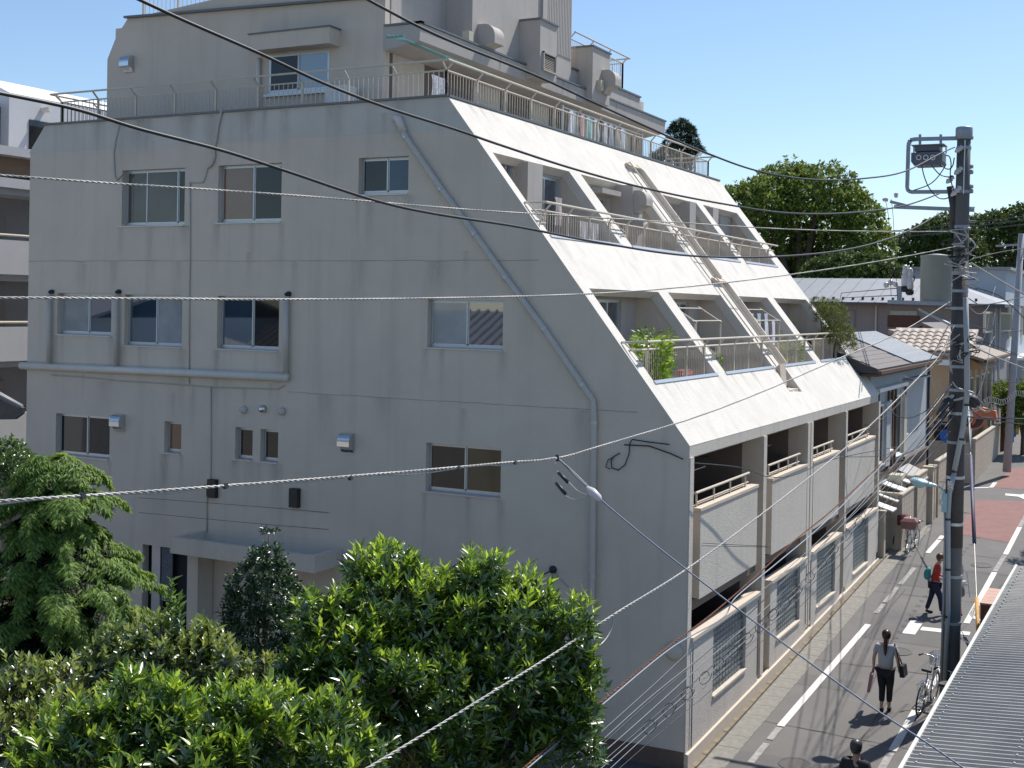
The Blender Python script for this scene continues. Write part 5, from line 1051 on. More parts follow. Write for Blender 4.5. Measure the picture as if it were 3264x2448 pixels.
block_wall('weathered block wall across the side street with a row of vent holes', .92, 31.6, 40.5, 1.75)
for k in range(7):
    pass
block_return('block return wall facing the side street', -3.0, .86, 31.6, 1.6)
block_wall('low block wall with a hedge at the far end of the street', 1.0, 42.0, 50.0, 1.6)
for k, (y, m_) in enumerate(((40.9, WOOD), (46.0, WOOD), (50.6, CREAM))): tag(MB().box(.95, y, gz(y)-.1, 1.15, y+.2, gz(y)+3.0).build('post', m_), ['dark timber post at the end of the weathered wall', 'dark timber post beside the far hedge', 'pale post at the far end of the street'][k], 'post', 'posts along the far street')
# beige house across the side street
h2 = thing('beige_house', (-3, 36, 1.5), 'beige two storey house with scalloped clay roof tiles behind the utility pole', 'house')
q5 = lambda x, y: (2800+x*.2411, 900+y*.2411)
BX = .25; BY = 31.8
MB().box(-9, BY, 0, BX, 43, 6.6).build('wall', TB, h2)
CL = mat('clay_tile', (.42, .35, .29), .7, .15, 9, .1)
# lower tiled roof facing the camera
tz0 = AY(*q5(880, 930), BY-.6).z; a = AY(*q5(300, 800), BY-.6); c = AY(*q5(960, 930), BY-.6)
P0 = Vector((a.x-.6, BY-.7, tz0-.02)); W_ = BX+.55-P0.x
tb = MB().prism([(P0.x, BY-.7, tz0-.1), (P0.x, BY-.7, tz0), (P0.x, BY+1.6, tz0+.95), (P0.x, BY+1.6, tz0+.85)], (W_, 0, 0)).build('lower_roof', CL, h2)
vs = []; fs = []; 
for i in range(7):
    for j in range(2):
        y = j*.36; vs.append((-.16+.32*i/6, y, .075*math.cos((i/6-.5)*math.pi)*(1 if j == 0 else .85)+y*.413+(.03 if j == 0 else 0)))
for i in range(6): fs.append((2*i, 2*i+2, 2*i+3, 2*i+1))
fs.append((0, 2, 4, 6, 8, 10, 12)); me = meshof(MB().add(vs, fs), 'clay_tile', CL)
for r2 in range(6):
    for k in range(int(W_/.33)): piece(me, 'clay_tile', (P0.x+.17+.33*k, BY-.7+.35*r2, tz0+.02+.35*r2*.413), tb)
# upper gable roofs
def gable_roof(parent, x0, x1, y0, y1, ze_, zr, m, axis='y', name='roof'):
    if axis == 'y': xm = (x0+x1)/2; P = [(x0, y0, ze_), (xm, y0, zr), (x1, y0, ze_), (x1, y0, ze_-.12), (xm, y0, zr-.14), (x0, y0, ze_-.12)]; return MB().prism(P, (0, y1-y0, 0)).build(name, m, parent)
    ym = (y0+y1)/2; P = [(x0, y0, ze_), (x0, ym, zr), (x0, y1, ze_), (x0, y1, ze_-.12), (x0, ym, zr-.14), (x0, y0, ze_-.12)]; return MB().prism(P, (x1-x0, 0, 0)).build(name, m, parent)
pk = AY(*q5(570, 530), 34.0); gl_ = AY(*q5(70, 740), 34.0)
MB().prism([(gl_.x+.3, 34.4, 6.0), (pk.x, 34.4, pk.z-.15), (pk.x+2.6, 34.4, 6.0)], (0, 5, 0)).build('gable_wall', TB, h2)
gable_roof(h2, gl_.x-.1, 2*pk.x-gl_.x+.1, 34.0, 41, gl_.z, pk.z, SLATE)
e_ = AY(*q5(1530, 890), 41.0)
MB().prism([(BX-3.2, 33.8, 7.6), (BX+.75, 33.8, 6.45), (BX+.75, 33.8, 6.33), (BX-3.2, 33.8, 7.4)], (0, 10.2, 0)).build('roof', mat('roof_brownlight', (.30, .25, .21), .8, .2, 7), h2)
MB().beam((BX+.8, 33.8, 6.36), (BX+.8, 44, 6.36), .12, .1).build('eave_gutter', WOOD, h2)
for i in range(5):
    y = 33.0+i*2.0; f = MB().box(BX+.003, y, 4.0, BX+.06, y+.9, 5.6).build('window', CREAM, h2); MB().box(BX+.061, y+.08, 4.08, BX+.07, y+.82, 5.52).build('pane', HPANE, f)
    f = MB().box(BX+.003, y+1.2, 3.6, BX+.12, y+1.32, 6.3).build('wall_batten', CREAM, h2)
for (x, z0_, z1_, m_) in ((BX-.9, 2.2, 3.9, HPANE), (BX-.15, 1.0, 6.3, WOOD)): MB().box(x, BY-.05, z0_, x+(.6 if m_ is HPANE else .12), BY-.003, z1_).build('window' if m_ is HPANE else 'corner_pipe', m_, h2)
MB().box(-3.2, BY-.55, 3.55, BX+.1, BY-.003, 3.62).build('ledge', WOOD, h2); MB().box(-2, BY-.4, 4.3, BX+.05, BY-.003, 4.36).build('ledge', mat('orange_ledge', (.45, .2, .06), .7), h2)
q = AY(*q5(835, 1060), 31.2); MB().box(q.x-.35, 31.1, q.z-.1, q.x+.3, 31.5, q.z+.12).build('eave_lamp_box', WHITE, h2)
tag(MB().lathe([(.26, 0), (.26, .02)], AY(2780+985*.2411, 1120+1120*.2411, 29.5), (0, -1, 0), 20).build('road_sign', mat('sign_blue', (.02, .10, .42), .5, .05, 3)), 'round blue road sign half hidden by the utility pole', 'road sign')
# long grey apartment behind
h3 = thing('long_grey_building', (-6, 50, 2.5), 'long low grey building with a shallow metal roof behind the houses', 'building')
GW2 = mat('grey_render', (.26, .25, .26), .9, .06, 1.5, .1, 30, streak=.3); MR = mat('metal_roof', (.27, .28, .29), .5, .06, 2, metal=.3, streak=.2)
LX, LY = -.2, 46.0
MB().box(-22, LY, 0, LX, 54.5, 8.75).build('wall', GW2, h3)
zr = 10.25; zz = 8.85
rf = MB(); rf.add([(-23, LY-.7, zz), (LX+.7, LY-.7, zz), (LX+.7, 55.2, zz), (-23, 55.2, zz), (-23, 50.3, zr), (LX-3.2, 50.3, zr)], [(0, 1, 5, 4), (1, 2, 5), (2, 3, 4, 5), (0, 4, 3), (0, 3, 2, 1)])
rf = rf.build('roof', MR, h3)
for i in range(26): x = -22+i*.85; MB().beam((x, LY-.68, zz+.03), (min(x, LX-3.2) if x > LX-3.2 else x, 50.3, zr+.03), .03, .03).build('roof_seam', MR, rf)
for i in range(30): 
    x = -16+i*.52; MB().box(x, LY-.2, zz+.16, x+.12, LY-.1, zz+.28).build('snow_guard', mat('snow_guard', (.05, .05, .06), .6), rf)
MB().box(-23, LY-.78, zz-.13, LX+.75, LY-.68, zz+.01).build('eave_gutter', mat('gutter_dark', (.05, .06, .09), .5), h3)
MB().box(LX+.68, LY-.7, zz-.13, LX+.78, 55.2, zz+.01).build('eave_gutter', mat('gutter_dark'.strip(), (.05, .06, .09), .5), h3)
q6 = lambda x, y: (2500+x*.2411, 780+y*.2411)
for (p, q, m_, nm) in (((740, 870), (930, 1090), GW2, 'door'), ((650, 870), (720, 1080), COVER, 'panel'), ((1400, 870), (1760, 935), mat('frosted', (.30, .34, .33), .3), 'window'), ((1370, 935), (1790, 1100), mat('balcony_brown', (.10, .05, .04), .8), 'balcony_panel')):
    a, c = AY(*q6(*p), LY), AY(*q6(*q), LY); MB().box(a.x, LY-.1, c.z, c.x, LY-.003, a.z).build(nm, m_, h3)
a = AY(*q6(1220, 770), LY); MB().tube([(a.x, LY-.12, a.z), (a.x, LY-.12, 3)], .05, 8).build('downpipe', PIPE, h3)
for (x0_, x1_) in ((-13, -8.6), (-7.4, -1.5)): MB().tube([(x0_, LY-1.2, 6.55), (x1_, LY-1.2, 6.55)], .03, 6).build('handrail', ALU, h3); MB().box(x0_, LY-1.25, 5.2, x1_, LY-1.2, 6.3).build('balcony_wall', GW2, h3)
MB().box(-14, LY-1.25, 3.0, LX, LY-.003, 5.2).build('lower_wall', GW2, h3)
for i, (p, q) in enumerate((((1385, 385), (1470, 660)), ((1590, 395), (1720, 650)))):
    a, c = AX(*q5(*p), LX), AX(*q5(*q), LX); f = MB().box(LX+.003, a.y, c.z, LX+.12, c.y, a.z).build('window', CREAM, h3); MB().box(LX+.121, a.y+.15, c.z+.1, LX+.13, c.y-.15, a.z-.1).build('pane', HPANE, f)
for x, y0_ in ((1530, 350), (1590, 350)): a = AX(*q5(x, y0_), LX+.1); MB().tube([(LX+.15, a.y, 8.7), (LX+.15, a.y, 2.5)], .06, 8).build('downpipe', PIPE, h3)
h4 = thing('pale_blue_building', (3, 62, 2.8), 'pale blue flats at the far right edge beyond the long grey building', 'building')
PB2 = mat('pale_blue_wall', (.40, .45, .50), .85, .05, 1.5, streak=.2)
MB().box(-9, 57, 0, -.6, 72, 11.0).build('wall', PB2, h4); MB().box(-9.3, 56.7, 11.0, -.3, 72.3, 11.15).build('roof', MR, h4)
MB().box(-.6, 59, 0, 1.2, 70, 5.6).build('wing_wall', PB2, h4); MB().box(-.9, 58.7, 5.6, 1.5, 70.2, 5.75).build('wing_roof', WHITE, h4)
for i in range(3):
    for z in (3.6, 6.9): y = 58.5+i*4; f = MB().box(-.597, y, z, -.48, y+1.6, z+2).build('window', CREAM, h4); MB().box(-.479, y+.15, z+.12, -.47, y+1.45, z+1.9).build('pane', HPANE, f)
h5 = thing('grey_shop', (4, 80, 2.8), 'distant low grey shop at the end of the street', 'building'); MB().box(1.0, 74, 2.5, 2.6, 82, 5.2).build('wall', GW2, h5); MB().box(.8, 73.8, 5.2, 2.8, 82, 5.35).build('roof', MR, h5)
# far concrete pole at right edge
fp = thing('utility_pole', (1.3, 34.5, gz(34.5)), 'slimmer concrete pole near the right edge in front of the blue flats', 'utility pole')
a = AY(3256, 745, 34); c = AY(3225, 1245, 34); c2 = AY(3222, 1330, 34)
MB().tube([a, c, c+(c-a).normalized()*3.4], [.12, .15, .17], 12).build('pole_shaft', mat('pole_light', (.34, .34, .36), .85, .08, 3), fp, smooth=True)
MB().beam(a+Vector((-1, 0, -.5)), a+Vector((1, 0, -.4)), .08, .08).build('crossarm', GALV, fp)
# convex mirrors
mp = thing('convex_mirror', AY(3094, 1500, 32.2), 'grey post with two orange framed convex traffic mirrors at the side street corner', 'traffic mirror')
ORG2 = mat('mirror_orange', (.62, .17, .05), .5, .08, 6)
q7 = lambda x, y: (3000+x*.2411, 1000+y*.2411)
MB().tube([AY(3094, 1335, 32.2), Vector((AY(3094, 1335, 32.2).x, 32.2, gz(32)))], .05, 10).build('post', PIPE, mp, smooth=True)
def mirror(cx, cy, r, dr, fm):
    q = AY(*q7(cx, cy), 32.0); d = Vector(dr).normalized(); m_ = MB().lathe([(r*.3, -.16), (r*.8, -.12), (r, -.02), (r, .02), (r*.9, .03)], q, d, 22).build('mirror_shell', fm, mp, smooth=True)
    MB().lathe([(r*.9, .02), (r*.6, .09), (.02, .12)], q, d, 22).build('mirror_face', STEEL, m_, smooth=True); return q, d
q, d = mirror(435, 1375, .42, (.3, .9, -.1), mat('mirror_back', (.06, .05, .07), .7)); MB().torus(q+d*.02, d, .42, .05, 24, 6).build('mirror_rim', ORG2, mp, smooth=True)
q, d = mirror(345, 1350, .46, (-.6, -.8, -.1), ORG2)
a = AY(*q7(575, 1350), 32.0); MB().prism([a+Vector((-.5, -.3, -.12)), a+Vector((.5, -.3, -.12)), a+Vector((.42, -.1, .22)), a+Vector((-.1, -.1, .34)), a+Vector((-.45, -.1, .2))], (0, .4, 0)).build('mirror_hood', ORG2, mp)
# small far awning in orange/blue banner
tag(MB().box(*(lambda p: (p.x-.3, 44, p.z-.9, p.x+.25, 44.1, p.z+.9))(AY(3215, 1365, 44))).build('banner', mat('banner_blue', (.03, .22, .55), .7, .3, 3)), 'bright blue banner in front of the far end of the street', 'banner')
tag(MB().box(*(lambda p: (p.x-.12, 47, gz(47), p.x+.12, 47.2, p.z+.5))(AY(3240, 1360, 47))).build('gate_post', mat('yellow_post', (.6, .38, .08), .6, .1, 5)), 'yellow post at the far end of the street', 'post')
# ================================================================ foliage
LEAF = np.array([(0, 0, 0), (.5, 0, -.05), (1, 0, -.16), (.45, .5, .03), (.45, -.5, .03)], float)
LF = np.array([(0, 1, 3), (1, 2, 3), (0, 4, 1), (1, 4, 2)])
def npmesh(name, V, F, m, parent=None, off=None):
    me = bpy.data.meshes.new(name); V = np.asarray(V, dtype=np.float32); F = np.asarray(F, dtype=np.int32)
    if off is not None: V = V-np.array(off, dtype=np.float32)
    me.vertices.add(len(V)); me.vertices.foreach_set('co', V.ravel()); k = F.shape[1]
    me.loops.add(F.size); me.loops.foreach_set('vertex_index', F.ravel()); me.polygons.add(len(F))
    me.polygons.foreach_set('loop_start', np.arange(0, F.size, k, dtype=np.int32)); me.polygons.foreach_set('loop_total', np.full(len(F), k, dtype=np.int32))
    me.update(calc_edges=True); me.materials.append(m); o = bpy.data.objects.new(name, me); COL.objects.link(o)
    if parent: o.parent = parent
    return o
def unit(a): return a/np.maximum(1e-9, np.linalg.norm(a, axis=-1, keepdims=True))
def place_leaves(P, Dr, Nn, Ln, Wd, tpl=LEAF, tf=LF):
    """P base points, Dr leaf axis, Nn leaf upward normal, Ln length, Wd width"""
    Dr = unit(Dr); S = unit(np.cross(Dr, Nn)); Nn = np.cross(S, Dr)
    V = P[:, None, :]+Dr[:, None, :]*(tpl[None, :, 0:1]*Ln[:, None, None])+S[:, None, :]*(tpl[None, :, 1:2]*Wd[:, None, None])+Nn[:, None, :]*(tpl[None, :, 2:3]*Ln[:, None, None])
    n = len(P); F = (tf[None]+(np.arange(n)*len(tpl))[:, None, None]).reshape(-1, tf.shape[1]); return V.reshape(-1, 3), F
def shoots(lumps, n, inner=.25, lump_noise=.12):
    C = np.array([l[:3] for l in lumps]); Rr = np.array([l[3] for l in lumps]); wgt = Rr**2; wgt /= wgt.sum()
    idx = rng.choice(len(lumps), n, p=wgt); d = unit(rng.normal(size=(n, 3))); d[:, 2] = np.where(d[:, 2] < -.35, -d[:, 2]*.6, d[:, 2]); d = unit(d)
    rad = np.where(rng.random(n) < inner, rng.uniform(.3, .85, n), rng.uniform(.86, 1.06, n))
    ph = np.sin(d[:, 0]*7+idx)*np.cos(d[:, 1]*6+idx*2)*np.sin(d[:, 2]*8); rad = rad*(1+lump_noise*ph)
    P = C[idx]+d*(Rr[idx]*rad)[:, None]
    keep = np.ones(n, bool)
    for c, r in zip(C, Rr): keep &= ~((np.linalg.norm(P-c, axis=1) < r*.72) & (rng.random(n) < .72))
    return P[keep], d[keep]
def whorls(P, d, k, L_, W_, up=.7, spread=(.75, 1.25), along=.08, jit=.35):
    n = len(P); ax_ = unit(d*.6+np.array([0, 0, up])+rng.normal(size=(n, 3))*jit); q = unit(np.cross(ax_, rng.normal(size=(n, 3)))); r = np.cross(ax_, q)
    Ps, Ds, Ns, Ls = [], [], [], []
    for i in range(k):
        a = i*2.4+rng.uniform(-.4, .4, n); tilt = rng.uniform(*spread, n)*(1-.4*i/k); rd = q*np.cos(a)[:, None]+r*np.sin(a)[:, None]
        Ds.append(ax_*np.cos(tilt)[:, None]+rd*np.sin(tilt)[:, None]); Ns.append(ax_*1.0-rd*.2+rng.normal(size=(n, 3))*.25)
        Ps.append(P+ax_*(along*i/k)); Ls.append(L_*rng.uniform(.45, 1.3, n)*(1-.25*i/k))
    P, Ds, Ns, Ls = map(np.concatenate, (Ps, Ds, Ns, Ls)); return place_leaves(P, Ds, Ns, Ls, Ls*W_)
def lump(cx, cy, r, dep):      # crown lump given where its middle stands, r in metres
    c = CAM+ray(cx*D, cy*D)*dep; return (c.x, c.y, c.z, r)
def plant(name, lumps, n, k, L_, W_, m, label, cat, base=None, trunk=.08, barkm=None, group=None, **kw):
    cx = sum(l[0] for l in lumps)/len(lumps); cy = sum(l[1] for l in lumps)/len(lumps)
    if base: cx, cy = base
    z0 = gz(cy)-.05 if cy > -30 else 0
    t = thing(name, (cx, cy, z0), label, cat, group)
    P, d = shoots(lumps, n, kw.pop('inner', .25), kw.pop('noise', .12)); young = kw.pop('young', None)
    if young:
        mk = (d[:, 2] > .35) & (rng.random(len(P)) < .42); Py, dy = P[mk]+np.array([0, 0, 1])*rng.uniform(0, .13, mk.sum())[:, None], d[mk]; P, d = P[~mk], d[~mk]
        kk = dict(kw); kk.update(up=1.4, spread=(.35, .95), along=.12); V, F = whorls(Py, dy, k, L_*.95, W_, **kk); oy = npmesh('young_leaves', V, F, young, t, off=(cx, cy, z0)); oy['kind'] = 'stuff'
        tw = MB(); C_ = [Vector(l[:3]) for l in lumps]
        for q in list(range(0, len(Py), max(1, len(Py)//170))):
            p = Vector(Py[q]); c_ = min(C_, key=lambda v: (v-p).length); tw.tube([c_.lerp(p, .25), c_.lerp(p, .7)+Vector((random.uniform(-.03, .03), random.uniform(-.03, .03), 0)), p], [.011, .008, .004], 4, cap=False)
        tw.build('twigs', BARK, t, kind='stuff', recalc=False)
    V, F = whorls(P, d, k, L_, W_, **kw)
    o = npmesh('crown', V, F, m, t, off=(cx, cy, z0)); o['kind'] = 'stuff'
    tr = MB(); top = max(l[2] for l in lumps)
    low = min(l[2] for l in lumps)
    tr.tube([(cx, cy, z0), (cx+.1*trunk, cy, z0+(low-z0)*.6), (cx, cy+.1, low)], [trunk, trunk*.8, trunk*.6], 9)
    for l in lumps: tr.tube([(cx, cy, z0+(low-z0)*.55), ((cx+l[0])/2+random.uniform(-.1, .1), (cy+l[1])/2, (low+l[2])/2-.1*l[3]), (l[0], l[1], l[2]+l[3]*.3)], [trunk*.6, trunk*.4, trunk*.12], 6)
    tr.build('trunk', barkm or BARK, t, smooth=True); return t
BARK = mat('bark', (.10, .08, .06), .95, .3, 12, .5, 30)
LA1 = leafmat('leaf_bright', (.018, .055, .008), (.11, .21, .024), .33, .32, 1.0)
LY1 = leafmat('leaf_young', (.08, .18, .012), (.34, .48, .05), .36, .5, 1.0); LY2 = leafmat('leaf_young_olive', (.09, .15, .02), (.32, .38, .09), .36, .45, 1.0)
LB1 = leafmat('leaf_camellia', (.008, .030, .006), (.035, .085, .012), .33, .12, .7)
LC1 = leafmat('leaf_mixed', (.025, .05, .012), (.12, .17, .035), .33, .3, 1.0)
LD1 = leafmat('leaf_conifer', (.04, .10, .02), (.27, .40, .08), .55, .42, .4)
LE1 = leafmat('leaf_camphor', (.045, .085, .018), (.20, .27, .045), .6, .35, .3)
LG1 = leafmat('leaf_dark_far', (.03, .06, .018), (.12, .17, .035), .6, .2, .3)
LP1 = leafmat('leaf_pine', (.012, .028, .014), (.045, .07, .03), .6, .15, .3)
# A: big glossy shrub tree in front of the gable
A = [lump(840, 1325, .42, 12.6), lump(745, 1400, .40, 12.4), lump(900, 1410, .55, 12.8), lump(1010, 1350, .42, 12.9), lump(1110, 1365, .42, 13.0), lump(1185, 1420, .34, 13.0), lump(1225, 1500, .22, 12.9), lump(1080, 1480, .5, 12.8), lump(960, 1530, .62, 12.6),
     lump(780, 1540, .66, 12.2), lump(1180, 1570, .30, 12.9), lump(1195, 1650, .42, 12.8), lump(900, 1680, .7, 12.4), lump(680, 1480, .26, 12.2), lump(1060, 1640, .4, 13.0)]
ra = random.Random(12)
for l in list(A):
    for q in range(3):
        an_, el_ = ra.uniform(0, 6.28), ra.uniform(-.1, 1.3); A.append((l[0]+l[3]*1.0*math.cos(an_)*math.cos(el_), l[1]+l[3]*1.0*math.sin(an_)*math.cos(el_), l[2]+l[3]*1.0*math.sin(el_), ra.uniform(.13, .24)))
plant('broadleaf_tree', A, 5600, 9, .15, .30, LA1, 'large bright green glossy leaved tree in front of the gable, lower centre', 'tree', trunk=.11, noise=.34, inner=.12, young=LY1)
B_ = [lump(330, 1620, .42, 10.6), lump(240, 1680, .45, 10.4), lump(470, 1640, .42, 10.7), lump(590, 1630, .42, 10.9), lump(690, 1680, .5, 11.0), lump(400, 1720, .5, 10.3), lump(140, 1720, .4, 10.3)]
for l in list(B_):
    for q in range(4):
        an_, el_ = ra.uniform(0, 6.28), ra.uniform(.1, 1.3); B_.append((l[0]+l[3]*1.05*math.cos(an_)*math.cos(el_), l[1]+l[3]*1.05*math.sin(an_)*math.cos(el_), l[2]+l[3]*1.05*math.sin(el_), ra.uniform(.10, .18)))
plant('broadleaf_shrub', B_, 2300, 9, .15, .30, LA1, 'bright green long leaved shrub along the bottom left edge', 'shrub', trunk=.06, noise=.34, inner=.12, young=LY1)
# C: camellia, a dark cone
Cc = [lump(575, 1215, .20, 15.2), lump(565, 1275, .38, 15.2), lump(580, 1340, .52, 15.2), lump(575, 1410, .60, 15.2), lump(575, 1490, .58, 15.2), lump(570, 1570, .52, 15.2), lump(582, 1155, .06, 15.2)]
plant('camellia_tree', Cc, 3400, 6, .075, .50, LB1, 'dark cone shaped camellia with tiny glinting leaves under the entrance canopy', 'tree', trunk=.06, inner=.4)
# D: mixed shrub with upright shoots
Dd = [lump(260, 1470, .36, 12.6), lump(350, 1500, .42, 12.5), lump(440, 1480, .36, 12.5), lump(500, 1530, .34, 12.5), lump(200, 1520, .26, 12.6), lump(290, 1570, .42, 12.4), lump(430, 1590, .42, 12.3), lump(545, 1610, .25, 12.2)]
for l in list(Dd):
    for q in range(3):
        an_, el_ = ra.uniform(0, 6.28), ra.uniform(.3, 1.4); Dd.append((l[0]+l[3]*1.1*math.cos(an_)*math.cos(el_), l[1]+l[3]*1.1*math.sin(an_)*math.cos(el_), l[2]+l[3]*1.15*math.sin(el_), ra.uniform(.08, .15)))
dsh = plant('mixed_shrub', Dd, 2300, 7, .11, .48, LC1, 'olive shrub with tall upright leafy shoots, left of the camellia', 'shrub', trunk=.05, inner=.3, noise=.3, young=LY2)
# upright shoots
Pv = []; Dv = []
for (x0, y0, x1, y1) in ((262, 1450, 250, 1290), (375, 1440, 370, 1258), (400, 1440, 385, 1300), (310, 1460, 300, 1380), (205, 1480, 195, 1405), (455, 1450, 450, 1390), (345, 1440, 332, 1375)):
    a = CAM+ray(x0*D, y0*D)*12.55; c = CAM+ray(x1*D, y1*D)*12.55
    for i in range(17): Pv.append(a.lerp(c, i/16)); Dv.append((c-a).normalized())
V, F = whorls(np.array([tuple(p) for p in Pv]), np.array([tuple(p) for p in Dv]), 4, .12, .42, up=1.2, spread=(.8, 1.2), along=.03, jit=.05)
npmesh('upright_shoots', V, F, leafmat('leaf_shoot', (.05, .11, .02), (.16, .26, .04), .3, .4), dsh, off=ORG[dsh.name])['kind'] = 'stuff'
Ee = [lump(40, 1530, .32, 11.5), lump(110, 1580, .32, 11.4), lump(30, 1630, .42, 11.2), lump(140, 1500, .16, 11.6), lump(110, 1660, .42, 11.0)]
plant('mixed_shrub', Ee, 1500, 7, .10, .45, leafmat('leaf_mixed2', (.03, .05, .014), (.13, .16, .04), .33, .3, 1.0), 'brownish green shrub filling the bottom left corner', 'shrub', trunk=.04, inner=.3, noise=.3, young=LY2)
Ff = [lump(5, 1010, .4, 19), lump(-25, 1060, .5, 19)]
plant('mixed_shrub', Ff, 900, 7, .08, .5, LA1, 'small green treetop at the left edge beside the feathery conifer', 'tree', trunk=.05)
# conifer with drooping feathery sprays
cx, cy = (lambda p: (p.x, p.y))(CAM+ray(120*D, 1250*D)*17.0); con = thing('cypress_tree', (cx, cy, -.1), 'feathery drooping cypress at the left in front of the gable', 'tree')
top = (CAM+ray(135*D, 985*D)*17.0).z
MB().tube([(cx, cy, -.1), (cx, cy, top-.4)], [.14, .03], 9).build('trunk', BARK, con, smooth=True)
tips, core = [[], [], [], []], [[], [], [], []]
def emit(store, pos, tang, side, droop, L_):
    n = len(pos)
    for sg_ in (-1, 1):
        for q in range(3):
            store[0].append(pos+side*(sg_*.015*q)); store[1].append(tang*.8+side*sg_*(.4+.4*q)+np.array([0, 0, -droop])+rng.normal(size=(n, 3))*.15); store[2].append(np.cross(side, tang)+rng.normal(size=(n, 3))*.35); store[3].append(L_*rng.uniform(.6, 1.3, n))
for tier in range(11):
    zt_ = top-.1-.40*tier; R_ = min(1.65, .62+.17*tier+.12*math.sin(tier*2.1)); nb = 16+2*min(tier, 6)
    for b_i in range(nb):
        a0 = b_i*2.399+tier+random.uniform(-.2, .2); Rb = R_*random.uniform(.6, 1.12); dirv = np.array([math.cos(a0), math.sin(a0), 0]); m_ = 26; t = np.linspace(.25, 1, m_)
        spine = np.array([cx, cy, zt_+random.uniform(-.1, .1)])+dirv*(Rb*t)[:, None]+np.array([0, 0, 1])*(.22*t-.42*t**2.4)[:, None]
        sidev = np.array([-math.sin(a0), math.cos(a0), 0])
        for k in range(5):      # side sprays hanging off the branch
            off = (k-2)*.09; q = spine+sidev*(off*np.sin(np.pi*np.minimum(1, t*1.05)))[:, None]+np.array([0, 0, -1])*(abs(off)*.5+rng.uniform(0, .04, m_))[:, None]
            tang = unit(np.broadcast_to(dirv, q.shape)+np.array([0, 0, -1])*(t*1.1-.2)[:, None]+sidev*off*3+rng.normal(size=q.shape)*.15); sd = unit(np.cross(tang, np.array([0, 0, 1.])))
            mk = t > (.2 if tier < 2 else .58); emit(tips, q[mk], tang[mk], sd[mk], .35, .085); emit(core, q[~mk], tang[~mk], sd[~mk], .2, .085)
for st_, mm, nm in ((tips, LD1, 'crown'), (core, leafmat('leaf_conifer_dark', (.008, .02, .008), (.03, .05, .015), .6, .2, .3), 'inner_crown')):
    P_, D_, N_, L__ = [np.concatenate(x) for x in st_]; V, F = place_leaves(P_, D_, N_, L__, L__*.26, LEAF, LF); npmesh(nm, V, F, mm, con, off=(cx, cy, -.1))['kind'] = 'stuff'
# far trees
def ftree(name, lumps, n, L_, m, label, base=None, trunk=.5, k=5, group='trees behind the roofs', inner=.3): return plant(name, lumps, n, k, L_, .55, m, label, 'tree', base=base, trunk=trunk, group=group, inner=inner, up=.4, spread=(.6, 1.5), along=.2, jit=.6)
rl = random.Random(5)
big = [lump(x, y, r, d) for x, y, r, d in ((1640, 470, 2.6, 88), (1700, 440, 2.9, 90), (1770, 450, 3.0, 88), (1830, 490, 2.5, 88), (1862, 540, 2.2, 87), (1870, 590, 1.9, 87), (1620, 520, 2.4, 88), (1680, 520, 3.2, 92), (1760, 530, 3.2, 92), (1820, 570, 2.4, 90), (1720, 590, 3.0, 92), (1650, 585, 2.4, 92), (1600, 445, 1.5, 89), (1720, 405, 1.3, 89))]
ftree('camphor_tree', big, 12500, .36, LE1, 'big domed dark green tree behind the apartment block', trunk=.6)
r2_ = [lump(x, y, r, d) for x, y, r, d in ((1975, 545, 1.8, 105), (2010, 525, 1.8, 105), (2050, 520, 2.2, 105), (2000, 580, 2.4, 106), (2060, 570, 2.8, 107))]
ftree('camphor_tree', r2_, 3600, .42, LG1, 'dark tree left behind the utility pole with sky to its left')
r3_ = [lump(x, y, r, d) for x, y, r, d in ((2110, 520, 2.2, 110), (2145, 510, 2.0, 110), (2185, 510, 2.4, 110), (2215, 500, 2.4, 110), (2130, 560, 3.0, 112), (2190, 565, 3.2, 112), (2250, 550, 3, 112))]
ftree('camphor_tree', r3_, 4600, .42, LG1, 'dark treetops at the right edge behind the utility pole')
ftree('hedge_tree', [lump(x, y, r, d) for x, y, r, d in ((1820, 600, 1.4, 75), (1870, 598, 1.3, 75), (1915, 605, 1.0, 75), (1780, 605, 1.3, 76), (1945, 612, .8, 76))], 1900, .34, LG1, 'low dark row of foliage just above the long grey roof', trunk=.2)
# layered pine behind the terrace
pi_ = [lump(x, y, r, d) for x, y, r, d in ((1470, 282, .42, 52), (1455, 292, .3, 52), (1487, 288, .3, 52), (1495, 300, .22, 52), (1475, 307, .3, 52), (1448, 312, .28, 52), (1497, 318, .3, 52), (1465, 325, .35, 52), (1510, 330, .2, 52), (1440, 332, .3, 52), (1490, 340, .3, 52), (1420, 345, .3, 52), (1455, 348, .35, 52), (1430, 362, .4, 52), (1480, 360, .3, 52))]
plant('pine_tree', pi_, 2600, 7, .17, .16, LP1, 'layered pine standing behind the far end of the top terrace', 'tree', base=(pi_[0][0], pi_[0][1]), trunk=.16, inner=.3, up=.6, along=.05)
# shaggy bush on the last lower balcony
bs = [(-1.0, 14.9, 7.5, .38), (-.95, 15.6, 7.6, .45), (-1.0, 16.3, 7.4, .42), (-1.15, 15.0, 8.1, .36), (-1.15, 15.6, 8.25, .4), (-1.2, 16.3, 8.0, .4), (-1.3, 14.6, 8.45, .25), (-.95, 16.7, 7.2, .3)]
bt = plant('balcony_bush', bs, 2600, 5, .07, .35, leafmat('leaf_bush', (.03, .055, .008), (.13, .16, .02), .6, .3, .3), 'shaggy yellow green bush overflowing the last lower balcony', 'shrub', base=(-1.3, 15.6), trunk=.05)
bt.location.z = gz(15.6)-.05
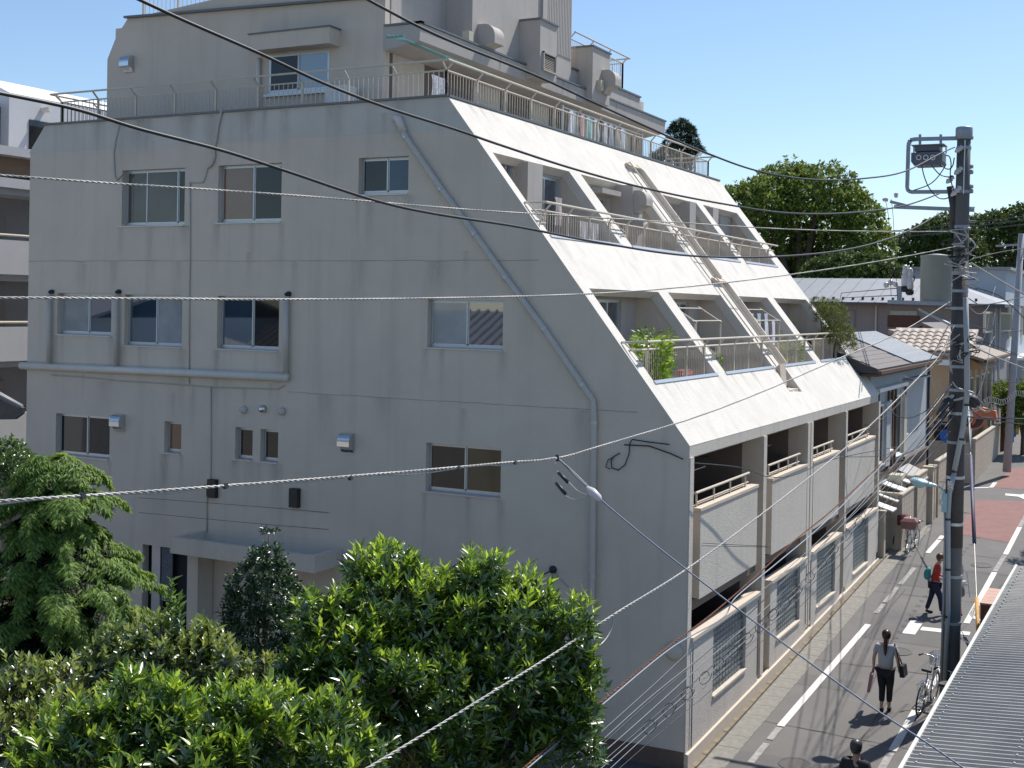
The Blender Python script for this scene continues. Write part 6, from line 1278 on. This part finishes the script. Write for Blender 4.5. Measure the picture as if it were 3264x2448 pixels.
# trees at the right edge of the street
ftree('street_tree', [lump(2195, 870, .7, 57), lump(2215, 890, .8, 57), lump(2205, 915, .6, 57), lump(2225, 860, .7, 57)], 1500, .2, LE1, 'green street tree at the right edge above the parked banner', trunk=.1, group='street trees')
ftree('hedge_shrub', [(.75, 44.0, gz(44)+2.0, .55), (.7, 45.0, gz(45)+2.2, .6), (.75, 43.2, gz(43)+2.2, .4), (.8, 46.0, gz(46)+1.6, .5)], 900, .16, LE1, 'small hedge behind the low wall at the far end', trunk=.05, group='street trees')
ftree('street_tree', [(5.6, 20.6, 4.6, .8), (5.3, 21.6, 5.0, .7), (6.2, 21.0, 5.2, 1.0), (5.6, 22.8, 4.8, .8), (6.6, 22.4, 5.4, .9)], 1700, .16, LE1, 'garden tree just outside the right edge that shades the junction', trunk=.12, group='street trees')
ftree('street_tree', [(5.4, 14.9, 4.3, .5), (5.6, 15.6, 4.7, .6), (6.3, 15.2, 4.9, .7)], 420, .16, LE1, 'thin garden tree outside the right edge beside the junction', trunk=.08, group='street trees')
# ================================================================ people
SKIN = mat('skin', (.50, .30, .21), .55, .05, 8); HAIRB = mat('hair_brown', (.05, .02, .012), .35, .2, 30); HAIRR = mat('hair_auburn', (.11, .04, .02), .4, .2, 30); HAIRG = mat('hair_greying', (.05, .045, .04), .4, .5, 22)
def skinmesh(name, V, E, m, parent, xf, sub=1):
    me = bpy.data.meshes.new(name); me.from_pydata([tuple(xf @ Vector(v[:3])) for v in V], E, []); me.materials.append(m)
    o = bpy.data.objects.new(name, me); COL.objects.link(o); o.parent = parent
    sk = o.modifiers.new('skin', 'SKIN'); sk.use_smooth_shade = True; sc_ = xf.to_scale().x
    for i, v in enumerate(V):
        r = v[3]; sv = me.skin_vertices[0].data[i]; sv.radius = ((r[0], r[1]) if isinstance(r, tuple) else (r, r)); sv.radius = (sv.radius[0]*sc_, sv.radius[1]*sc_); sv.use_root = (i == 0)
    s = o.modifiers.new('sub', 'SUBSURF'); s.levels = sub; s.render_levels = sub+1; return o
def person(loc, head, H, label, J, cl):
    t = thing('person', loc, label, 'person'); xf = Matrix.Rotation(head, 4, 'Z') @ Matrix.Scale(H/1.7, 4)
    hp, ch, nk, hd = Vector(J['hip']), Vector(J['chest']), Vector(J['neck']), Vector(J['head'])
    V = [(*hp, (.165, .12)), (*hp.lerp(ch, .5), (.13, .10)), (*ch, (.15, .105)), (*nk, .052), (*hd.lerp(nk, .35), .062), (*hd, (.078, .092)), (*(hd+Vector((0, -.01, .075))), (.066, .08))]
    E = [(0, 1), (1, 2), (2, 3), (3, 4), (4, 5), (5, 6)]
    i = len(V); V.append((*(hd+Vector((0, .088, -.035))), .014)); E.append((5, i))
    for s in (-1, 1): i = len(V); V.append((*(hd+Vector((s*.085, -.01, -.02))), .014)); E.append((5, i))
    sh = []; tr = []
    for k, s in (('l', -1), ('r', 1)):
        S, Eb, W = Vector(J['sh'+k]), Vector(J['el'+k]), Vector(J['wr'+k]); b = len(V)
        V += [(*S, .052), (*S.lerp(Eb, .5), .045), (*Eb, .038), (*Eb.lerp(W, .5), .034), (*W, .024)]; E += [(2, b), (b, b+1), (b+1, b+2), (b+2, b+3), (b+3, b+4)]
        d = (W-Eb).normalized(); pm = W+d*.06; V.append((*pm, (.026, .016))); E.append((b+4, b+5))
        for f in range(4):
            o_ = Vector((.0, (f-1.5)*.017, 0)); b2 = len(V); V += [(*(pm+d*.03+o_), .009), (*(pm+d*(.065-.006*abs(f-1.2))+o_+Vector((-s*.012, 0, 0))), .007)]; E += [(b+5, b2), (b2, b2+1)]
        b2 = len(V); V += [(*(W+d*.05+Vector((-s*.01, .034, 0))), .009)]; E.append((b+4, b2))
        Hh, Kn, An, To = hp+Vector((s*.09, 0, -.05)), Vector(J['kn'+k]), Vector(J['an'+k]), Vector(J['to'+k]); b = len(V)
        V += [(*Hh, .085), (*Hh.lerp(Kn, .5), .072), (*Kn, .052), (*Kn.lerp(An, .4), .05), (*An, .033), (*To, .028)]; E += [(0, b), (b, b+1), (b+1, b+2), (b+2, b+3), (b+3, b+4), (b+4, b+5)]
        sh.append((S, Eb, W)); tr.append((Hh, Kn, An, To))
    skinmesh('body', V, E, SKIN, t, xf)
    # shirt
    V = [(*(hp+Vector((0, 0, -.02))), (.185, .135)), (*hp.lerp(ch, .5), (.158, .12)), (*ch, (.182, .128)), (*(nk+Vector((0, 0, -.055))), (.095, .07))]; E = [(0, 1), (1, 2), (2, 3)]
    if cl.get('long'): V[0] = (*(hp+Vector((0, 0, -.12))), (.17, .14))
    for (S, Eb, W) in sh: b = len(V); V += [(*S, .064), (*S.lerp(Eb, cl.get('sl', .62)), .06)]; E += [(2, b), (b, b+1)]; 
    if cl.get('sl2'):
        for n_, (S, Eb, W) in enumerate(sh): b = len(V); V += [(*Eb, .05), (*Eb.lerp(W, .25), .046)]; E += [(5+2*n_, b), (b, b+1)]
    skinmesh('shirt', V, E, cl['shirt'], t, xf)
    # trousers
    V = [(*(hp+Vector((0, 0, .02))), (.175, .13))]; E = []
    for (Hh, Kn, An, To) in tr:
        b = len(V); e = cl.get('leg', .75); V += [(*Hh, .112), (*Hh.lerp(Kn, .5), .098), (*Kn, .074), (*Kn.lerp(An, e), .06)]; E += [(0, b), (b, b+1), (b+1, b+2), (b+2, b+3)]
        if cl.get('skirt'): V = V[:b]+[(*(hp+Vector((0, 0, -.25))), (.2, .17)), (*(hp+Vector((0, 0, -.42))), (.22, .18))]; E = E[:-4]+[(b-1 if b == 1 else 0, b), (b, b+1)]; break
    skinmesh('skirt' if cl.get('skirt') else 'trousers', V, E, cl['pants'], t, xf)
    for (Hh, Kn, An, To) in tr: skinmesh('shoe', [(*(An+Vector((0, -.03, -.02))), (.045, .04)), (*(An.lerp(To, .5)+Vector((0, 0, -.01))), .045), (*(To+Vector((0, .03, 0))), .034)], [(0, 1), (1, 2)], cl['shoe'], t, xf)
    hr = [(*(hd+Vector((0, -.035, .0))), (.092, .094)), (*(hd+Vector((0, -.012, .07))), (.084, .092)), (*(hd+Vector((0, -.04, -.06))), (.07, .06))]; he = [(0, 1), (0, 2)]
    if cl.get('tail'): hr += [(*(hd+Vector((0, -.11, -.05))), .035), (*(hd+Vector((0, -.13, -.16))), .045), (*(hd+Vector((0, -.115, -.28))), .036), (*(hd+Vector((0, -.11, -.36))), .015)]; he += [(0, 3), (3, 4), (4, 5), (5, 6)]
    hm = MB(); prof = [(.002, -.115), (.05, -.10), (.078, -.06), (.092, 0), (.09, .045), (.07, .085), (.04, .108), (.002, .116)]
    hm.lathe(prof, (0, 0, 0), (0, .12, 1), 18); hm.v = [tuple(xf @ (Vector((v[0], v[1]*1.12, v[2]))+hd+Vector((0, -.028, .028)))) for v in hm.v]; me_ = meshof(hm, 'hair', cl['hair'], True)
    ho = bpy.data.objects.new('hair', me_); COL.objects.link(ho); ho.parent = t
    if cl.get('tail'): skinmesh('ponytail', [(*(hd+Vector((0, -.11, -.02))), .03), (*(hd+Vector((0, -.15, -.10))), .042), (*(hd+Vector((0, -.145, -.2))), .045), (*(hd+Vector((0, -.125, -.31))), .03), (*(hd+Vector((0, -.12, -.38))), .012)], [(0, 1), (1, 2), (2, 3), (3, 4)], cl['hair'], t, xf)
    return t, xf
BL = mat('fabric_black', (.012, .012, .016), .8, .2, 20); GRYW = mat('fabric_pale_grey', (.42, .42, .41), .85, .06, 14); NAVY = mat('fabric_navy', (.012, .016, .045), .8, .15, 16); REDF = mat('fabric_red', (.42, .025, .018), .75, .12, 10)
TEALF = mat('fabric_teal', (.03, .24, .24), .6, .12, 12); PINKF = mat('fabric_pink', (.36, .19, .21), .7, .1, 8); DARKF = mat('fabric_charcoal', (.03, .028, .03), .85, .2, 12); TAUPE = mat('fabric_taupe', (.17, .15, .14), .85, .1, 12)
w0 = gnd(*L3(1292, 1312))
walk = dict(hip=(0, 0, .90), chest=(0, .02, 1.24), neck=(0, .02, 1.43), head=(0, .03, 1.57), shl=(-.18, .01, 1.36), ell=(-.235, -.03, 1.10), wrl=(-.25, .05, .88), shr=(.18, .01, 1.36), elr=(.25, -.04, 1.10), wrr=(.25, .10, .90),
            knl=(-.07, .06, .48), anl=(-.06, -.08, .10), tol=(-.06, .08, .035), knr=(.08, .05, .49), anr=(.07, .06, .085), tor=(.07, .22, .03))
t, xf = person((w0.x, w0.y, w0.z), R(2), 1.67, 'woman with a long brown ponytail and pale grey top walking away up the street', walk, dict(shirt=GRYW, pants=BL, shoe=BL, hair=HAIRB, tail=1, leg=.72))
b = MB(); P = [xf @ Vector(p)+w0 for p in ((.27, -.10, 1.02), (.30, .16, 1.02), (.33, .18, .80), (.30, -.14, .80))]; b.prism(P, xf.to_3x3() @ Vector((.09, 0, 0))); b.tube([xf @ Vector(p)+w0 for p in ((.30, -.08, 1.0), (.22, -.06, 1.3), (.17, 0, 1.43), (.2, .08, 1.3), (.31, .12, 1.0))], .014, 6)
tag(b.build('shoulder_bag', BL), 'black shoulder bag carried by the woman with the ponytail', 'bag')
b = MB(); P = [xf @ Vector(p)+w0 for p in ((-.30, -.13, .78), (-.31, .16, .80), (-.36, .18, .42), (-.35, -.13, .40))]; b.prism(P, xf.to_3x3() @ Vector((.06, 0, 0))); b.tube([xf @ Vector(p)+w0 for p in ((-.28, -.05, .78), (-.26, .04, .89), (-.28, .1, .79))], .008, 6)
tag(b.build('tote_bag', PINKF), 'dusty pink tote bag hanging from the left hand of the woman with the ponytail', 'bag')
r0 = gnd(*L3(1600, 700))
stand = dict(hip=(0, 0, .90), chest=(0, .05, 1.24), neck=(0, .09, 1.42), head=(0, .15, 1.56), shl=(-.18, .06, 1.36), ell=(-.22, .06, 1.10), wrl=(-.16, .22, 1.04), shr=(.18, .06, 1.36), elr=(.22, .04, 1.10), wrr=(.17, .20, 1.0),
             knl=(-.09, -.08, .47), anl=(-.10, -.20, .09), tol=(-.10, -.05, .03), knr=(.09, .14, .48), anr=(.10, .18, .085), tor=(.10, .33, .03))
t, xf = person((r0.x, r0.y, r0.z), R(-75), 1.58, 'person in a loose red shirt and navy trousers with a teal backpack', stand, dict(shirt=REDF, pants=NAVY, shoe=BL, hair=HAIRR, leg=.97, long=1, sl2=1))
bp_ = skinmesh('backpack', [(0, -.13, 1.30, (.07, .05)), (0, -.20, 1.18, (.14, .10)), (0, -.21, 1.05, (.16, .11)), (0, -.19, .94, (.13, .08))], [(0, 1), (1, 2), (2, 3)], TEALF, None, xf); bp_.location = r0
tag(bp_, 'teal drawstring backpack on the back of the person in red', 'backpack')
g0 = gnd(*L3(1745, 705))
dr = dict(stand); t, xf = person((g0.x, g0.y, g0.z), R(60), 1.6, 'woman in taupe top and skirt mostly hidden behind the utility pole', dr, dict(shirt=TAUPE, pants=TAUPE, shoe=BL, hair=HAIRB, skirt=1, sl=.5))
hb_ = g0+Vector((.17, -.1, .86)); b = MB(); b.lathe([(.03, -.07), (.08, -.03), (.09, .02), (.05, .07)], hb_+Vector((0, -.08, .0)), n=12); b.tube([hb_+Vector((.05, -.05, .32)), hb_+Vector((.14, -.05, -.34))], .014, 6)
tag(b.build('parasol_and_bag', mat('bag_white', (.6, .6, .58), .7)), 'small white bag and folded parasol held by the half hidden woman', 'bag')
# man at the bottom edge: head top falls at L3(1113,1483)
hx = on(*L3(1113, 1484), (0, -GR, 1), 1.74); m0 = Vector((hx.x, hx.y, gz(hx.y)))
st2 = dict(walk); t, xf = person(m0, R(-8), 1.74, 'man with dark greying hair and a charcoal shirt walking at the bottom edge', st2, dict(shirt=DARKF, pants=NAVY, shoe=BL, hair=HAIRG, leg=.97))
# ================================================================ bicycles
def bicycle(loc, yaw, label, fm, basket=True, lean=0):
    t = thing('bicycle', (0, 0, 0), label, 'bicycle', 'bicycles parked along the street'); r = .32
    for y in (-.53, .53):
        wl = MB().torus((0, y, r), (1, 0, 0), r-.015, .018, 30, 6).build('wheel', BLACK, t, smooth=True)
        MB().torus((0, y, r), (1, 0, 0), r-.045, .010, 30, 5).build('rim', STEEL, wl, smooth=True); s = MB()
        for k in range(14): a = k*math.pi/7; s.tube([(.02 if k % 2 else -.02, y, r), (0, y+(r-.05)*math.cos(a), r+(r-.05)*math.sin(a))], .0022, 3)
        s.lathe([(.025, -.04), (.025, .04)], (0, y, r), (1, 0, 0), 10); s.build('spokes', STEEL, wl, kind='stuff')
        g = MB(); n = 14; a0, a1 = (.15, 2.75) if y < 0 else (.5, 2.5); P = [(0, y+(r+.02)*math.cos(a0+(a1-a0)*k/n), r+(r+.02)*math.sin(a0+(a1-a0)*k/n)) for k in range(n+1)]
        for p, q in zip(P[:-1], P[1:]): g.beam(p, q, .05, .006, up=(1, 0, 0.01))
        g.build('mudguard', STEEL, t)
    f = MB(); f.tube([(0, -.08, .29), (0, -.2, .72)], .017, 8); f.tube([(0, -.08, .29), (0, .1, .34), (0, .3, .55), (0, .36, .78)], .022, 8); f.tube([(0, -.17, .6), (0, -.05, .52), (0, .34, .66)], .016, 8)
    for s in (-1, 1): f.tube([(s*.04, -.53, r), (s*.03, -.08, .29)], .010, 6); f.tube([(s*.04, -.53, r), (s*.02, -.18, .66)], .009, 6)
    f.build('frame', fm, t, smooth=True)
    f = MB(); f.tube([(0, .36, .85), (0, .39, .68)], .02, 8)
    for s in (-1, 1): f.tube([(s*.03, .39, .68), (s*.045, .45, .5), (s*.045, .53, r)], .011, 6)
    f.build('fork', fm, t, smooth=True)
    MB().tube([(-.28, .14, 1.02), (-.24, .25, 1.03), (-.1, .35, 1.0), (0, .35, .97), (.1, .35, 1.0), (.24, .25, 1.03), (.28, .14, 1.02)], .012, 8).tube([(0, .35, .97), (0, .355, .84)], .014, 8).build('handlebar', STEEL, t, smooth=True)
    for s in (-1, 1): MB().tube([(s*.245, .235, 1.03), (s*.285, .12, 1.02)], .019, 8).build('grip', BLACK, t, smooth=True)
    MB().tube([(0, -.19, .70), (0, -.22, .83)], .013, 8).build('seat_post', STEEL, t); MB().prism([(-.10, -.33, .84), (.10, -.33, .84), (.085, -.22, .86), (.03, -.10, .855), (0, -.05, .85), (-.03, -.10, .855), (-.085, -.22, .86)], (0, 0, .05)).build('saddle', BLACK, t)
    MB().lathe([(.09, -.005), (.09, .005)], (.045, -.08, .29), (1, 0, 0), 16).build('chainring', STEEL, t)
    for s in (-1, 1): MB().beam((s*.06, -.08, .29), (s*.06, -.08-s*.12, .22), .015, .02).build('crank', STEEL, t); MB().box(s*.06-.01 if s > 0 else -.15, -.12-s*.12, .205, .15 if s > 0 else -.05, -.04-s*.12, .23).build('pedal', BLACK, t)
    c = MB(); 
    for s in (-1, 1): c.beam((s*.055, -.36, .67), (s*.055, -.78, .68), .01, .01)
    for k in range(5): c.beam((-.055, -.4-.08*k, .68), (.055, -.4-.08*k, .68), .008, .008)
    for s in (-1, 1): c.beam((s*.055, -.7, .68), (s*.04, -.53, r), .008, .008)
    c.build('rear_rack', STEEL, t)
    if basket:
        bk = MB(); z0_, z1_ = .78, 1.02
        for k in range(9): x = -.15+.0375*k; bk.beam((x*.85, .45, z0_), (x, .43, z1_), .006, .006); bk.beam((x*.85, .66, z0_), (x, .72, z1_), .006, .006); bk.beam((x*.85, .45, z0_), (x*.85, .66, z0_), .006, .006)
        for k in range(7): y = .44+.04*k; bk.beam((-.13, y, z0_), (-.16, y, z1_), .006, .006); bk.beam((.13, y, z0_), (.16, y, z1_), .006, .006)
        for z in (.8, .86, .92, .98, 1.02): q = (z-.78)/.24; bk.tube([(-.13-.03*q, .45-.02*q, z), (.13+.03*q, .45-.02*q, z), (.13+.03*q, .66+.06*q, z), (-.13-.03*q, .66+.06*q, z), (-.13-.03*q, .45-.02*q, z)], .005, 4)
        bk.build('basket', STEEL if basket is True else basket, t, kind='stuff')
    t.location = loc; t.rotation_euler = (0, lean, yaw); return t
a = gnd(*L3(1515, 1335)); bicycle(a+Vector((.02, .55, 0)), R(-6), 'silver bicycle parked nearest the road edge at the foot of the pole', mat('bike_silver', (.55, .56, .58), .3, .05, 5, metal=.5), True, R(5))
a = gnd(*L3(1590, 1430)); bicycle(a+Vector((.12, .5, 0)), R(-2), 'dark bicycle half under the edge of the corrugated roof', BLACK, True, R(4))
bicycle((4.15, 7.0, gz(7)), R(180-8), 'bicycle with a pale saddle mostly hidden right of the pole base', mat('bike_silver', (.5, .5, .5)), False, R(4))
BASK = mat('basket_brown', (.12, .05, .04), .7, .2, 20)
a = gnd(*L3(1445, 325)); bk1 = bicycle(a+Vector((-.02, .55, 0)), R(176), 'bicycle with a large brown front basket facing the camera past the apartment block', mat('bike_white', (.6, .6, .62), .4), BASK, R(-4))
a = gnd(*L3(1385, 300)); bicycle(a+Vector((-.02, .65, 0)), R(168), 'dark bicycle with a maroon covered basket beside the garden wall', BLACK, BASK, R(-5))
for (o_, sgn, m_, lab) in ((gnd(*L3(1445, 325)), 0, mat('cover_pinkbrown', (.26, .13, .12), .6, .15, 9), 'brown and pink fabric basket cover on the bicycle facing the camera'), (gnd(*L3(1385, 300)), 1, mat('cover_maroon', (.12, .025, .04), .5, .3, 14), 'maroon fabric basket cover on the bicycle by the wall')):
    c = o_+Vector((0, -.06 if not sgn else .08, .0)); z = .80
    tag(MB().add([(c.x-.20, c.y-.17, c.z+z), (c.x+.20, c.y-.17, c.z+z), (c.x+.20, c.y+.2, c.z+z), (c.x-.20, c.y+.2, c.z+z), (c.x-.25, c.y-.22, c.z+z+.24), (c.x+.25, c.y-.22, c.z+z+.24), (c.x+.25, c.y+.25, c.z+z+.24), (c.x-.25, c.y+.25, c.z+z+.24), (c.x-.16, c.y-.14, c.z+z+.33), (c.x+.16, c.y-.14, c.z+z+.33), (c.x+.16, c.y+.16, c.z+z+.33), (c.x-.16, c.y+.16, c.z+z+.33)],
              [(0, 1, 5, 4), (1, 2, 6, 5), (2, 3, 7, 6), (3, 0, 4, 7), (4, 5, 9, 8), (5, 6, 10, 9), (6, 7, 11, 10), (7, 4, 8, 11), (8, 9, 10, 11), (3, 2, 1, 0)]).build('basket_cover', m_), lab, 'basket cover')
# ================================================================ white tiled flats at the left edge
lf = thing('white_tiled_flats', (-24, 12, 0), 'white tiled flats with balconies at the left edge behind the apartment block', 'building')
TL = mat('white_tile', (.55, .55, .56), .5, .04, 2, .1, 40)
FX = -21.5
pl = lambda x, y: (x*240/613, 250+y*240/613*1.0)
pl2 = lambda x, y: (x*240/569, 860+y*240/569)
def FP(p, xx=FX): return AX(p[0], p[1], xx)
yl = FP((-40, 800)).y; yr = FP((130, 800)).y
for i, (p0, p1) in enumerate(((pl(120, 815), pl(120, 893)), (pl(120, 1318), pl(120, 1597)), (pl2(100, 432), pl2(100, 690)), (pl2(100, 1085), pl2(100, 1345)))):
    a, c = FP(p0), FP(p1); MB().box(FX-.15, yl-4, c.z, FX, yr+6, a.z).build('balcony_parapet', TL, lf)
    MB().box(FX-1.3, yl-4, c.z-.18, FX-.15, yr+6, c.z).build('balcony_slab', TL, lf)
    if i in (1, 2): q = FP(pl(120, 1277) if i == 1 else pl2(100, 397)); MB().tube([(FX-.08, yl-4, q.z), (FX-.08, yr+6, q.z)], .035, 8).build('handrail', CREAM, lf)
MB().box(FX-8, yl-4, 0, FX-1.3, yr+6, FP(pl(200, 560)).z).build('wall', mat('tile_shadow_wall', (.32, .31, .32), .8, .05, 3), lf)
a = FP(pl(130, 620)); c = FP(pl(130, 780)); MB().box(FX-.5, yl-4, c.z, FX-.45, yr+6, a.z).build('balcony_screen', mat('brown_screen', (.30, .21, .15), .8, .05, 3), lf)
a = FP(pl(130, 560)); MB().box(FX-1.3, yl-4, a.z-.25, FX+.02, yr+6, a.z).build('roof_slab', TL, lf)
for z_ in (FP(pl(150, 1110)), FP(pl2(130, 240)), FP(pl2(130, 860))): MB().box(FX-1.29, z_.y-.6, z_.z-2.0, FX-1.2, z_.y+.6, z_.z).build('door', mat('flat_door', (.28, .25, .23), .5, .1, 2), lf)
# upper block with sloping white top
u0 = FP(pl(75, 170), FX-2.2); u1 = FP(pl(60, 60), FX-2.2); u2 = FP(pl(600, 120), FX-2.2); u3 = FP(pl(600, 215), FX-2.2)
MB().box(FX-9, u0.y, 8, FX-2.2, u3.y+5, (u0.z+u3.z)/2+.1).build('upper_wall', TL, lf)
UM = (u0.z+u3.z)/2+.1
MB().prism([(FX-2.2, u0.y, UM), (FX-3.4, u0.y, UM+.55), (FX-6, u0.y, UM+.55), (FX-7, u0.y, UM)], (0, u3.y+5-u0.y, 0)).build('sloping_top', WHITE, lf)
MB().box(FX-9, u0.y-4, 8, FX-2.6, u0.y-.01, UM-.3).build('side_wall', TL, lf)
q = FP(pl(350, 255), FX-2.2); MB().lathe([(.1, 0), (.1, .35)], q, (1, 0, 0), 10).build('drain_spout', WPIPE, lf)
q = FP(pl(320, 440), FX-2.2); MB().box(FX-2.25, q.y-.4, q.z-1, FX-2.17, q.y+1.5, q.z+.35).build('window', DPANE, lf)
q = FP(pl(20, 450), FX-2.6); MB().box(FX-2.65, q.y-1.2, q.z-1.4, FX-2.56, q.y+.5, q.z+.8).build('window', CPANE, lf)
# tiled eave poking in at the left edge
te = thing('tiled_eave', AY(-30, 1320, -9), 'corner of a grey tiled roof poking in at the left edge', 'roof')
e0 = AY(0, 1262, -9.0); e1 = AY(72, 1300, -9.0); e2 = AY(70, 1318, -9.0); e3 = AY(0, 1345, -9.0)
MB().prism([e0+Vector((-1.2, 0, .35)), e0+Vector((0, 0, -.06)), e1, e2, e2+Vector((-.15, 0, -.09)), e3+Vector((-1.2, 0, -.05))], (0, .05, 0)).build('eave', mat('brown_tile', (.07, .06, .055), .6, .2, 8), te)
for k in range(2): MB().tube([e0+Vector((-1.2, .02+.1*k, .36)), e1+Vector((-.12*k-.05, .02+.1*k, .0))], 0.04, 8).build('roof_tile', mat('grey_tile', (.16, .16, .17), .5, .15, 8), te, smooth=True)
# little white service box and wall behind the cypress
tag(MB().box(*(lambda a, c: (a.x, -2.2, c.z, c.x, -1.9, a.z))(AY(-60, 1790, -2.2), AY(55, 1835, -2.2))).build('service_box', WHITE), 'white box glimpsed behind the cypress at the left edge', 'box')
# ------------------------------------------------ what the gable windows mirror: houses behind and left of the camera
GT = mat('grey_tile', (.22, .22, .24)); RBW = mat('refl_wall', (.50, .47, .42), .85)
rh = thing('neighbour_house', (-16, -20, 0), 'tiled neighbour house left of the camera mirrored in the gable windows', 'house')
MB().box(-24, -25.5, -1, -9, -15.6, 5.7).build('wall', RBW, rh); rfm = gable_roof(rh, -24.6, -8.4, -26, -15.1, 5.7, 8.1, GT, 'x')
for k in range(40): x = -24.4+.4*k; MB().tube([(x, -15.1, 5.75), (x, -20.5, 8.14)], .07, 6).build('roof_tile', GT, rfm)
rh2 = thing('neighbour_house', (-36, -16, 0), 'plain white neighbour house beyond the tiled one mirrored in the gable windows', 'house')
MB().box(-46, -24, -1, -28, -12, 7.6).build('wall', WHITE, rh2); gable_roof(rh2, -46.5, -27.5, -24.5, -11.5, 7.6, 9.2, GT, 'x')
